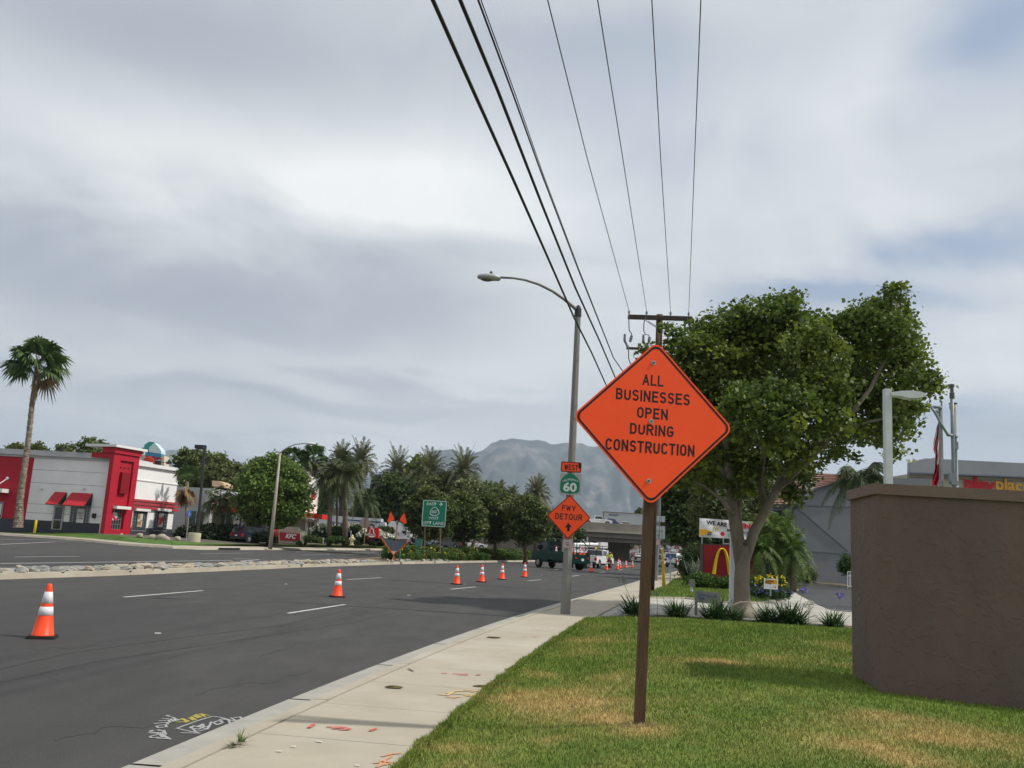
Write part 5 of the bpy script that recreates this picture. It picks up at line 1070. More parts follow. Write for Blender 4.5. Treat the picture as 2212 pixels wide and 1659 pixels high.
# ================= vehicles =================
carglass=mat('car_glass',(.015,.018,.022),.06,spec=.7)
tyre=mat('tyre',(.014,.014,.015),.8); rimm=mat('wheel_rim',(.35,.35,.36),.35,metal=.7); tail=mat('tail_light_red',(.45,.01,.01),.3); lampc=mat('head_light',(.7,.7,.68),.15); platem=mat('number_plate',(.6,.6,.58),.5); bump_=mat('bumper_dark',(.03,.03,.032),.6); chrome=mat('bumper_chrome',(.5,.5,.5),.25,metal=.8)
def wheel(t,x,y,r,w=.22):
    mb=MB(); s=1 if y>0 else -1; mb.tube([(x,y-s*w,r),(x,y-s*.02,r),(x,y,r)],[r,r,r*.9],20); wh=mb.build('wheel',tyre,t,smooth=False)
    mb=MB(); mb.tube([(x,y-s*.02,r),(x,y+s*.012,r)],[r*.62,r*.5],14); mb.build('rim',rimm,wh)
def vehicle(kind,paint,label,name=None,cat='car',group=None):
    """local frame: +X forward, wheels on z=0"""
    spec={'sedan':dict(L=4.7,W=1.8,wb=(-1.4,1.45),r=.33,low=[(-2.33,.35),(2.33,.33),(2.38,.62),(2.1,.78),(1.15,.95),(-1.75,1.0),(-2.3,.95),(-2.38,.6)],cab=[(1.15,.95),(.35,1.4),(-.9,1.43),(-1.75,1.0)]),
     'suv':dict(L=4.8,W=1.95,wb=(-1.4,1.4),r=.38,low=[(-2.38,.42),(2.35,.42),(2.4,.8),(2.2,1.0),(1.1,1.12),(-2.35,1.12),(-2.42,.7)],cab=[(1.1,1.12),(.5,1.72),(-2.05,1.76),(-2.35,1.12)]),
     'van':dict(L=5.2,W=2.0,wb=(-1.6,1.7),r=.36,low=[(-2.55,.4),(2.5,.4),(2.6,.85),(2.3,1.1),(1.8,1.2),(-2.6,1.2),(-2.62,.7)],cab=[(1.8,1.2),(1.1,1.92),(-2.4,2.0),(-2.6,1.2)]),
     'pickup':dict(L=5.8,W=2.0,wb=(-1.85,1.9),r=.41,low=[(-2.9,.5),(2.85,.5),(2.9,.95),(2.7,1.12),(1.4,1.2),(-2.9,1.2),(-2.92,.7)],cab=[(1.4,1.2),(.75,1.85),(-.55,1.87),(-.75,1.2)])}[kind]
    t=thing(name or {'sedan':'parked_car','suv':'parked_suv','van':'van','pickup':'pickup_truck'}[kind],label,cat,group=group); W=spec['W']/2
    mb=MB(); n=len(spec['low']); 
    def loft(pts,f):
        m_=len(pts); vs=[]
        for sy in (-1,1): vs+=[(x,sy*f(z),z) for x,z in pts]
        mb.add(vs,[tuple(range(m_)),tuple(range(m_,2*m_))[::-1]]+[(i,m_+i,m_+(i+1)%m_,(i+1)%m_) for i in range(m_)])
    belt=spec['cab'][0][1]; loft(spec['low'],lambda z:W*(.95 if z<.45 or z>belt-.02 else 1.0)); loft(spec['cab'],lambda z:W*.95 if z<belt+.02 else W*.80)
    # wheel arches (dark)
    b=mb.build('body',paint,t); 
    for x in spec['wb']:
        for s in (-1,1): mb=MB(); mb.tube([(x,s*(W-.12),spec['r']+.03),(x,s*(W+.006),spec['r']+.03)],spec['r']*1.16,18); mb.build('wheel_arch',bump_,t)
    for x in spec['wb']:
        for s in (-1,1): wheel(t,x,s*(W+.015),spec['r'])
    c=spec['cab']; lerp=lambda a,b,k:(a[0]+(b[0]-a[0])*k,a[1]+(b[1]-a[1])*k)
    def hw(z): k=(z-belt)/(c[1][1]-belt); return W*(.95-.15*k)
    f0,f1=lerp(c[0],c[1],.12),lerp(c[0],c[1],.88); r0,r1_=lerp(c[3],c[2],.15),lerp(c[3],c[2],.85)
    mb=MB(); mb.add([(f0[0]+.02,-hw(f0[1])*.9,f0[1]),(f0[0]+.02,hw(f0[1])*.9,f0[1]),(f1[0]+.02,hw(f1[1])*.88,f1[1]),(f1[0]+.02,-hw(f1[1])*.88,f1[1])],[(0,1,2,3)]); mb.build('windscreen',carglass,t)
    mb=MB(); mb.add([(r0[0]-.02,-hw(r0[1])*.88,r0[1]),(r0[0]-.02,hw(r0[1])*.88,r0[1]),(r1_[0]-.02,hw(r1_[1])*.86,r1_[1]),(r1_[0]-.02,-hw(r1_[1])*.86,r1_[1])],[(0,1,2,3)]); mb.build('rear_window',carglass,t)
    for s in (-1,1):
        mb=MB(); z0,z1=belt+.05,c[1][1]-.1
        def xs(z,a,b): k=(z-belt)/(c[1][1]-belt); return a[0]+(b[0]-a[0])*k
        fa,fb=xs(z0,c[0],c[1])-.12,xs(z1,c[0],c[1])-.1; ra_,rb_=xs(z0,c[3],c[2])+.14,xs(z1,c[3],c[2])+.12
        nw=1 if kind=='pickup' else 2
        for k in range(nw):
            g0=k/nw+(.02 if k else 0); g1=(k+1)/nw-(.02 if k<nw-1 else 0)
            mb.add([(ra_+(fa-ra_)*g0,s*(hw(z0)+.01),z0),(ra_+(fa-ra_)*g1,s*(hw(z0)+.01),z0),(rb_+(fb-rb_)*g1,s*(hw(z1)+.01),z1),(rb_+(fb-rb_)*g0,s*(hw(z1)+.01),z1)],[(0,1,2,3)])
        mb.build('side_window',carglass,t)
        xb=min(p[0] for p in spec['low']); xf=max(p[0] for p in spec['low'])
        mb=MB(); mb.b2((xb-.02,s*(W-.22),belt-.42),(xb+.1,s*(W-.0),belt-.12)); mb.build('tail_light',tail,t)
        mb=MB(); mb.b2((xf-.12,s*(W-.42),.62),(xf-.0,s*(W-.08),.80)); mb.build('head_light',lampc,t)
        mb=MB(); mb.b2((c[0][0]-.25,s*(W),belt+.02),(c[0][0]-.1,s*(W+.2),belt+.2)); mb.build('mirror',bump_,t)
    mb=MB(); mb.b2((xb-.06,-W*.92,.42),(xb+.1,W*.92,.62)); mb.b2((xf-.1,-W*.92,.38),(xf+.04,W*.92,.55)); mb.build('bumper',bump_,t)
    mb=MB(); mb.b2((xb-.05,-.16,belt-.42),(xb-.02,.16,belt-.28)); mb.build('number_plate',platem,t)
    if kind=='pickup':
        mb=MB(); mb.b2((-2.8,-W*.86,1.195),(-.8,W*.86,1.203)); mb.build('cargo_bed',black,t)
    return t
def pnt(n,c,c2=None): return mat(n,c,.3,c2,scale=1.5,coat=.4)
wp_=pnt('paint_white',(.66,.66,.65)); sp_=pnt('paint_silver',(.30,.31,.32)); bp_=pnt('paint_black',(.015,.016,.02)); nv=pnt('paint_navy',(.010,.014,.028)); bl_=pnt('paint_blue',(.05,.06,.22)); rd_=pnt('paint_red',(.25,.02,.02)); gy=pnt('paint_grey',(.12,.125,.13)); dg=pnt('paint_dark_green',(.005,.030,.026),(.007,.042,.036))
def putv(t,X,Y,d,head,s=1.,z=None):
    p=P(X,Y,d); place(t,(p.x,p.y,p.z if z is None else z),R(head),s); return t
putv(vehicle('suv',nv,'dark navy SUV parked behind the verge left of the street lamp'),546,1173.5,97,58,.98)
putv(vehicle('suv',pnt('paint_pale_blue',(.35,.40,.45)),'pale blue SUV partly under the dark trees behind the green sign'),913,1181,138,30,1.)
putv(vehicle('sedan',gy,'dark grey sedan under the median trees right of the green sign post'),973,1184,135,150,1.)
putv(vehicle('sedan',wp_,'white car mostly hidden behind the yellow flowering shrubs'),1018,1186,140,10,1.)
putv(vehicle('suv',wp_,'small white car beside the semi truck bonnet'),905,1166,118,20,.6)
# --- white pickup with rack (rear view) ---
pk_=vehicle('pickup',wp_,'white work pickup with a ladder rack behind the green truck','pickup_truck','pickup truck')
mb=MB()
for x in (-2.6,-.9):
    for s in (-1,1): mb.tube([(x,s*.9,1.15),(x,s*.9,2.2)],.035,6)
    mb.tube([(x,-.9,2.2),(x,.9,2.2)],.035,6)
for s in (-1,1): mb.tube([(-2.7,s*.9,2.2),(1.2,s*.9,2.2)],.035,6)
mb.build('ladder_rack',black,pk_)
mb=MB(); mb.ell((-.1,0,1.98),(.16,.16,.10),10,6); mb.build('beacon',mat('beacon_yellow',(.8,.6,.05),.3),pk_)
putv(pk_,1287,1225,92,66,1.,z=0)
# --- bucket truck ---
bt=thing('bucket_truck','white utility truck with a folded boom beyond the white pickup','utility truck'); 
mb=MB(); mb.b2((-3.4,-1.15,.9),(1.1,1.15,2.1)); mb.b2((1.2,-1.1,.7),(3.2,1.1,2.3)); mb.build('body',wp_,bt)
mb=MB(); mb.tube([(-2.6,0,2.1),(-2.6,0,2.9),(2.2,0,3.1)],.26,10); mb.tube([(-3.0,.3,2.75),(2.4,.3,2.85)],.2,10); mb.build('boom',wp_,bt)
mb=MB(); mb.b2((2.0,-.7,2.6),(3.3,.6,3.5)); mb.build('bucket',wp_,bt)
mb=MB(); mb.tube([(-.9,.6,2.9),(-.9,.6,3.5),(-.4,.6,3.7),(-.1,.6,3.4)],.07,8); mb.tube([(.1,.6,3.0),(.1,.6,3.35),(1.4,.6,3.35),(1.4,.6,3.0)],.05,8); mb.build('hose_loop',wp_,bt)
mb=MB(); mb.b2((-.4,-1.2,2.2),(1.2,-1.0,2.35)); mb.build('orange_strip',orange,bt)
for x in (-2.2,2.3):
    for s in (-1,1): wheel(bt,x,s*1.17,.48,.3)
putv(bt,1268,1222,112,28,.8,z=0)
# --- green cone truck ---
gt=thing('cone_truck','dark green work truck loaded with orange cones beside the median shrubs','work truck')
mb=MB(); mb.b2((-3.5,-1.15,.75),(.6,1.15,1.15)); mb.b2((-3.55,-1.18,.6),(-3.4,1.18,1.35)); mb.b2((-3.4,-1.17,1.15),(.6,-1.10,1.5)); mb.b2((-3.4,1.10,1.15),(.6,1.17,1.5)); mb.b2((-3.2,-.4,.5),(2.6,.4,.75)); mb.build('flatbed',dg,gt)
mb=MB(); prof=[(.7,.6),(3.3,.6),(3.35,1.25),(3.1,1.4),(2.2,1.5),(1.85,2.3),(.75,2.35)]; vs=[(x,-1.05,z) for x,z in prof]+[(x,1.05,z) for x,z in prof]; k=7
mb.add(vs,[tuple(range(k)),tuple(range(k,2*k))[::-1]]+[(i,k+i,k+(i+1)%k,(i+1)%k) for i in range(k)]); mb.build('cab',dg,gt)
mb=MB()
for s in (-1,1): mb.add([(.85,s*1.06,1.55),(2.05,s*1.06,1.55),(1.82,s*1.06,2.2),(.85,s*1.06,2.25)],[(0,1,2,3)])
mb.add([(.69,-.85,1.6),(.69,.85,1.6),(.69,.8,2.25),(.69,-.8,2.25)],[(0,1,2,3)]); mb.build('window',carglass,gt)
mb=MB()
for x in (-3.45,-1.5,.5):
    for s in (-1,1): mb.tube([(x,s*1.1,1.1),(x,s*1.1,2.55)],.04,6)
for s in (-1,1): mb.tube([(-3.45,s*1.1,2.55),(.5,s*1.1,2.55)],.04,6); mb.tube([(-3.45,s*1.1,1.9),(.5,s*1.1,1.9)],.03,6)
mb.tube([(.5,-1.1,2.55),(.5,1.1,2.55)],.04,6); mb.tube([(-3.45,-1.1,1.9),(-2.2,-1.1,2.6)],.05,6); mb.build('side_rail',dg,gt)
for x in (-2.3,2.2):
    for s in (-1,1): wheel(gt,x,s*1.12,.46,.32 if x>0 else .5)
for s in (-1,1):
    mb=MB(); mb.b2((-3.6,s*.85-.12,.95),(-3.55,s*.85+.12,1.1)); mb.build('tail_light',tail,gt)
    mb=MB(); mb.box((-3.0,s*1.0,.45),(.03,.6,.6)); mb.build('mud_flap',black,gt)
    mb=MB(); mb.b2((1.95,s*1.1,1.6),(2.05,s*1.4,2.0)); mb.build('mirror',dgrey,gt)
mb=MB(); mb.b2((-3.6,-.25,.8),(-3.56,.1,1.0)); mb.build('number_plate',platem,gt)
mb=MB(); mb.tube([(.75,-.9,1.2),(.75,-.9,2.6)],.06,8); mb.build('exhaust',steel,gt)
GTP=P(1207,1228,80); GTP.z=0; place(gt,GTP,R(130),1.0); gt.scale=(.80,.85,1.0)
Mg=Matrix.Translation(GTP)@Matrix.Rotation(R(130),4,'Z')@Matrix.Diagonal((.8,.85,1,1))
for i,(x,y) in enumerate(((-3.0,-.8),(-3.05,-.2),(-2.9,.55),(-1.6,.8),(-.4,.85))):
    q=Mg@Vector((x,y,1.16)); o=place(cone,q,rz=i,label=('cone stacked at the rear corner of the green truck bed','cone standing behind the green truck tailgate','cone on the green truck bed right behind the lamp post','cone against the side rail of the green truck','cone just behind the green truck cab')[i],new=True); o['group']='orange cones loaded on the green truck'; o.scale=(1.15,)*3
# --- semi truck ---
se=thing('semi_truck','white semi truck with a long lettered trailer behind the white flower bushes','semi truck')
q9=lambda X,Y:(643.8+X*.12255,1070.8+Y*.12255)
D=125.; se.location=P(*q9(1000,760),D); 
zs=lambda X,Y:P(*q9(X,Y),D)
a=zs(300,330);b_=zs(1465,420); zb_=zs(900,640).z
def slab(pts,y0,th,m,name,par,rr=q9,d=D):
    mb=MB(); mb.prism([Vector((P(*rr(x,y),d).x,y0,P(*rr(x,y),d).z)) for x,y in pts],(0,th,0)); return mb.build(name,m,par)
trw=mat('trailer_white',(.48,.50,.52),.5,(.42,.44,.46),scale=.4)
tr=slab([(120,570),(120,322),(1462,405),(1462,640)],D,2.5,trw,'trailer',se)
slab([(800,425),(800,412),(1450,455),(1450,480),(1100,458)],D-.04,.03,mat('stripe_blue',(.03,.06,.16),.5),'stripe',tr)
slab([(320,600),(330,560),(600,590),(600,620)],D-.04,.03,MATS['stripe_blue'],'stripe',tr)
text('FREYMILLER',zs(790,508)+Vector((0,-.06,0)),(1,0,-.05),(.25,0,1),(0,-1,0),.52,mat('lettering_navy',(.03,.04,.08),.5),tr,w=3.7,bold=.02,shear=.15,ext=.03)
slab([(1465,560),(1465,455),(1525,470),(1545,560)],D,2.2,trw,'front_fairing',tr)
cabp=[(1590,740),(1590,500),(1640,445),(1715,445),(1760,460),(1880,500),(1910,545),(1925,620),(1945,655),(2050,680),(2105,715),(2110,760),(1590,760)]
cb_=slab(cabp,D,2.4,pnt('paint_truck_white',(.64,.65,.66)),'cab',se)
slab([(1640,670),(1640,605),(1692,605),(1692,672)],D-.04,.03,carglass,'window',cb_); slab([(1830,650),(1835,612),(1905,625),(1910,690)],D-.04,.03,carglass,'window',cb_)
mb=MB()
for X in (1700,2040,200,320): p=zs(X,790); mb.tube([Vector((p.x,D-.1,p.z)),Vector((p.x,D+.4,p.z))],.36,16)
mb.build('wheel',tyre,se); slab([(1765,700),(1765,640),(1775,640),(1775,700)],D-.3,.2,black,'mirror',cb_)
# ================= overpass =================
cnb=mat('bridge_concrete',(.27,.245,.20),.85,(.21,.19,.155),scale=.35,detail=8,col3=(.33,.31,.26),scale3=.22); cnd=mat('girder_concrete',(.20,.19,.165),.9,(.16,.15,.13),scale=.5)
BD=165.; br=thing('freeway_overpass','long concrete freeway overpass crossing the road beyond the trucks','bridge',(30,BD,0))
ztp=6.8; zf=5.25; x0,x1=-75.,140.
mb=MB(); mb.b2((x0,BD,zf),(x1,BD+.45,ztp)); mb.b2((x0,BD+28,zf),(x1,BD+28.45,ztp)); mb.build('parapet',cnb,br)
mb=MB(); mb.b2((x0,BD-.25,zf-.18),(x1,BD+.0,zf+.12)); mb.build('ledge',mat('ledge_concrete',(.36,.33,.27),.85),br)
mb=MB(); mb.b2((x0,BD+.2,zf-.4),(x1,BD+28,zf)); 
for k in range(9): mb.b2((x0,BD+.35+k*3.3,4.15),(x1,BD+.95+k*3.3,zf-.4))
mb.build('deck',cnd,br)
xp=P(1300,1190,BD+.6).x
for k in range(6):
    mb=MB(); mb.tube([(xp,BD+2+k*5,-.1),(xp,BD+2+k*5,4.15)],.55,14); mb.build('column',cnb,br)
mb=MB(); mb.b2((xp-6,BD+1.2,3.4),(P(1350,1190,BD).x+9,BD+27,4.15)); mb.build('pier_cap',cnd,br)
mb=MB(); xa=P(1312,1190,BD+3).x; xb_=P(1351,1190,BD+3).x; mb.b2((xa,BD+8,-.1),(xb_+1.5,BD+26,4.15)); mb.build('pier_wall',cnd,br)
mb=MB(); xq=P(1560,1190,BD).x; mb.prism([(xq,BD+1,0),(xq+40,BD+1,0),(xq+40,BD+27,0),(xq,BD+27,0)],(0,0,4.15)); mb.prism([(-75,BD+1,0),(P(1170,1190,BD).x,BD+1,0),(P(1170,1190,BD).x,BD+27,0),(-75,BD+27,0)],(0,0,4.15)); mb.build('abutment',cnb,br)
# vehicles on the deck (deck surface ~5.3)
v8=lambda X,Y:(1260.5+X*.0827,1091.1+Y*.0827)
ov=vehicle('pickup',wp_,'white pickup with equipment on its bed, on the overpass','pickup_truck','pickup truck'); p=P(*v8(395,330),172); place(ov,(p.x-.3,172,6.45),R(3),.98)
mb=MB(); q=Vector((p.x-2.9,172,7.6)); 
mb.box(q,(1.3,1.0,.9)); mb.box(q+Vector((.4,0,.6)),(.5,.5,.5)); mb.tube([q+Vector((-1,0,-.4)),q+Vector((-.9,0,.9))],.15,6); mb.tube([q+Vector((.9,0,-.4)),q+Vector((1.0,0,.4))],.2,6)
tag(mb.build('equipment_load',mat('load_grey',(.35,.37,.36),.7,(.10,.12,.12),scale=3),loc=q),'pile of grey equipment on the bed of the overpass pickup','load')
ov=vehicle('suv',bl_,'dark blue car on the overpass between the white pickup and the sedan','parked_car','car'); p=P(*v8(780,400),172); place(ov,(p.x,172.5,6.2),R(2),.62); ov.scale=(.55,.8,.98); ov.name='moving_car'
ov=vehicle('sedan',mat('paint_pale_gold',(.55,.52,.40),.3),'low pale sedan on the overpass in front of the box trailer','moving_car','car'); p=P(*v8(1100,450),172); place(ov,(p.x,172,6.15),R(2),.9); ov.scale=(.62,.9,.92)
D=186.; bx_=thing('box_trailer','white box trailer with small dark lettering crossing the overpass','trailer',P(*v8(1000,480),D))
p0=P(*v8(515,480),D); p1=P(*v8(515,170),D); p2=P(1441,1115,D); zt2=p1.z
mb=MB(); mb.b2((p0.x,D,6.6),(p2.x,D+2.5,zt2)); mb.build('trailer_body',mat('trailer_grey_white',(.40,.43,.44),.5,(.36,.39,.40),scale=.3),bx_)
mb=MB(); mb.b2((p0.x,D-.05,zt2-.12),(p2.x,D+2.55,zt2+.05)); mb.b2((p0.x-.08,D-.05,6.6),(p0.x+.12,D+.1,zt2)); mb.b2((p0.x+5.5,D-.06,6.45),(p2.x,D+.1,6.75)); mb.build('trailer_frame',mat('trailer_frame_olive',(.18,.15,.07),.6),bx_)
text('MENZNERS',P(*v8(785,258),D)+Vector((0,-.08,0)),(1,0,-.02),(.2,0,1),(0,-1,0),.38,mat('lettering_slate',(.05,.07,.10),.6),bx_,w=2.0,bold=.02,shear=.2,ext=.03)
mb=MB()
for x in (p2.x-1.5,p2.x-2.8): mb.tube([(x,D-.05,6.3),(x,D+.5,6.3)],.5,14)
mb.build('wheel',tyre,bx_)
# second silver vehicle right of the post on the deck
ov=vehicle('suv',sp_,'silver car on the overpass just right of the sign post','moving_car','car'); p=P(1446,1130,175); place(ov,(p.x,175,6.0),R(2),.9)
# ---- beyond the overpass: rising road and far traffic
mb=MB(); rows=[(188,.01,31,13),(260,.7,48,13),(380,3.2,78,15),(600,8.5,130,18),(1000,16,228,22)]
mb.strip([Vector((c-w*1.4,y,z)) for y,z,c,w in rows],[Vector((c+w,y,z)) for y,z,c,w in rows]); tag(mb.build('road_rise',mat('far_asphalt',(.12,.12,.12),.9)),kind='structure')
def rz_(y): return float(np.interp(y,[188,260,380,600],[.01,.7,3.2,8.5]))
FAR=[('van',gy,1439,330,'grey box shaped van in the far traffic beyond the overpass'),('sedan',wp_,1455,330,'small white car in the middle of the far traffic'),('suv',rd_,1473,320,'dark red car in the far traffic'),('suv',bp_,1486,300,'dark car at the right of the far traffic'),('suv',gy,1424,300,'dark grey car in the far traffic beside the lamp pole'),('sedan',sp_,1446,400,'tiny silver car farthest up the rising road'),('suv',rd_,1462,420,'tiny red truck at the top of the rising road'),('sedan',wp_,1480,400,'tiny white car at the top right of the rising road')]
for k,cl,X,d,lab in FAR:
    v=vehicle(k,cl,lab,'moving_car','car',group='traffic far up the road'); p=P(X,1190,d); place(v,(p.x,d,rz_(d)),R(74),1.)
for k,cl,X,d,lab,hd_ in (('suv',bp_,1352,196,'black SUV seen from behind under the overpass',76),('van',wp_,1344,212,'white van left of the black SUV under the overpass',-104),('sedan',wp_,1381,205,'white car in the right opening under the overpass',76),('sedan',rd_,1371,225,'dark red car behind the white car under the overpass',76)):
    v=vehicle(k,cl,lab,'moving_car','car'); p=P(X,1190,d); place(v,(p.x,d,rz_(d) if d>188 else 0),R(hd_),1.)
v=vehicle('suv',sp_,'silver SUV half hidden behind the grey lamp pole','moving_car','car'); p=P(1415,1231,95); place(v,(p.x,p.y,0),R(77),1.)
v=vehicle('van',wp_,'white van with dark rear windows by the right kerb','van','van'); p=P(1463,1222,128); place(v,(p.x,p.y,0),R(58),1.)
# ================= right-hand street furniture =================
h5=lambda X,Y:(1409.6+X*.1961,1050.4+Y*.1961); g5=lambda X,Y:(1409.6+X*.09804,1084.3+Y*.09804)
def sface(c,w,h,mb,N=None,r=.03,th=.02,n0=0):
    N=N or Vector((0,-1,0)); U=Vector((-N.y,N.x,0)); U=-U if U.x<0 else U; plate(mb,c,U,Vector((0,0,1)),N,rrect(w,h,r),n0,n0+th)
D=53.; b=G(1417,1254,.15); D=b.y; o=thing('lamp_pole','slim grey lamp pole with a white arrow sign right of the orange sign','lamp post',b)
t=P(1431,930,D); mb=MB(); mb.tube([b,t],[.12,.08],10); mb.build('pole',mat('pole_grey',(.22,.23,.23),.6,(.17,.18,.18),scale=3),o)
A=P(*g5(155,530),D-.15);Bq=P(*g5(155,812),D-.15); w=(P(*g5(275,670),D)-P(*g5(38,670),D)).length
mb=MB(); sface((A+Bq)/2,w,(A-Bq).length,mb); ap=mb.build('arrow_sign',mat('sign_white_grey',(.36,.40,.42),.6),o)
text('FREEWAY',P(*g5(165,648),D-.18),(1,0,-.03),(0,0,1),(0,-1,0),.085,mat('lettering_grey',(.10,.13,.15),.7),ap,w=.44,bold=.01)
mb=MB(); c=P(*g5(128,760),D-.19); mb.tube([c+Vector((0,0,-.14)),c+Vector((0,0,.14))],.014,6); mb.tube([c+Vector((-.09,0,.05)),c+Vector((0,0,.15)),c+Vector((.09,0,.05))],.014,6); mb.build('arrow',MATS['lettering_grey'],ap)
A=P(*g5(155,310),D-.12);Bq=P(*g5(155,440),D-.12); mb=MB(); sface((A+Bq)/2,w,(A-Bq).length,mb); mb.build('upper_plate',MATS['sign_white_grey'],o)
A=P(*g5(128,818),D-.15);Bq=P(*g5(128,955),D-.15); mb=MB(); sface((A+Bq)/2,.26,(A-Bq).length,mb); mb.build('no_parking_plate',mat('plate_pink',(.42,.22,.24),.6,(.5,.45,.45),scale=12),o)
# guy wires with yellow guards
D=43.
for i,(X0,X1,Y1) in enumerate(((1412,1426,1262),(1413,1434,1268))):
    b=G(X1,Y1,.16); o=thing('guy_wire',('thin steel guy wire running to the lawn beside the yellow guard','steel guy wire whose foot wears the tall yellow guard')[i],'guy wire',b); mb=MB(); t=Vector((ptp.x,ptp.y,9.5-i)); mb.tube([b,t],.009,6); mb.build('cable',wirem,o)
    if i:
        mb=MB(); k=(P(*h5(108,690),b.y).z-b.z)/(t.z-b.z); mb.tube([b+Vector((.06,0,0)),b.lerp(t,k)+Vector((-.02,0,0))],.05,8); mb.tube([b+Vector((-.06,0,0)),b.lerp(t,k)],.04,8); mb.build('guard',mat('guard_yellow',(.60,.40,.06),.5),o)
access_sign('dark blue disabled parking sign on a low post by the yellow hydrant',195,1042,748,806,55.,h5,2)
hydrant('fire_hydrant','bright yellow fire hydrant beside the grey utility cabinet',G(1472,1249,.16),.9,mat('hydrant_yellow',(.72,.42,.02),.45,(.6,.33,.02),scale=4))
b=G(1482,1249,.16); p=P(1482,1215,b.y); mb=MB(); mb.b2((b.x-.24,b.y,0),(b.x+.24,b.y+.5,p.z)); mb.b2((b.x-.27,b.y-.03,p.z),(b.x+.27,b.y+.53,p.z+.04)); tag(mb.build('utility_cabinet',mat('cabinet_grey',(.34,.36,.33),.6,(.28,.30,.27),scale=4),loc=b),'pale grey utility cabinet beside the yellow hydrant','utility cabinet')
D=92.; b=P(1495,1222,D); o=thing('detour_board','small orange board on a stand right of the white van','sign',b); mb=MB(); sface(P(1495,1203.5,D),.8,.55,mb); bo=mb.build('board',orange,o); text('DETOUR',P(1495,1203.5,D-.03),(1,0,0),(0,0,1),(0,-1,0),.13,signblk,bo,w=.5,ext=.02); mb=MB(); mb.tube([b,P(1495,1210,D)],.04,6); mb.build('stand',steel,o)
def tlight(label,X,Yb,Yt,d,s=1.):
    b=P(X,Yb,d); b.z=.1; t=P(X,Yt,d); o=thing('traffic_light',label,'traffic light',b); mb=MB(); mb.tube([b,t],.09,8); mb.build('pole',steel,o)
    mb=MB(); mb.box(t+Vector((0,-.1,-.2)),(.42*s,.3,1.25*s)); h=mb.build('signal_head',black,o)
    for k,(z,m_) in enumerate(((.38,mat('lens_red_off',(.12,.01,.01),.4)),(0,mat('lens_amber_off',(.12,.05,.01),.4)),(-.38,mat('lens_green_lit',(.02,.9,.45),.4,emit=1.6)))):
        mb=MB(); c=t+Vector((0,-.26,-.2+z*s)); mb.tube([c,c+Vector((0,-.03,0))],.14*s,12); mb.build('signal_lens',m_,h)
    return o
tlight('traffic light showing green beside the dark tree right of the far traffic',1490,1215,1160,118,1.15)
tlight('traffic light showing green in the middle of the underpass opening',1355.5,1205,1166,215,1.4)
tlight('traffic light showing teal green high in the right underpass opening',1382.5,1205,1164,215,1.1)
for X,Yt,d,lab in ((1350,1163,240,'pale pole beyond the underpass at the left of its opening'),(1377,1180,210,'thin pale pole under the overpass near the right traffic light'),(1267,1160,150,'pale post behind the white pickup')):
    b=P(X,1200,d); b.z=0; t=P(X,Yt,d); mb=MB(); mb.tube([b,Vector((b.x,b.y,t.z))],.14,8); tag(mb.build('street_post',mat('pole_pale',(.42,.40,.36),.6),loc=b),lab,'post')
# banner
D=51.; b=P(*h5(545,1010),D); bn=thing('banner','white vinyl banner reading WE ARE OPEN on thin posts above the red sign','banner',b)
vin=mat('vinyl_white',(.78,.79,.80),.5,(.73,.74,.76),scale=1.2)
cs_=[P(*h5(x,y),D) for x,y in ((512,556),(1100,592),(1105,392),(517,350))]
g=MB(); n=20; vs=[]
for j in range(7):
    for i in range(n+1):
        s=i/n;t_=j/6; p=cs_[0].lerp(cs_[1],s).lerp(cs_[3].lerp(cs_[2],s),t_); vs.append(p+Vector((0,.03*math.sin(s*14+t_*5),0)))
g.add(vs,[(j*(n+1)+i,j*(n+1)+i+1,(j+1)*(n+1)+i+1,(j+1)*(n+1)+i) for j in range(6) for i in range(n)]); g2=MB(); g2.v=list(g.v); sheet=g.build('sheet',vin,bn)
BU=Vector((1,0,-.0)).normalized()
def bt_(s,X,Y,h,w,m,bold=.02): text(s,P(*h5(X,Y),D)+Vector((0,-.06,0)),(1,0,-.058),(.0,0,1),(0,-1,0),h,m,sheet,w=w,bold=bold,ext=.03)
bred=mat('banner_red',(.60,.01,.02),.5); bgr=mat('banner_green',(.10,.30,.05),.5); bye=mat('banner_yellow',(.75,.40,.02),.5)
u5=D/F_*.1961
bt_('WE ARE',702,410,42*u5,225*u5,signblk,.04); bt_('OPEN!',968,432,52*u5,262*u5,bred,.05); bt_('McDelivery',935,495,30*u5,230*u5,signblk,.02); bt_('Uber',856,533,20*u5,58*u5,mat('banner_grey',(.12,.12,.12),.6),.01); bt_('Eats',856,557,18*u5,54*u5,bgr,.01); bt_('DOORDASH',765,560,7*u5,62*u5,bred,.01)
mb=MB(); pl=lambda pts,dy=.05:[P(*h5(x,y),D)+Vector((0,-dy,0)) for x,y in pts]
mb.prism(pl([(516,545),(518,468),(560,478),(570,472),(620,485),(655,500),(655,530),(600,528)]),(0,.02,0)); mb.build('van_print',bye,sheet)
mb=MB(); c=P(*h5(622,522),D)+Vector((0,-.06,0)); mb.tube([c,c+Vector((0,-.02,0))],19*u5,16); mb.build('wheel_print',mat('print_grey',(.08,.10,.12),.6),sheet); mb=MB(); mb.tube([c+Vector((0,-.02,0)),c+Vector((0,-.03,0))],9*u5,12); mb.build('hub_print',mat('print_grey_light',(.3,.34,.36),.6),sheet)
mb=MB(); c=P(*h5(767,525),D)+Vector((0,-.06,0)); mb.tube([c,c+Vector((0,-.02,0))],23*u5,18); mb.build('red_dot_print',mat('print_red',(.62,.04,.02),.6),sheet)
mb=MB(); mb.prism(pl([(1055,392),(1055,410),(1103,415),(1104,392)]),(0,.02,0)); mb.build('yellow_patch_print',mat('print_lime',(.45,.45,.08),.6),sheet)
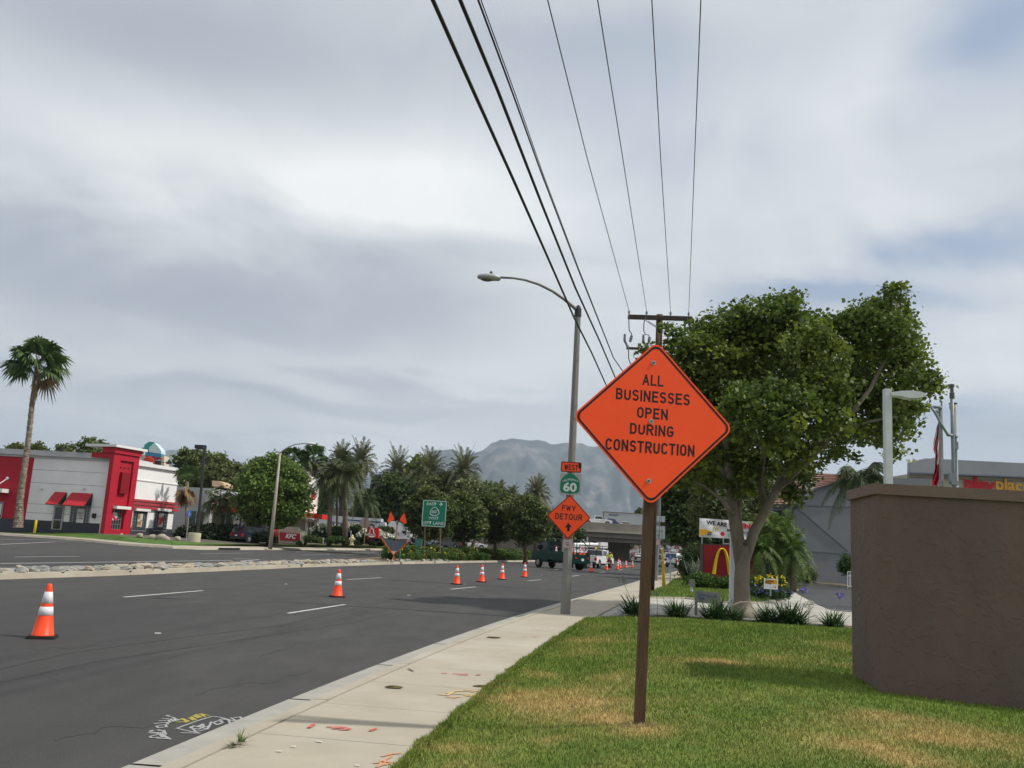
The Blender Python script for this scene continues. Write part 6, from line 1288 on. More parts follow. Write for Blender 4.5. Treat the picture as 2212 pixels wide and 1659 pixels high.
def arches(X0,X1,Yb,Yt,rr,d,r,mb,n=10):
    """two tall narrow arches"""
    w=(X1-X0)/2; 
    for k in (0,1):
        L_=[]
        for i in range(n*2+1):
            t=i/(2*n); x=X0+w*k+w*t; h=1-abs(2*t-1)**2.6; L_.append(P(*rr(x,Yb+(Yt-Yb)*h),d))
        mb.tube(L_,r,6)
mb=MB(); arches(668,724,496,448,h5,D-.08,.028,mb); mb.build('arch_print',mat('print_gold',(.62,.42,.15),.5),sheet)
mb=MB(); 
for x,y0,y1 in ((545,552,1010),(780,575,640),(1075,590,1010)): mb.tube([P(*h5(x,y1),D+.05),P(*h5(x,y0),D+.05)],.04,6)
mb.tube([P(*h5(780,635),D+.05),P(*h5(900,637),D+.05)],.04,6); mb.build('post',steel,bn)
# red arches sign
D=50.; b=P(*h5(850,1030),D); b.z=.2; rs=thing('restaurant_sign','dark red low sign box with raised yellow double arches behind the plane tree','sign',b)
mb=MB(); p=[P(*h5(x,y),D) for x,y in ((555,632),(1140,655),(1132,1030),(548,1005))]; mb.prism(p,(0,.7,0)); mb.build('frame',mat('sign_frame_dark',(.05,.035,.035),.5),rs)
mb=MB(); p=[P(*h5(x,y),D) for x,y in ((567,645),(1128,668),(1120,1015),(560,992))]; mb.prism([q+Vector((0,-.03,0)) for q in p],(0,.05,0)); fp=mb.build('panel',mat('panel_maroon_red',(.235,.004,.012),.55,(.21,.004,.012),scale=6),rs)
mb=MB()
def archsolid(X0,X1,Yb,Yt,w0):
    n=16
    for side in (0,1):
        L_=[]
    L_=[]
    for i in range(n+1):
        t=i/n; x=X0+(X1-X0)*t; h=1-abs(2*t-1)**2.5; L_.append((x,Yb+(Yt-Yb)*h))
    vs=[];
    for i,(x,y) in enumerate(L_):
        t=i/n; wq=w0*(.42+.58*abs(2*t-1)**1.2)
        a,b2_=L_[max(0,i-1)],L_[min(n,i+1)]; dx,dy=b2_[0]-a[0],b2_[1]-a[1]; l=math.hypot(dx,dy); nx_,ny_=-dy/l,dx/l
        for o_,dd in ((-wq,-.04),(0,-.20),(wq,-.04)): q=P(*h5(x+nx_*o_,y+ny_*o_),D); vs.append(q+Vector((0,dd,0)))
    mb.add(vs,[(i*3+k,i*3+k+1,(i+1)*3+k+1,(i+1)*3+k) for i in range(n) for k in (0,1)]+[(0,1,2),(n*3,n*3+2,n*3+1)])
archsolid(675,850,968,688,22); archsolid(848,1025,975,698,22); mb.build('arches',mat('arch_yellow',(.72,.50,.02),.4),fp)
mb=MB(); p=[P(*h5(x,y),D+.1) for x,y in ((600,1075),(1110,1095),(1110,1028),(600,1005))]; mb.prism(p,(0,.5,0)); mb.build('base',mat('sign_base_tan',(.26,.22,.16),.8),rs)
# ATM sign
b=P(*h5(600,1420),24.6); b.z=.16; D=24.6; o=thing('atm_sign','low grey drive-up ATM sign on two legs among the strap leaved plants','sign',b)
gm_=mat('sign_grey_warm',(.20,.195,.18),.7,(.17,.165,.155),scale=5)
mb=MB(); mb.prism([P(*h5(x,y),D) for x,y in ((470,1150),(752,1175),(750,1305),(468,1278))],(0,.06,0)); pn=mb.build('panel',gm_,o)
mb=MB(); mb.prism([P(*h5(x,y),D+.005) for x,y in ((468,1270),(496,1273),(494,1425),(466,1422))],(0,.05,0)); mb.prism([P(*h5(x,y),D+.005) for x,y in ((722,1298),(748,1300),(746,1440),(720,1438))],(0,.05,0)); mb.build('leg',gm_,o)
ab=mat('lettering_blue',(.05,.09,.24),.6); s5=D/F_*.1961
text('Drive-up',P(*h5(565,1195),D)+Vector((0,-.002,0)),(1,0,-.05),(0,0,1),(0,-1,0),.072,ab,pn,w=128*s5,bold=.02,ext=.004); text('ATM',P(*h5(535,1230),D)+Vector((0,-.002,0)),(1,0,-.05),(0,0,1),(0,-1,0),.068,ab,pn,w=72*s5,bold=.02,ext=.004)
mb=MB(); mb.tube([P(*h5(645,1205),D)+Vector((0,-.008,0)),P(*h5(700,1210),D)+Vector((0,-.008,0))],.008,6); mb.tube([P(*h5(683,1195),D)+Vector((0,-.008,0)),P(*h5(702,1210),D)+Vector((0,-.008,0)),P(*h5(683,1222),D)+Vector((0,-.008,0))],.008,6); mb.build('arrow',ab,pn)
# curbside sign
D=36.3; b=P(*h5(1300,1150),D); o=thing('kerbside_sign','small white sign with an orange top and wording among purple flowers','sign',b)
mb=MB(); mb.prism([P(*h5(x,y),D) for x,y in ((1232,1018),(1384,1022),(1380,1138),(1228,1130))],(0,.05,0)); pn=mb.build('board',vin,o)
mb=MB(); mb.prism([P(*h5(x,y),D-.01) for x,y in ((1244,1030),(1372,1033),(1370,1078),(1240,1074))],(0,.02,0)); oc=mb.build('orange_band',mat('band_amber',(.72,.34,.02),.5),pn)
s5=D/F_*.1961; text('Curbside',P(*h5(1290,1041),D-.012),(1,0,-.04),(0,0,1),(0,-1,0),.09,signblk,pn,w=85*s5,bold=.02,ext=.006); text('Pickup',P(*h5(1275,1063),D-.012),(1,0,-.04),(0,0,1),(0,-1,0),.085,signblk,pn,w=62*s5,bold=.02,ext=.006)
mb=MB(); mb.tube([P(*h5(1322,1110),D-.01),P(*h5(1362,1112),D-.01)],.012,6); mb.tube([P(*h5(1350,1100),D-.01),P(*h5(1364,1112),D-.01),P(*h5(1350,1122),D-.01)],.012,6); mb.build('arrow',MATS['band_amber'],pn)
mb=MB(); mb.tube([b-Vector((0,0,.2)),P(*h5(1300,1130),D)],.03,6); mb.build('post',steel,o)
# small landscape light, white lamp behind the tree
b=P(*h5(430,1172),40.); o=thing('garden_light','small grey and white garden light standing on the island lawn','garden light',b); D=40.
mb=MB(); mb.tube([b-Vector((0,0,.1)),P(*h5(430,1095),D)],.06,8); mb.build('post',wm,o); mb=MB(); c=P(*h5(434,1075),D); mb.box(c,(.24,.24,.22)); mb.prism([c+Vector((x,y,.11)) for x,y in ((-.1,-.1),(.1,-.1),(.1,.1),(-.1,.1))],(0,0,.08)); mb.build('lamp_box',gm_,o)
D=27.3; b=P(*h5(885,1305),D); b.z=.1; o=thing('parking_lamp','white square lamp post directly behind the plane tree trunk','lamp post',b); t=P(*h5(905,60),D); mb=MB(); mb.prism([b+Vector((x,y,0)) for x,y in ((-.085,0),(.085,0),(.085,.17),(-.085,.17))],t-b); mb.build('pole',wm,o); mb=MB(); mb.b2((t.x-.9,t.y-.1,t.z-.1),(t.x,t.y+.2,t.z+.04)); mb.build('lamp_head',wm,o)
# grey gabled building
gw_=mat('render_grey',(.205,.215,.225),.85,(.18,.19,.20),scale=.8,detail=6,bump=.1,bscale=30); trimg=mat('trim_grey',(.17,.18,.19),.8); tile=mat('roof_tile',(.26,.15,.12),.8,(.19,.11,.09),scale=2)
D=68.; FB=Fr((P(1760,1200,D).x,D,0),(1,.0)); b=(P(1760,1200,D).x,D,0); gb=thing('grey_building','two storey grey rendered building with cross trim and tiled mansard roof','building',b)
k7=lambda X,Y:(1694.3+X*.1062,935.2+Y*.1062)
def fpoly(pts,y0,th,m,name,par,d=D):
    mb=MB(); mb.prism([Vector((P(X,Y,d).x,y0,P(X,Y,d).z)) for X,Y in pts],(0,th,0)); return mb.build(name,m,par)
fpoly([(1712,1262),(1714,1094),(1763,1057),(1790,1049),(1860,1030),(2010,1034),(2010,1290),(1712,1290)],D,14,gw_,'wall',gb)
for a_1,b_1 in (((1714,1090),(1842,1094)),((1750,1190.5),(1842,1195.5)),((1725,1098),(1833,1190)),((1842,1094),(2010,1100)),((1763,1059),(1790,1050))):
    mb=MB(); bar(mb,P(*a_1,D-.03),P(*b_1,D-.03),.06,.12); mb.build('wall_trim',trimg,gb)
def slopeplane(pts,name,m,par,rows=8):
    """tile courses: stepped strips between a lower and an upper edge given as two 3-D segments"""
    (a,b),(c,d_)=pts; mb=MB()
    for i in range(rows):
        t0_,t1_=i/rows,(i+1)/rows; n=Vector((0,-.10,.04)); p0=a.lerp(c,t0_)+n;p1=b.lerp(d_,t0_)+n;p2=b.lerp(d_,t1_);p3=a.lerp(c,t1_); mb.add([p0,p1,p2,p3,p0-n*1.4,p1-n*1.4],[(0,1,2,3),(4,5,1,0)])
    return mb.build(name,m,par)
slopeplane(((P(1757,1056,D-.4),P(1822,1040,D-.4)),(P(1752,1021,D+2.4),P(1905,1029,D+2.4))),'tile_roof',tile,gb,8)
slopeplane(((P(1655,1092,D-1),P(1714,1092,D-.1)),(P(1690,1056,D+2),P(1752,1021,D+2.4))),'tile_roof',tile,gb,8)
fpoly([(1650,1100),(1652,1090),(1716,1090),(1716,1100)],D-1,1.,mat('fascia_dark',(.04,.04,.045),.7),'fascia',gb)
fpoly([(1665,1262),(1668,1100),(1712,1100),(1712,1262)],D+2,10,MATS['fascia_dark'],'wall',gb)
fpoly([(1690,1158),(1692,1112),(1708,1112),(1706,1160)],D-.6,.5,mat('pilaster_slate',(.10,.12,.14),.7),'wall_trim',gb)
# railing
D=59.; b=P(1833,1271,D); o=thing('handrail','short white metal handrail at the left edge of the brown wall','railing',b); mb=MB(); rr=lambda X,Y:(1626.5+X*.1348,1152+Y*.1348)
for pts in ([(1518,880),(1518,618),(1700,628)],[(1518,680),(1700,690)],[(1518,850),(1700,858)],[(1555,855),(1555,640)],[(1650,858),(1650,640)]): mb.tube([P(*rr(*p),D) for p in pts],.035,6)
mb.build('rail',ktrim,o)
# playplace building
D=74.; b=P(2100,1200,D); b.z=.1; pb_=thing('play_building','cream restaurant play building with a grey band roof and letters on its wall','building',b)
crw=mat('wall_cream',(.43,.385,.29),.85,(.39,.35,.265),scale=.5); rfg=mat('roof_grey',(.26,.275,.285),.7,(.30,.31,.32),scale=.4); bst=mat('trim_slate_blue',(.16,.18,.24),.6)
fpoly([f6(1310,1180),f6(2900,1235),f6(2900,2000),f6(1310,2000)],D,12,crw,'wall',pb_)
fpoly([f6(1490,1000),f6(2900,1070),f6(2900,1225),f6(1310,1165),f6(1310,1045)],D-.6,.6,rfg,'roof_band',pb_)
fpoly([f6(1310,1162),f6(2900,1222),f6(2900,1238),f6(1310,1178)],D-.65,.66,bst,'trim',pb_); fpoly([f6(1310,1215),f6(2900,1272),f6(2900,1282),f6(1310,1222)],D-.1,.1,mat('trim_brown',(.25,.20,.14),.8),'trim',pb_)
mb=MB(); A=[P(*f6(1310,1045),D-.6),P(*f6(1310,1165),D-.6),P(*f6(960,1290),D+9),P(*f6(940,1140),D+9)]; mb.add(A,[(0,1,2,3)]); A2=[P(*f6(1490,1000),D-.6),P(*f6(1310,1045),D-.6),P(*f6(940,1140),D+9),P(*f6(1100,1100),D+12)]; mb.add(A2,[(0,1,2,3)]); mb.build('roof_band',rfg,pb_)
mb=MB(); mb.add([P(*f6(1310,1165),D),P(*f6(1310,2000),D),P(*f6(955,2000),D+9),P(*f6(955,1292),D+9)],[(0,1,2,3)]); mb.build('wall',crw,pb_)
pc_=P(*f6(1720,1362),D-.02); s6=D/F_*.1961
text('play',P(*f6(1718,1350),D-.02),(1,0,-.055),(0,0,1),(0,-1,0),1.02,mat('letters_red',(.50,.01,.02),.5),pb_,w=345*s6,bold=.05,ext=.12)
text('place',P(*f6(2085,1366),D-.02),(1,0,-.055),(0,0,1),(0,-1,0),1.02,mat('letters_amber',(.70,.36,.04),.5),pb_,w=385*s6,bold=.03,ext=.12)
mb=MB(); bar(mb,P(*f6(230,1290),60),P(*f6(620,1305),60),.1,.12); bar(mb,P(*f6(620,1305),60),P(*f6(655,1340),60),.1,.12); tag(mb.build('canopy_bar',mat('bar_grey',(.35,.36,.35),.6),loc=P(*f6(430,1300),60)),'thin pale bar crossing left of the white lamp post above the wall','canopy')
# ================= median signs =================
D=69.; r3=lambda X,Y:(799.7+X*.1961,935.2+Y*.1961); b=P(*r3(690,1250),D); b.z=.15; o=thing('guide_sign','square green freeway guide sign on two thin posts in the median','sign',b)
cn=[P(*r3(x,y),D) for x,y in ((557,1025),(825,1040),(847,750),(590,738))]; c=sum(cn,Vector())/4; w=((cn[1]-cn[0]).length+(cn[2]-cn[3]).length)/2; h=((cn[3]-cn[0]).length+(cn[2]-cn[1]).length)/2; U=Vector((1,-.03,0)).normalized(); N=Vector((U.y,-U.x,0)); V=Vector((0,0,1))
mb=MB(); plate(mb,c,U,V,N,rrect(w,h,.12),0,.03); ring(mb,c,U,V,N,rrect(w-.02,h-.02,.12),rrect(w-.11,h-.11,.09),.035,1); pl_=mb.build('sign_plate',[sgreen,lw],o)
tk=dict(cv=r3,O=c,N=N,U=U,V=V,ext=.04,bold=.008)
tx('EAST',625,730,765,798,lw,pl_,**tk); tx('60',676,732,848,885,lw,pl_,**tk); tx('WEST',642,752,922,952,lw,pl_,**tk); tx('LEFT LANE',577,810,975,1010,lw,pl_,**tk)
mb=MB(); L_=[]
for a in range(0,360,20):
    q=R(a); rr_=.31*(1+.10*math.cos(3*(q-math.pi/2))); L_.append(c+U*(.02+rr_*math.cos(q)*1.08)+V*(.13+rr_*math.sin(q))+N*.04)
L_.append(L_[0]); mb.tube(L_,.022,6); mb.build('route_outline',lw,pl_)
k_=lambda X,Y:onplane(*r3(X,Y),c,N)+N*.04
mb=MB(); mb.tube([k_(758,788),k_(792,789)],.028,6); mb.tube([k_(775,770),k_(794,789),k_(772,808)],.028,6); mb.build('arrow',lw,pl_)
for x0_,x1_,yb in ((605,598,1245),(775,768,1330)):
    mb=MB(); a=P(*r3(x0_,1000),D+.08); b=P(*r3(x1_,yb),D+.08); mb.tube([b,a],.055,6); mb.build('post',MATS['rust_post'],o)
D=64.; b=P(*r3(262,1405),D); o=thing('folded_work_sign','roll-up roadwork sign seen from behind with its top folded down and two orange flags','sign',b)
gsh=mat('sign_back_grey',(.11,.135,.155),.7,(.085,.105,.125),scale=2); orr=mat('sign_rim_orange',(.75,.08,.015),.5)
top=[(118,1155),(150,1162),(230,1180),(290,1192),(360,1190),(436,1184)]; V0=[P(*r3(x,y),D) for x,y in top]; tip=P(*r3(258,1346),D); mb=MB(); mb.prism(V0+[tip],(0,.02,0)); mb.build('sheet',gsh,o)
mb=MB(); A=V0[0];Bv=V0[-1]; mb.tube([A+Vector((0,-.02,0)),tip+Vector((0,-.02,0)),Bv+Vector((0,-.02,0))],.03,6); mb.build('rim',orr,o)
mb=MB(); mb.prism([P(*r3(x,y),D-.03) for x,y in ((222,1302),(292,1302),(258,1338))],(0,.02,0)); mb.build('corner_patch',mat('patch_pale',(.65,.45,.38),.6),o); mb=MB(); mb.prism([P(*r3(x,y),D-.03) for x,y in ((405,1190),(432,1187),(405,1212))],(0,.02,0)); mb.build('corner_patch',mat('patch_pale',(.65,.45,.38),.6),o)
mb=MB(); mb.tube([tip,P(*r3(262,1400),D)],.05,6); 
for X in (235,290): mb.tube([P(*r3(260,1360),D),P(*r3(X,1405),D-.3)],.03,6); mb.tube([P(*r3(260,1360),D),P(*r3(X,1405),D+.3)],.03,6)
mb.tube([P(*r3(282,1190),D+.05),P(*r3(300,960),D+.05)],.04,6); mb.build('stand',mat('stand_rust',(.28,.10,.05),.7),o)
for pts,st in (([(225,863),(188,972),(200,990),(268,952)],((300,1010),(262,950))),([(375,880),(318,962),(388,1002),(402,985)],((300,1010),(330,950)))):
    mb=MB(); mb.prism([P(*r3(x,y),D) for x,y in pts],(0,.02,0)); mb.build('flag',coneo,o); mb=MB(); mb.tube([P(*r3(*st[0]),D),P(*r3(*st[1]),D)],.025,6); mb.build('flag_stick',dgrey,o)
tg=mat('marker_green',(.05,.16,.12),.6)
b=P(*r3(325,1405),63); mb=MB(); mb.tube([b,P(*r3(327,1290),63)],.05,6); tag(mb.build('marker_post',tg,loc=b),'thin green marker post right of the folded roadwork sign','post')
b=P(*r3(525,1345),66); mb=MB(); mb.tube([b,P(*r3(530,1240),66)],.05,6); mb.box(P(*r3(533,1208),66),(.5,.4,.55)); tag(mb.build('green_box',tg,loc=b),'dark green box on a post left of the guide sign post','utility box')
# worker in hi-vis by the pickup
D=89.5; b=P(1315,1228,D); b.z=0
wk=thing('person','person in a yellow-green safety shirt and dark red trousers by the white pickup','person',b)
def skin(name,verts,edges,rad,m,parent):
    me=bpy.data.meshes.new(name); me.from_pydata([tuple(v) for v in verts],edges,[]); o=bpy.data.objects.new(name,me); COL.objects.link(o); o.parent=parent
    md=o.modifiers.new('s','SKIN'); me.skin_vertices[0].data
    for i,r_ in enumerate(rad): me.skin_vertices[0].data[i].radius=(r_,r_)
    me.skin_vertices[0].data[0].use_root=True; sd_=o.modifiers.new('d','SUBSURF'); sd_.levels=2; sd_.render_levels=2
    dg_=bpy.context.evaluated_depsgraph_get(); m2=bpy.data.meshes.new_from_object(o.evaluated_get(dg_)); bpy.data.objects.remove(o); m2.materials.clear(); m2.materials.append(m); m2.polygons.foreach_set('use_smooth',[True]*len(m2.polygons)); o=bpy.data.objects.new(name,m2); COL.objects.link(o); o.parent=parent; return o
skn=mat('skin',(.36,.20,.13),.6)
skin('body',[(0,0,.95),(0,0,1.2),(.03,-.05,1.42),(.05,-.08,1.52),(.08,-.14,1.62),(.08,-.15,1.70),(-.09,0,.9),(-.1,.03,.5),(-.1,.08,.1),(-.1,-.06,.04),(.09,0,.9),(.12,-.05,.5),(.12,.0,.1),(.12,-.14,.04),(-.19,-.05,1.42),(-.27,-.1,1.15),(-.24,-.3,.98),(-.23,-.38,.94),(.24,-.05,1.42),(.3,-.15,1.15),(.24,-.35,1.02),(.22,-.44,.99)],
 [(0,1),(1,2),(2,3),(3,4),(4,5),(0,6),(6,7),(7,8),(8,9),(0,10),(10,11),(11,12),(12,13),(2,14),(14,15),(15,16),(16,17),(2,18),(18,19),(19,20),(20,21)],
 [.14,.15,.15,.06,.10,.08,.09,.07,.05,.04,.09,.07,.05,.04,.065,.05,.035,.03,.065,.05,.035,.03],skn,wk)
skin('shirt',[(0,0,1.0),(0,0,1.2),(.03,-.05,1.43),(-.19,-.05,1.43),(-.27,-.1,1.17),(.24,-.05,1.43),(.3,-.15,1.17)],[(0,1),(1,2),(2,3),(3,4),(2,5),(5,6)],[.165,.175,.165,.085,.07,.085,.07],mat('hi_vis_yellow',(.65,.70,.12),.6),wk)
skin('trousers',[(0,0,.98),(-.09,0,.88),(-.1,.03,.5),(-.1,.08,.12),(.09,0,.88),(.12,-.05,.5),(.12,0,.12)],[(0,1),(1,2),(2,3),(0,4),(4,5),(5,6)],[.16,.105,.085,.07,.105,.085,.07],mat('trousers_dark_red',(.12,.015,.02),.8),wk)
mb=MB(); mb.ell((.08,-.14,1.73),(.13,.15,.09)); mb.ell((.08,-.17,1.70),(.15,.19,.02)); mb.build('hard_hat',mat('hat_dark',(.05,.04,.04),.5),wk,smooth=True)
# ================= vegetation =================
def lmat(n,a,b,t=.3,isl=.45,sc=.5): return mat(n,a,.55,b,scale=sc,detail=4,trans=t,isl=isl,spec=.35)
leafA=lmat('plane_leaves',(.075,.125,.022),(.145,.190,.038),.35,.55,.45)
leafB=lmat('sycamore_leaves',(.095,.17,.030),(.165,.235,.05),.3,.5,.35)
leafD=lmat('dark_leaves',(.045,.082,.022),(.078,.118,.032),.2,.5,.3)
leafO=lmat('olive_leaves',(.10,.135,.045),(.155,.18,.062),.25,.5,.2)
leafP=lmat('pine_needles',(.070,.115,.030),(.135,.165,.045),.2,.55,.35)
leafG=lmat('shrub_leaves',(.045,.105,.015),(.085,.14,.025),.3,.5,.6)
leafH=lmat('hedge_leaves',(.018,.036,.012),(.030,.050,.016),.15,.4,.6)
barkA=mat('plane_bark',(.20,.17,.13),.85,(.115,.095,.07),scale=2.2,detail=8,stretch=(1,1,.45),bump=.3,bscale=12,col3=(.34,.31,.25),scale3=1.1)
barkD=mat('dark_bark',(.07,.05,.035),.9,(.11,.085,.06),scale=3,bump=.4,bscale=10)
palmbark=mat('palm_bark',(.15,.115,.085),.9,(.30,.26,.21),scale=2.6,detail=6,bump=.8,bscale=6)
fanl=lmat('fan_palm_leaves',(.05,.10,.022),(.08,.13,.035),.2,.4,.6); deadl=lmat('dead_fronds',(.20,.125,.06),(.27,.19,.10),.2,.4,.6)
datel=lmat('date_palm_leaves',(.10,.115,.05),(.15,.155,.07),.2,.4,.4); queenl=lmat('queen_palm_leaves',(.040,.075,.020),(.085,.095,.030),.2,.4,.3)
def W_(X,Y,r,d,jy=0,sy=1.,sz=1.):
    p=P(X,Y,d+jy); rr=r*(d+jy)/F_; return (p.x,p.y,p.z,rr,rr*sy,rr*sz)
def tree(name,label,blobs,d,base,tr,nc,per,cs,ls,lm,bark,group=None,seed=1,asp=1.,droop=0,shell=.45,jit=.6,cat='tree',limbs=None,flat=0,bz=None,upb=.3,trunk=True):
    g=random.Random(seed); b=P(base[0],base[1],d)
    if bz is not None: b.z=bz
    o=thing(name,label,cat,b,group); B=[]
    for t in blobs:
        X,Y,r=t[:3]; sz=t[3] if len(t)>3 else 1.; B.append(W_(X,Y,r,d,g.uniform(-jit,jit)*r*d/F_,1.,sz))
    V,Fq=leafcloud(B,nc,per,cs,ls,asp,flat,droop,shell,seed,upb); V[:,2]=np.maximum(V[:,2],b.z+.02)
    np_mesh('crown',V,Fq,lm,o)
    if trunk:
        mb=MB(); tops=[(q[0],q[1],q[2]) for q in B]; c=Vector((sum(t[0] for t in tops)/len(tops),sum(t[1] for t in tops)/len(tops),sum(t[2] for t in tops)/len(tops)))
        branchy(mb,b-Vector((0,0,.2)),c,tr,tr*.4,tops,seed); mb.build('trunk',bark,o,smooth=True)
    return o
# --- the big plane tree ---
D=26.5; pb=P(1603,1332,D); pb.z=.1
pt=thing('plane_tree','big leafy plane tree with a forked mottled trunk right of the orange sign','tree',pb)
BL=[(1498,765,52),(1450,720,22),(1545,740,62),(1600,715,58),(1645,700,58),(1692,672,42),(1700,648,20),(1722,700,42),(1480,830,62),(1565,830,95),(1660,800,100),(1750,770,72),(1800,730,52),(1845,705,46),(1880,690,42),(1925,660,36),(1936,632,20),(1905,735,60),(1945,700,36),(1890,800,85),(1960,770,42),(1975,830,46),(2008,838,22),(2022,815,12),(1840,870,92),(1760,880,90),(1660,900,92),(1560,930,82),(1500,930,52),(1490,1000,42),(1545,1010,50),(1890,890,72),(1925,925,46),(1960,900,36),(1935,960,28),(1990,888,22),(1700,980,46),(1640,1010,42),(1790,960,46),(1725,1040,28),(1712,1075,24),(1600,1050,26),(1740,1010,30),(1450,1035,22),(1840,960,38),(1480,1045,28),(1540,1050,30),(1592,1010,40),(1612,1062,18),(1560,1000,40),(1520,1070,16),(1770,725,40),(1400,760,14),(1430,780,26),(1336,790,11),(1340,772,8)]
B=[]; g=random.Random(5)
for X,Y,r in BL:
    jy=g.uniform(-1,1)*min(3.2,1.0+r*D/F_*1.4) if r>30 else g.uniform(-1,1)*.8
    if r<14: jy=-1.5
    B.append(W_(X,Y,r,D,jy,1.25 if r>40 else 1.0,.92))
V,Fq=leafcloud(B,2050,38,.27,.112,1.15,.2,.15,.42,11,.25); k=V.shape[0]//4
np_mesh('crown',V,Fq,leafA,pt)
# yellowish young tips at the outside
V,Fq=leafcloud(B,560,16,.25,.13,1.15,.2,0,.92,12,.5); np_mesh('young_leaves',V,Fq,lmat('plane_young_leaves',(.13,.19,.022),(.18,.22,.03),.4,.4,.6),pt)
mb=MB(); q=lambda X,Y,j=0:P(X,Y,D+j)
mb.tube([q(1605,1338),q(1604,1318),q(1603,1300),q(1602,1260),q(1604,1215),q(1604,1180)],[.50,.34,.25,.225,.22,.17],14)
mb.tube([q(1601,1235),q(1590,1150),q(1582,1100),q(1578,1040),q(1568,960,.3),q(1560,880,.5),q(1556,780,.6)],[.16,.175,.16,.14,.11,.08,.03],12)
mb.tube([q(1604,1228,.1),q(1628,1150,.1),q(1655,1100),q(1676,1060,-.2),q(1700,1000,-.3),q(1740,900,-.3),q(1800,800,-.2)],[.15,.16,.135,.12,.09,.065,.025],12)
mb.tube([q(1600,1170,.5),q(1592,1100,.8),q(1603,1040,1.),q(1610,950,1.2),q(1640,850,1.2),q(1660,740,1.2)],[.12,.11,.10,.08,.055,.025],8)
mb.tube([q(1582,1110,-.2),q(1560,1080,-.4),q(1520,1050,-.6),q(1490,1035,-.8),q(1460,1025,-.9)],[.08,.06,.05,.035,.015],8)
mb.tube([q(1655,1100,.2),q(1640,1040,.4),q(1650,980,.5),q(1700,880,.6),q(1720,760,.7)],[.12,.10,.085,.06,.02],8)
mb.tube([q(1676,1060,-.2),q(1740,1000,-.8),q(1810,930,-1.2),q(1880,840,-1.3),q(1930,740,-1.2),q(1935,650,-1)],[.11,.09,.08,.06,.04,.02],8)
mb.tube([q(1800,940,-1.1),q(1880,910,-1.4),q(1940,900,-1.5)],[.05,.04,.02],6)
mb.tube([q(1578,1040),q(1530,980,.4),q(1500,900,.6),q(1480,800,.6)],[.09,.07,.05,.02],8)
mb.tube([q(1676,1060,-.2),q(1700,1045,-.5),q(1722,1035,-.6)],[.05,.035,.02],6)
mb.build('trunk',barkA,pt,smooth=True)
mb=MB(); mb.tube([q(1580,1308,-.5),q(1600,1300,-.6),q(1622,1300,-.6)],[.03,.022,.01],6); tag(mb.build('broken_branch',mat('bare_wood',(.50,.42,.32),.8),loc=q(1600,1302,-.5)),'pale snapped branch lying against the plane tree foot','branch')
# --- tall fan palm far left ---
D=91.; b=P(39,1142,D); fp=thing('fan_palm','tall fan palm with a rough trunk rising in front of the red wall','palm tree',b)
path=[(39,1140),(41,1110),(43,1080),(53,1010),(62,945),(70,866),(77,820),(82,790)]; mb=MB(); pp_=[P(x,y,D) for x,y in path]
rad=[.44,.38,.31,.27,.25,.23,.22,.24]; Q=[];RR=[]; gg=random.Random(2)
for i in range(len(pp_)-1):
    for k in range(12): t=k/12; Q.append(pp_[i].lerp(pp_[i+1],t)); RR.append((rad[i]*(1-t)+rad[i+1]*t)*(1+.10*(k%2)+gg.uniform(-.04,.06)))
mb.tube(Q,RR,14)
for i in range(420):
    k=gg.random(); j=int(k*(len(Q)-1)); a=gg.random()*6.28; c=Q[j]; r=RR[j]; d_=Vector((math.cos(a),math.sin(a),0)); s=Vector((-d_.y,d_.x,0))*.09; mb.add([c+d_*r*.9-s,c+d_*r*.9+s,c+d_*(r+.10)+Vector((0,0,.16))],[(0,1,2)],1)
mb.build('trunk',[palmbark,mat('leaf_base_tan',(.27,.21,.15),.9,(.17,.12,.08),scale=2,isl=.4)],fp)
ct=P(82,786,D); palm_fan('crown',3.35,44,[fanl,deadl],fp,3,z=ct.z-b.z,c=(ct.x-b.x,0),low=-.6,dead=.04)
# --- trees behind the restaurant roof ---
for i,(X,Y,r,dd,m_) in enumerate(((36,975,15,135,leafO),(78,975,17,135,leafO),(142,978,20,130,leafO),(190,972,24,132,leafP),(212,972,18,138,leafO))):
    tree('background_tree',('small round tree furthest left behind the flat roof','green tree just right of the tall palm trunk behind the roof','low broad tree behind the middle of the flat roof','darker spreading tree behind the flat roof left of the red tower','green tree touching the red tower behind the roof')[i],[(X,Y,r),(X-r*.6,Y+r*.5,r*.7),(X+r*.6,Y+r*.5,r*.7),(X,Y+r,r)],dd,(X,1130),.25,170,26,.5,.34,m_,barkD,'trees behind the restaurant roof',20+i,bz=.4)
# --- trees left centre ---
LC=[((402,992,20),(395,1030,26),(412,1060,30),(400,1085,26)),((432,996,22),(425,1030,28),(440,1060,32),(432,1095,28)),((474,1000,20),(468,1030,28),(486,1055,30),(475,1085,32)),((512,1020,16),(505,1050,26),(520,1080,30)),((560,1012,22),(545,1040,30),(620,1030,28),(610,1060,30)),((640,1060,30),(672,1065,28),(690,1100,30),(655,1100,30))]
for i,bl in enumerate(LC):
    tree('background_tree',('tall dark tree right behind the white wing of the red tower restaurant','dense green tree behind the black lamp post','olive green domed tree left of the round sycamore','small loose tree between the domed tree and the sycamore','dark tree behind the top of the round sycamore','dark tree mass behind the white square tower')[i],list(bl),[142,146,140,150,135,140][i],(bl[0][0],1150),.3,420,26,.65,.40,[leafP,leafO,leafO,leafO,leafP,leafD][i],barkD,'trees behind the white restaurant',40+i,bz=.6)
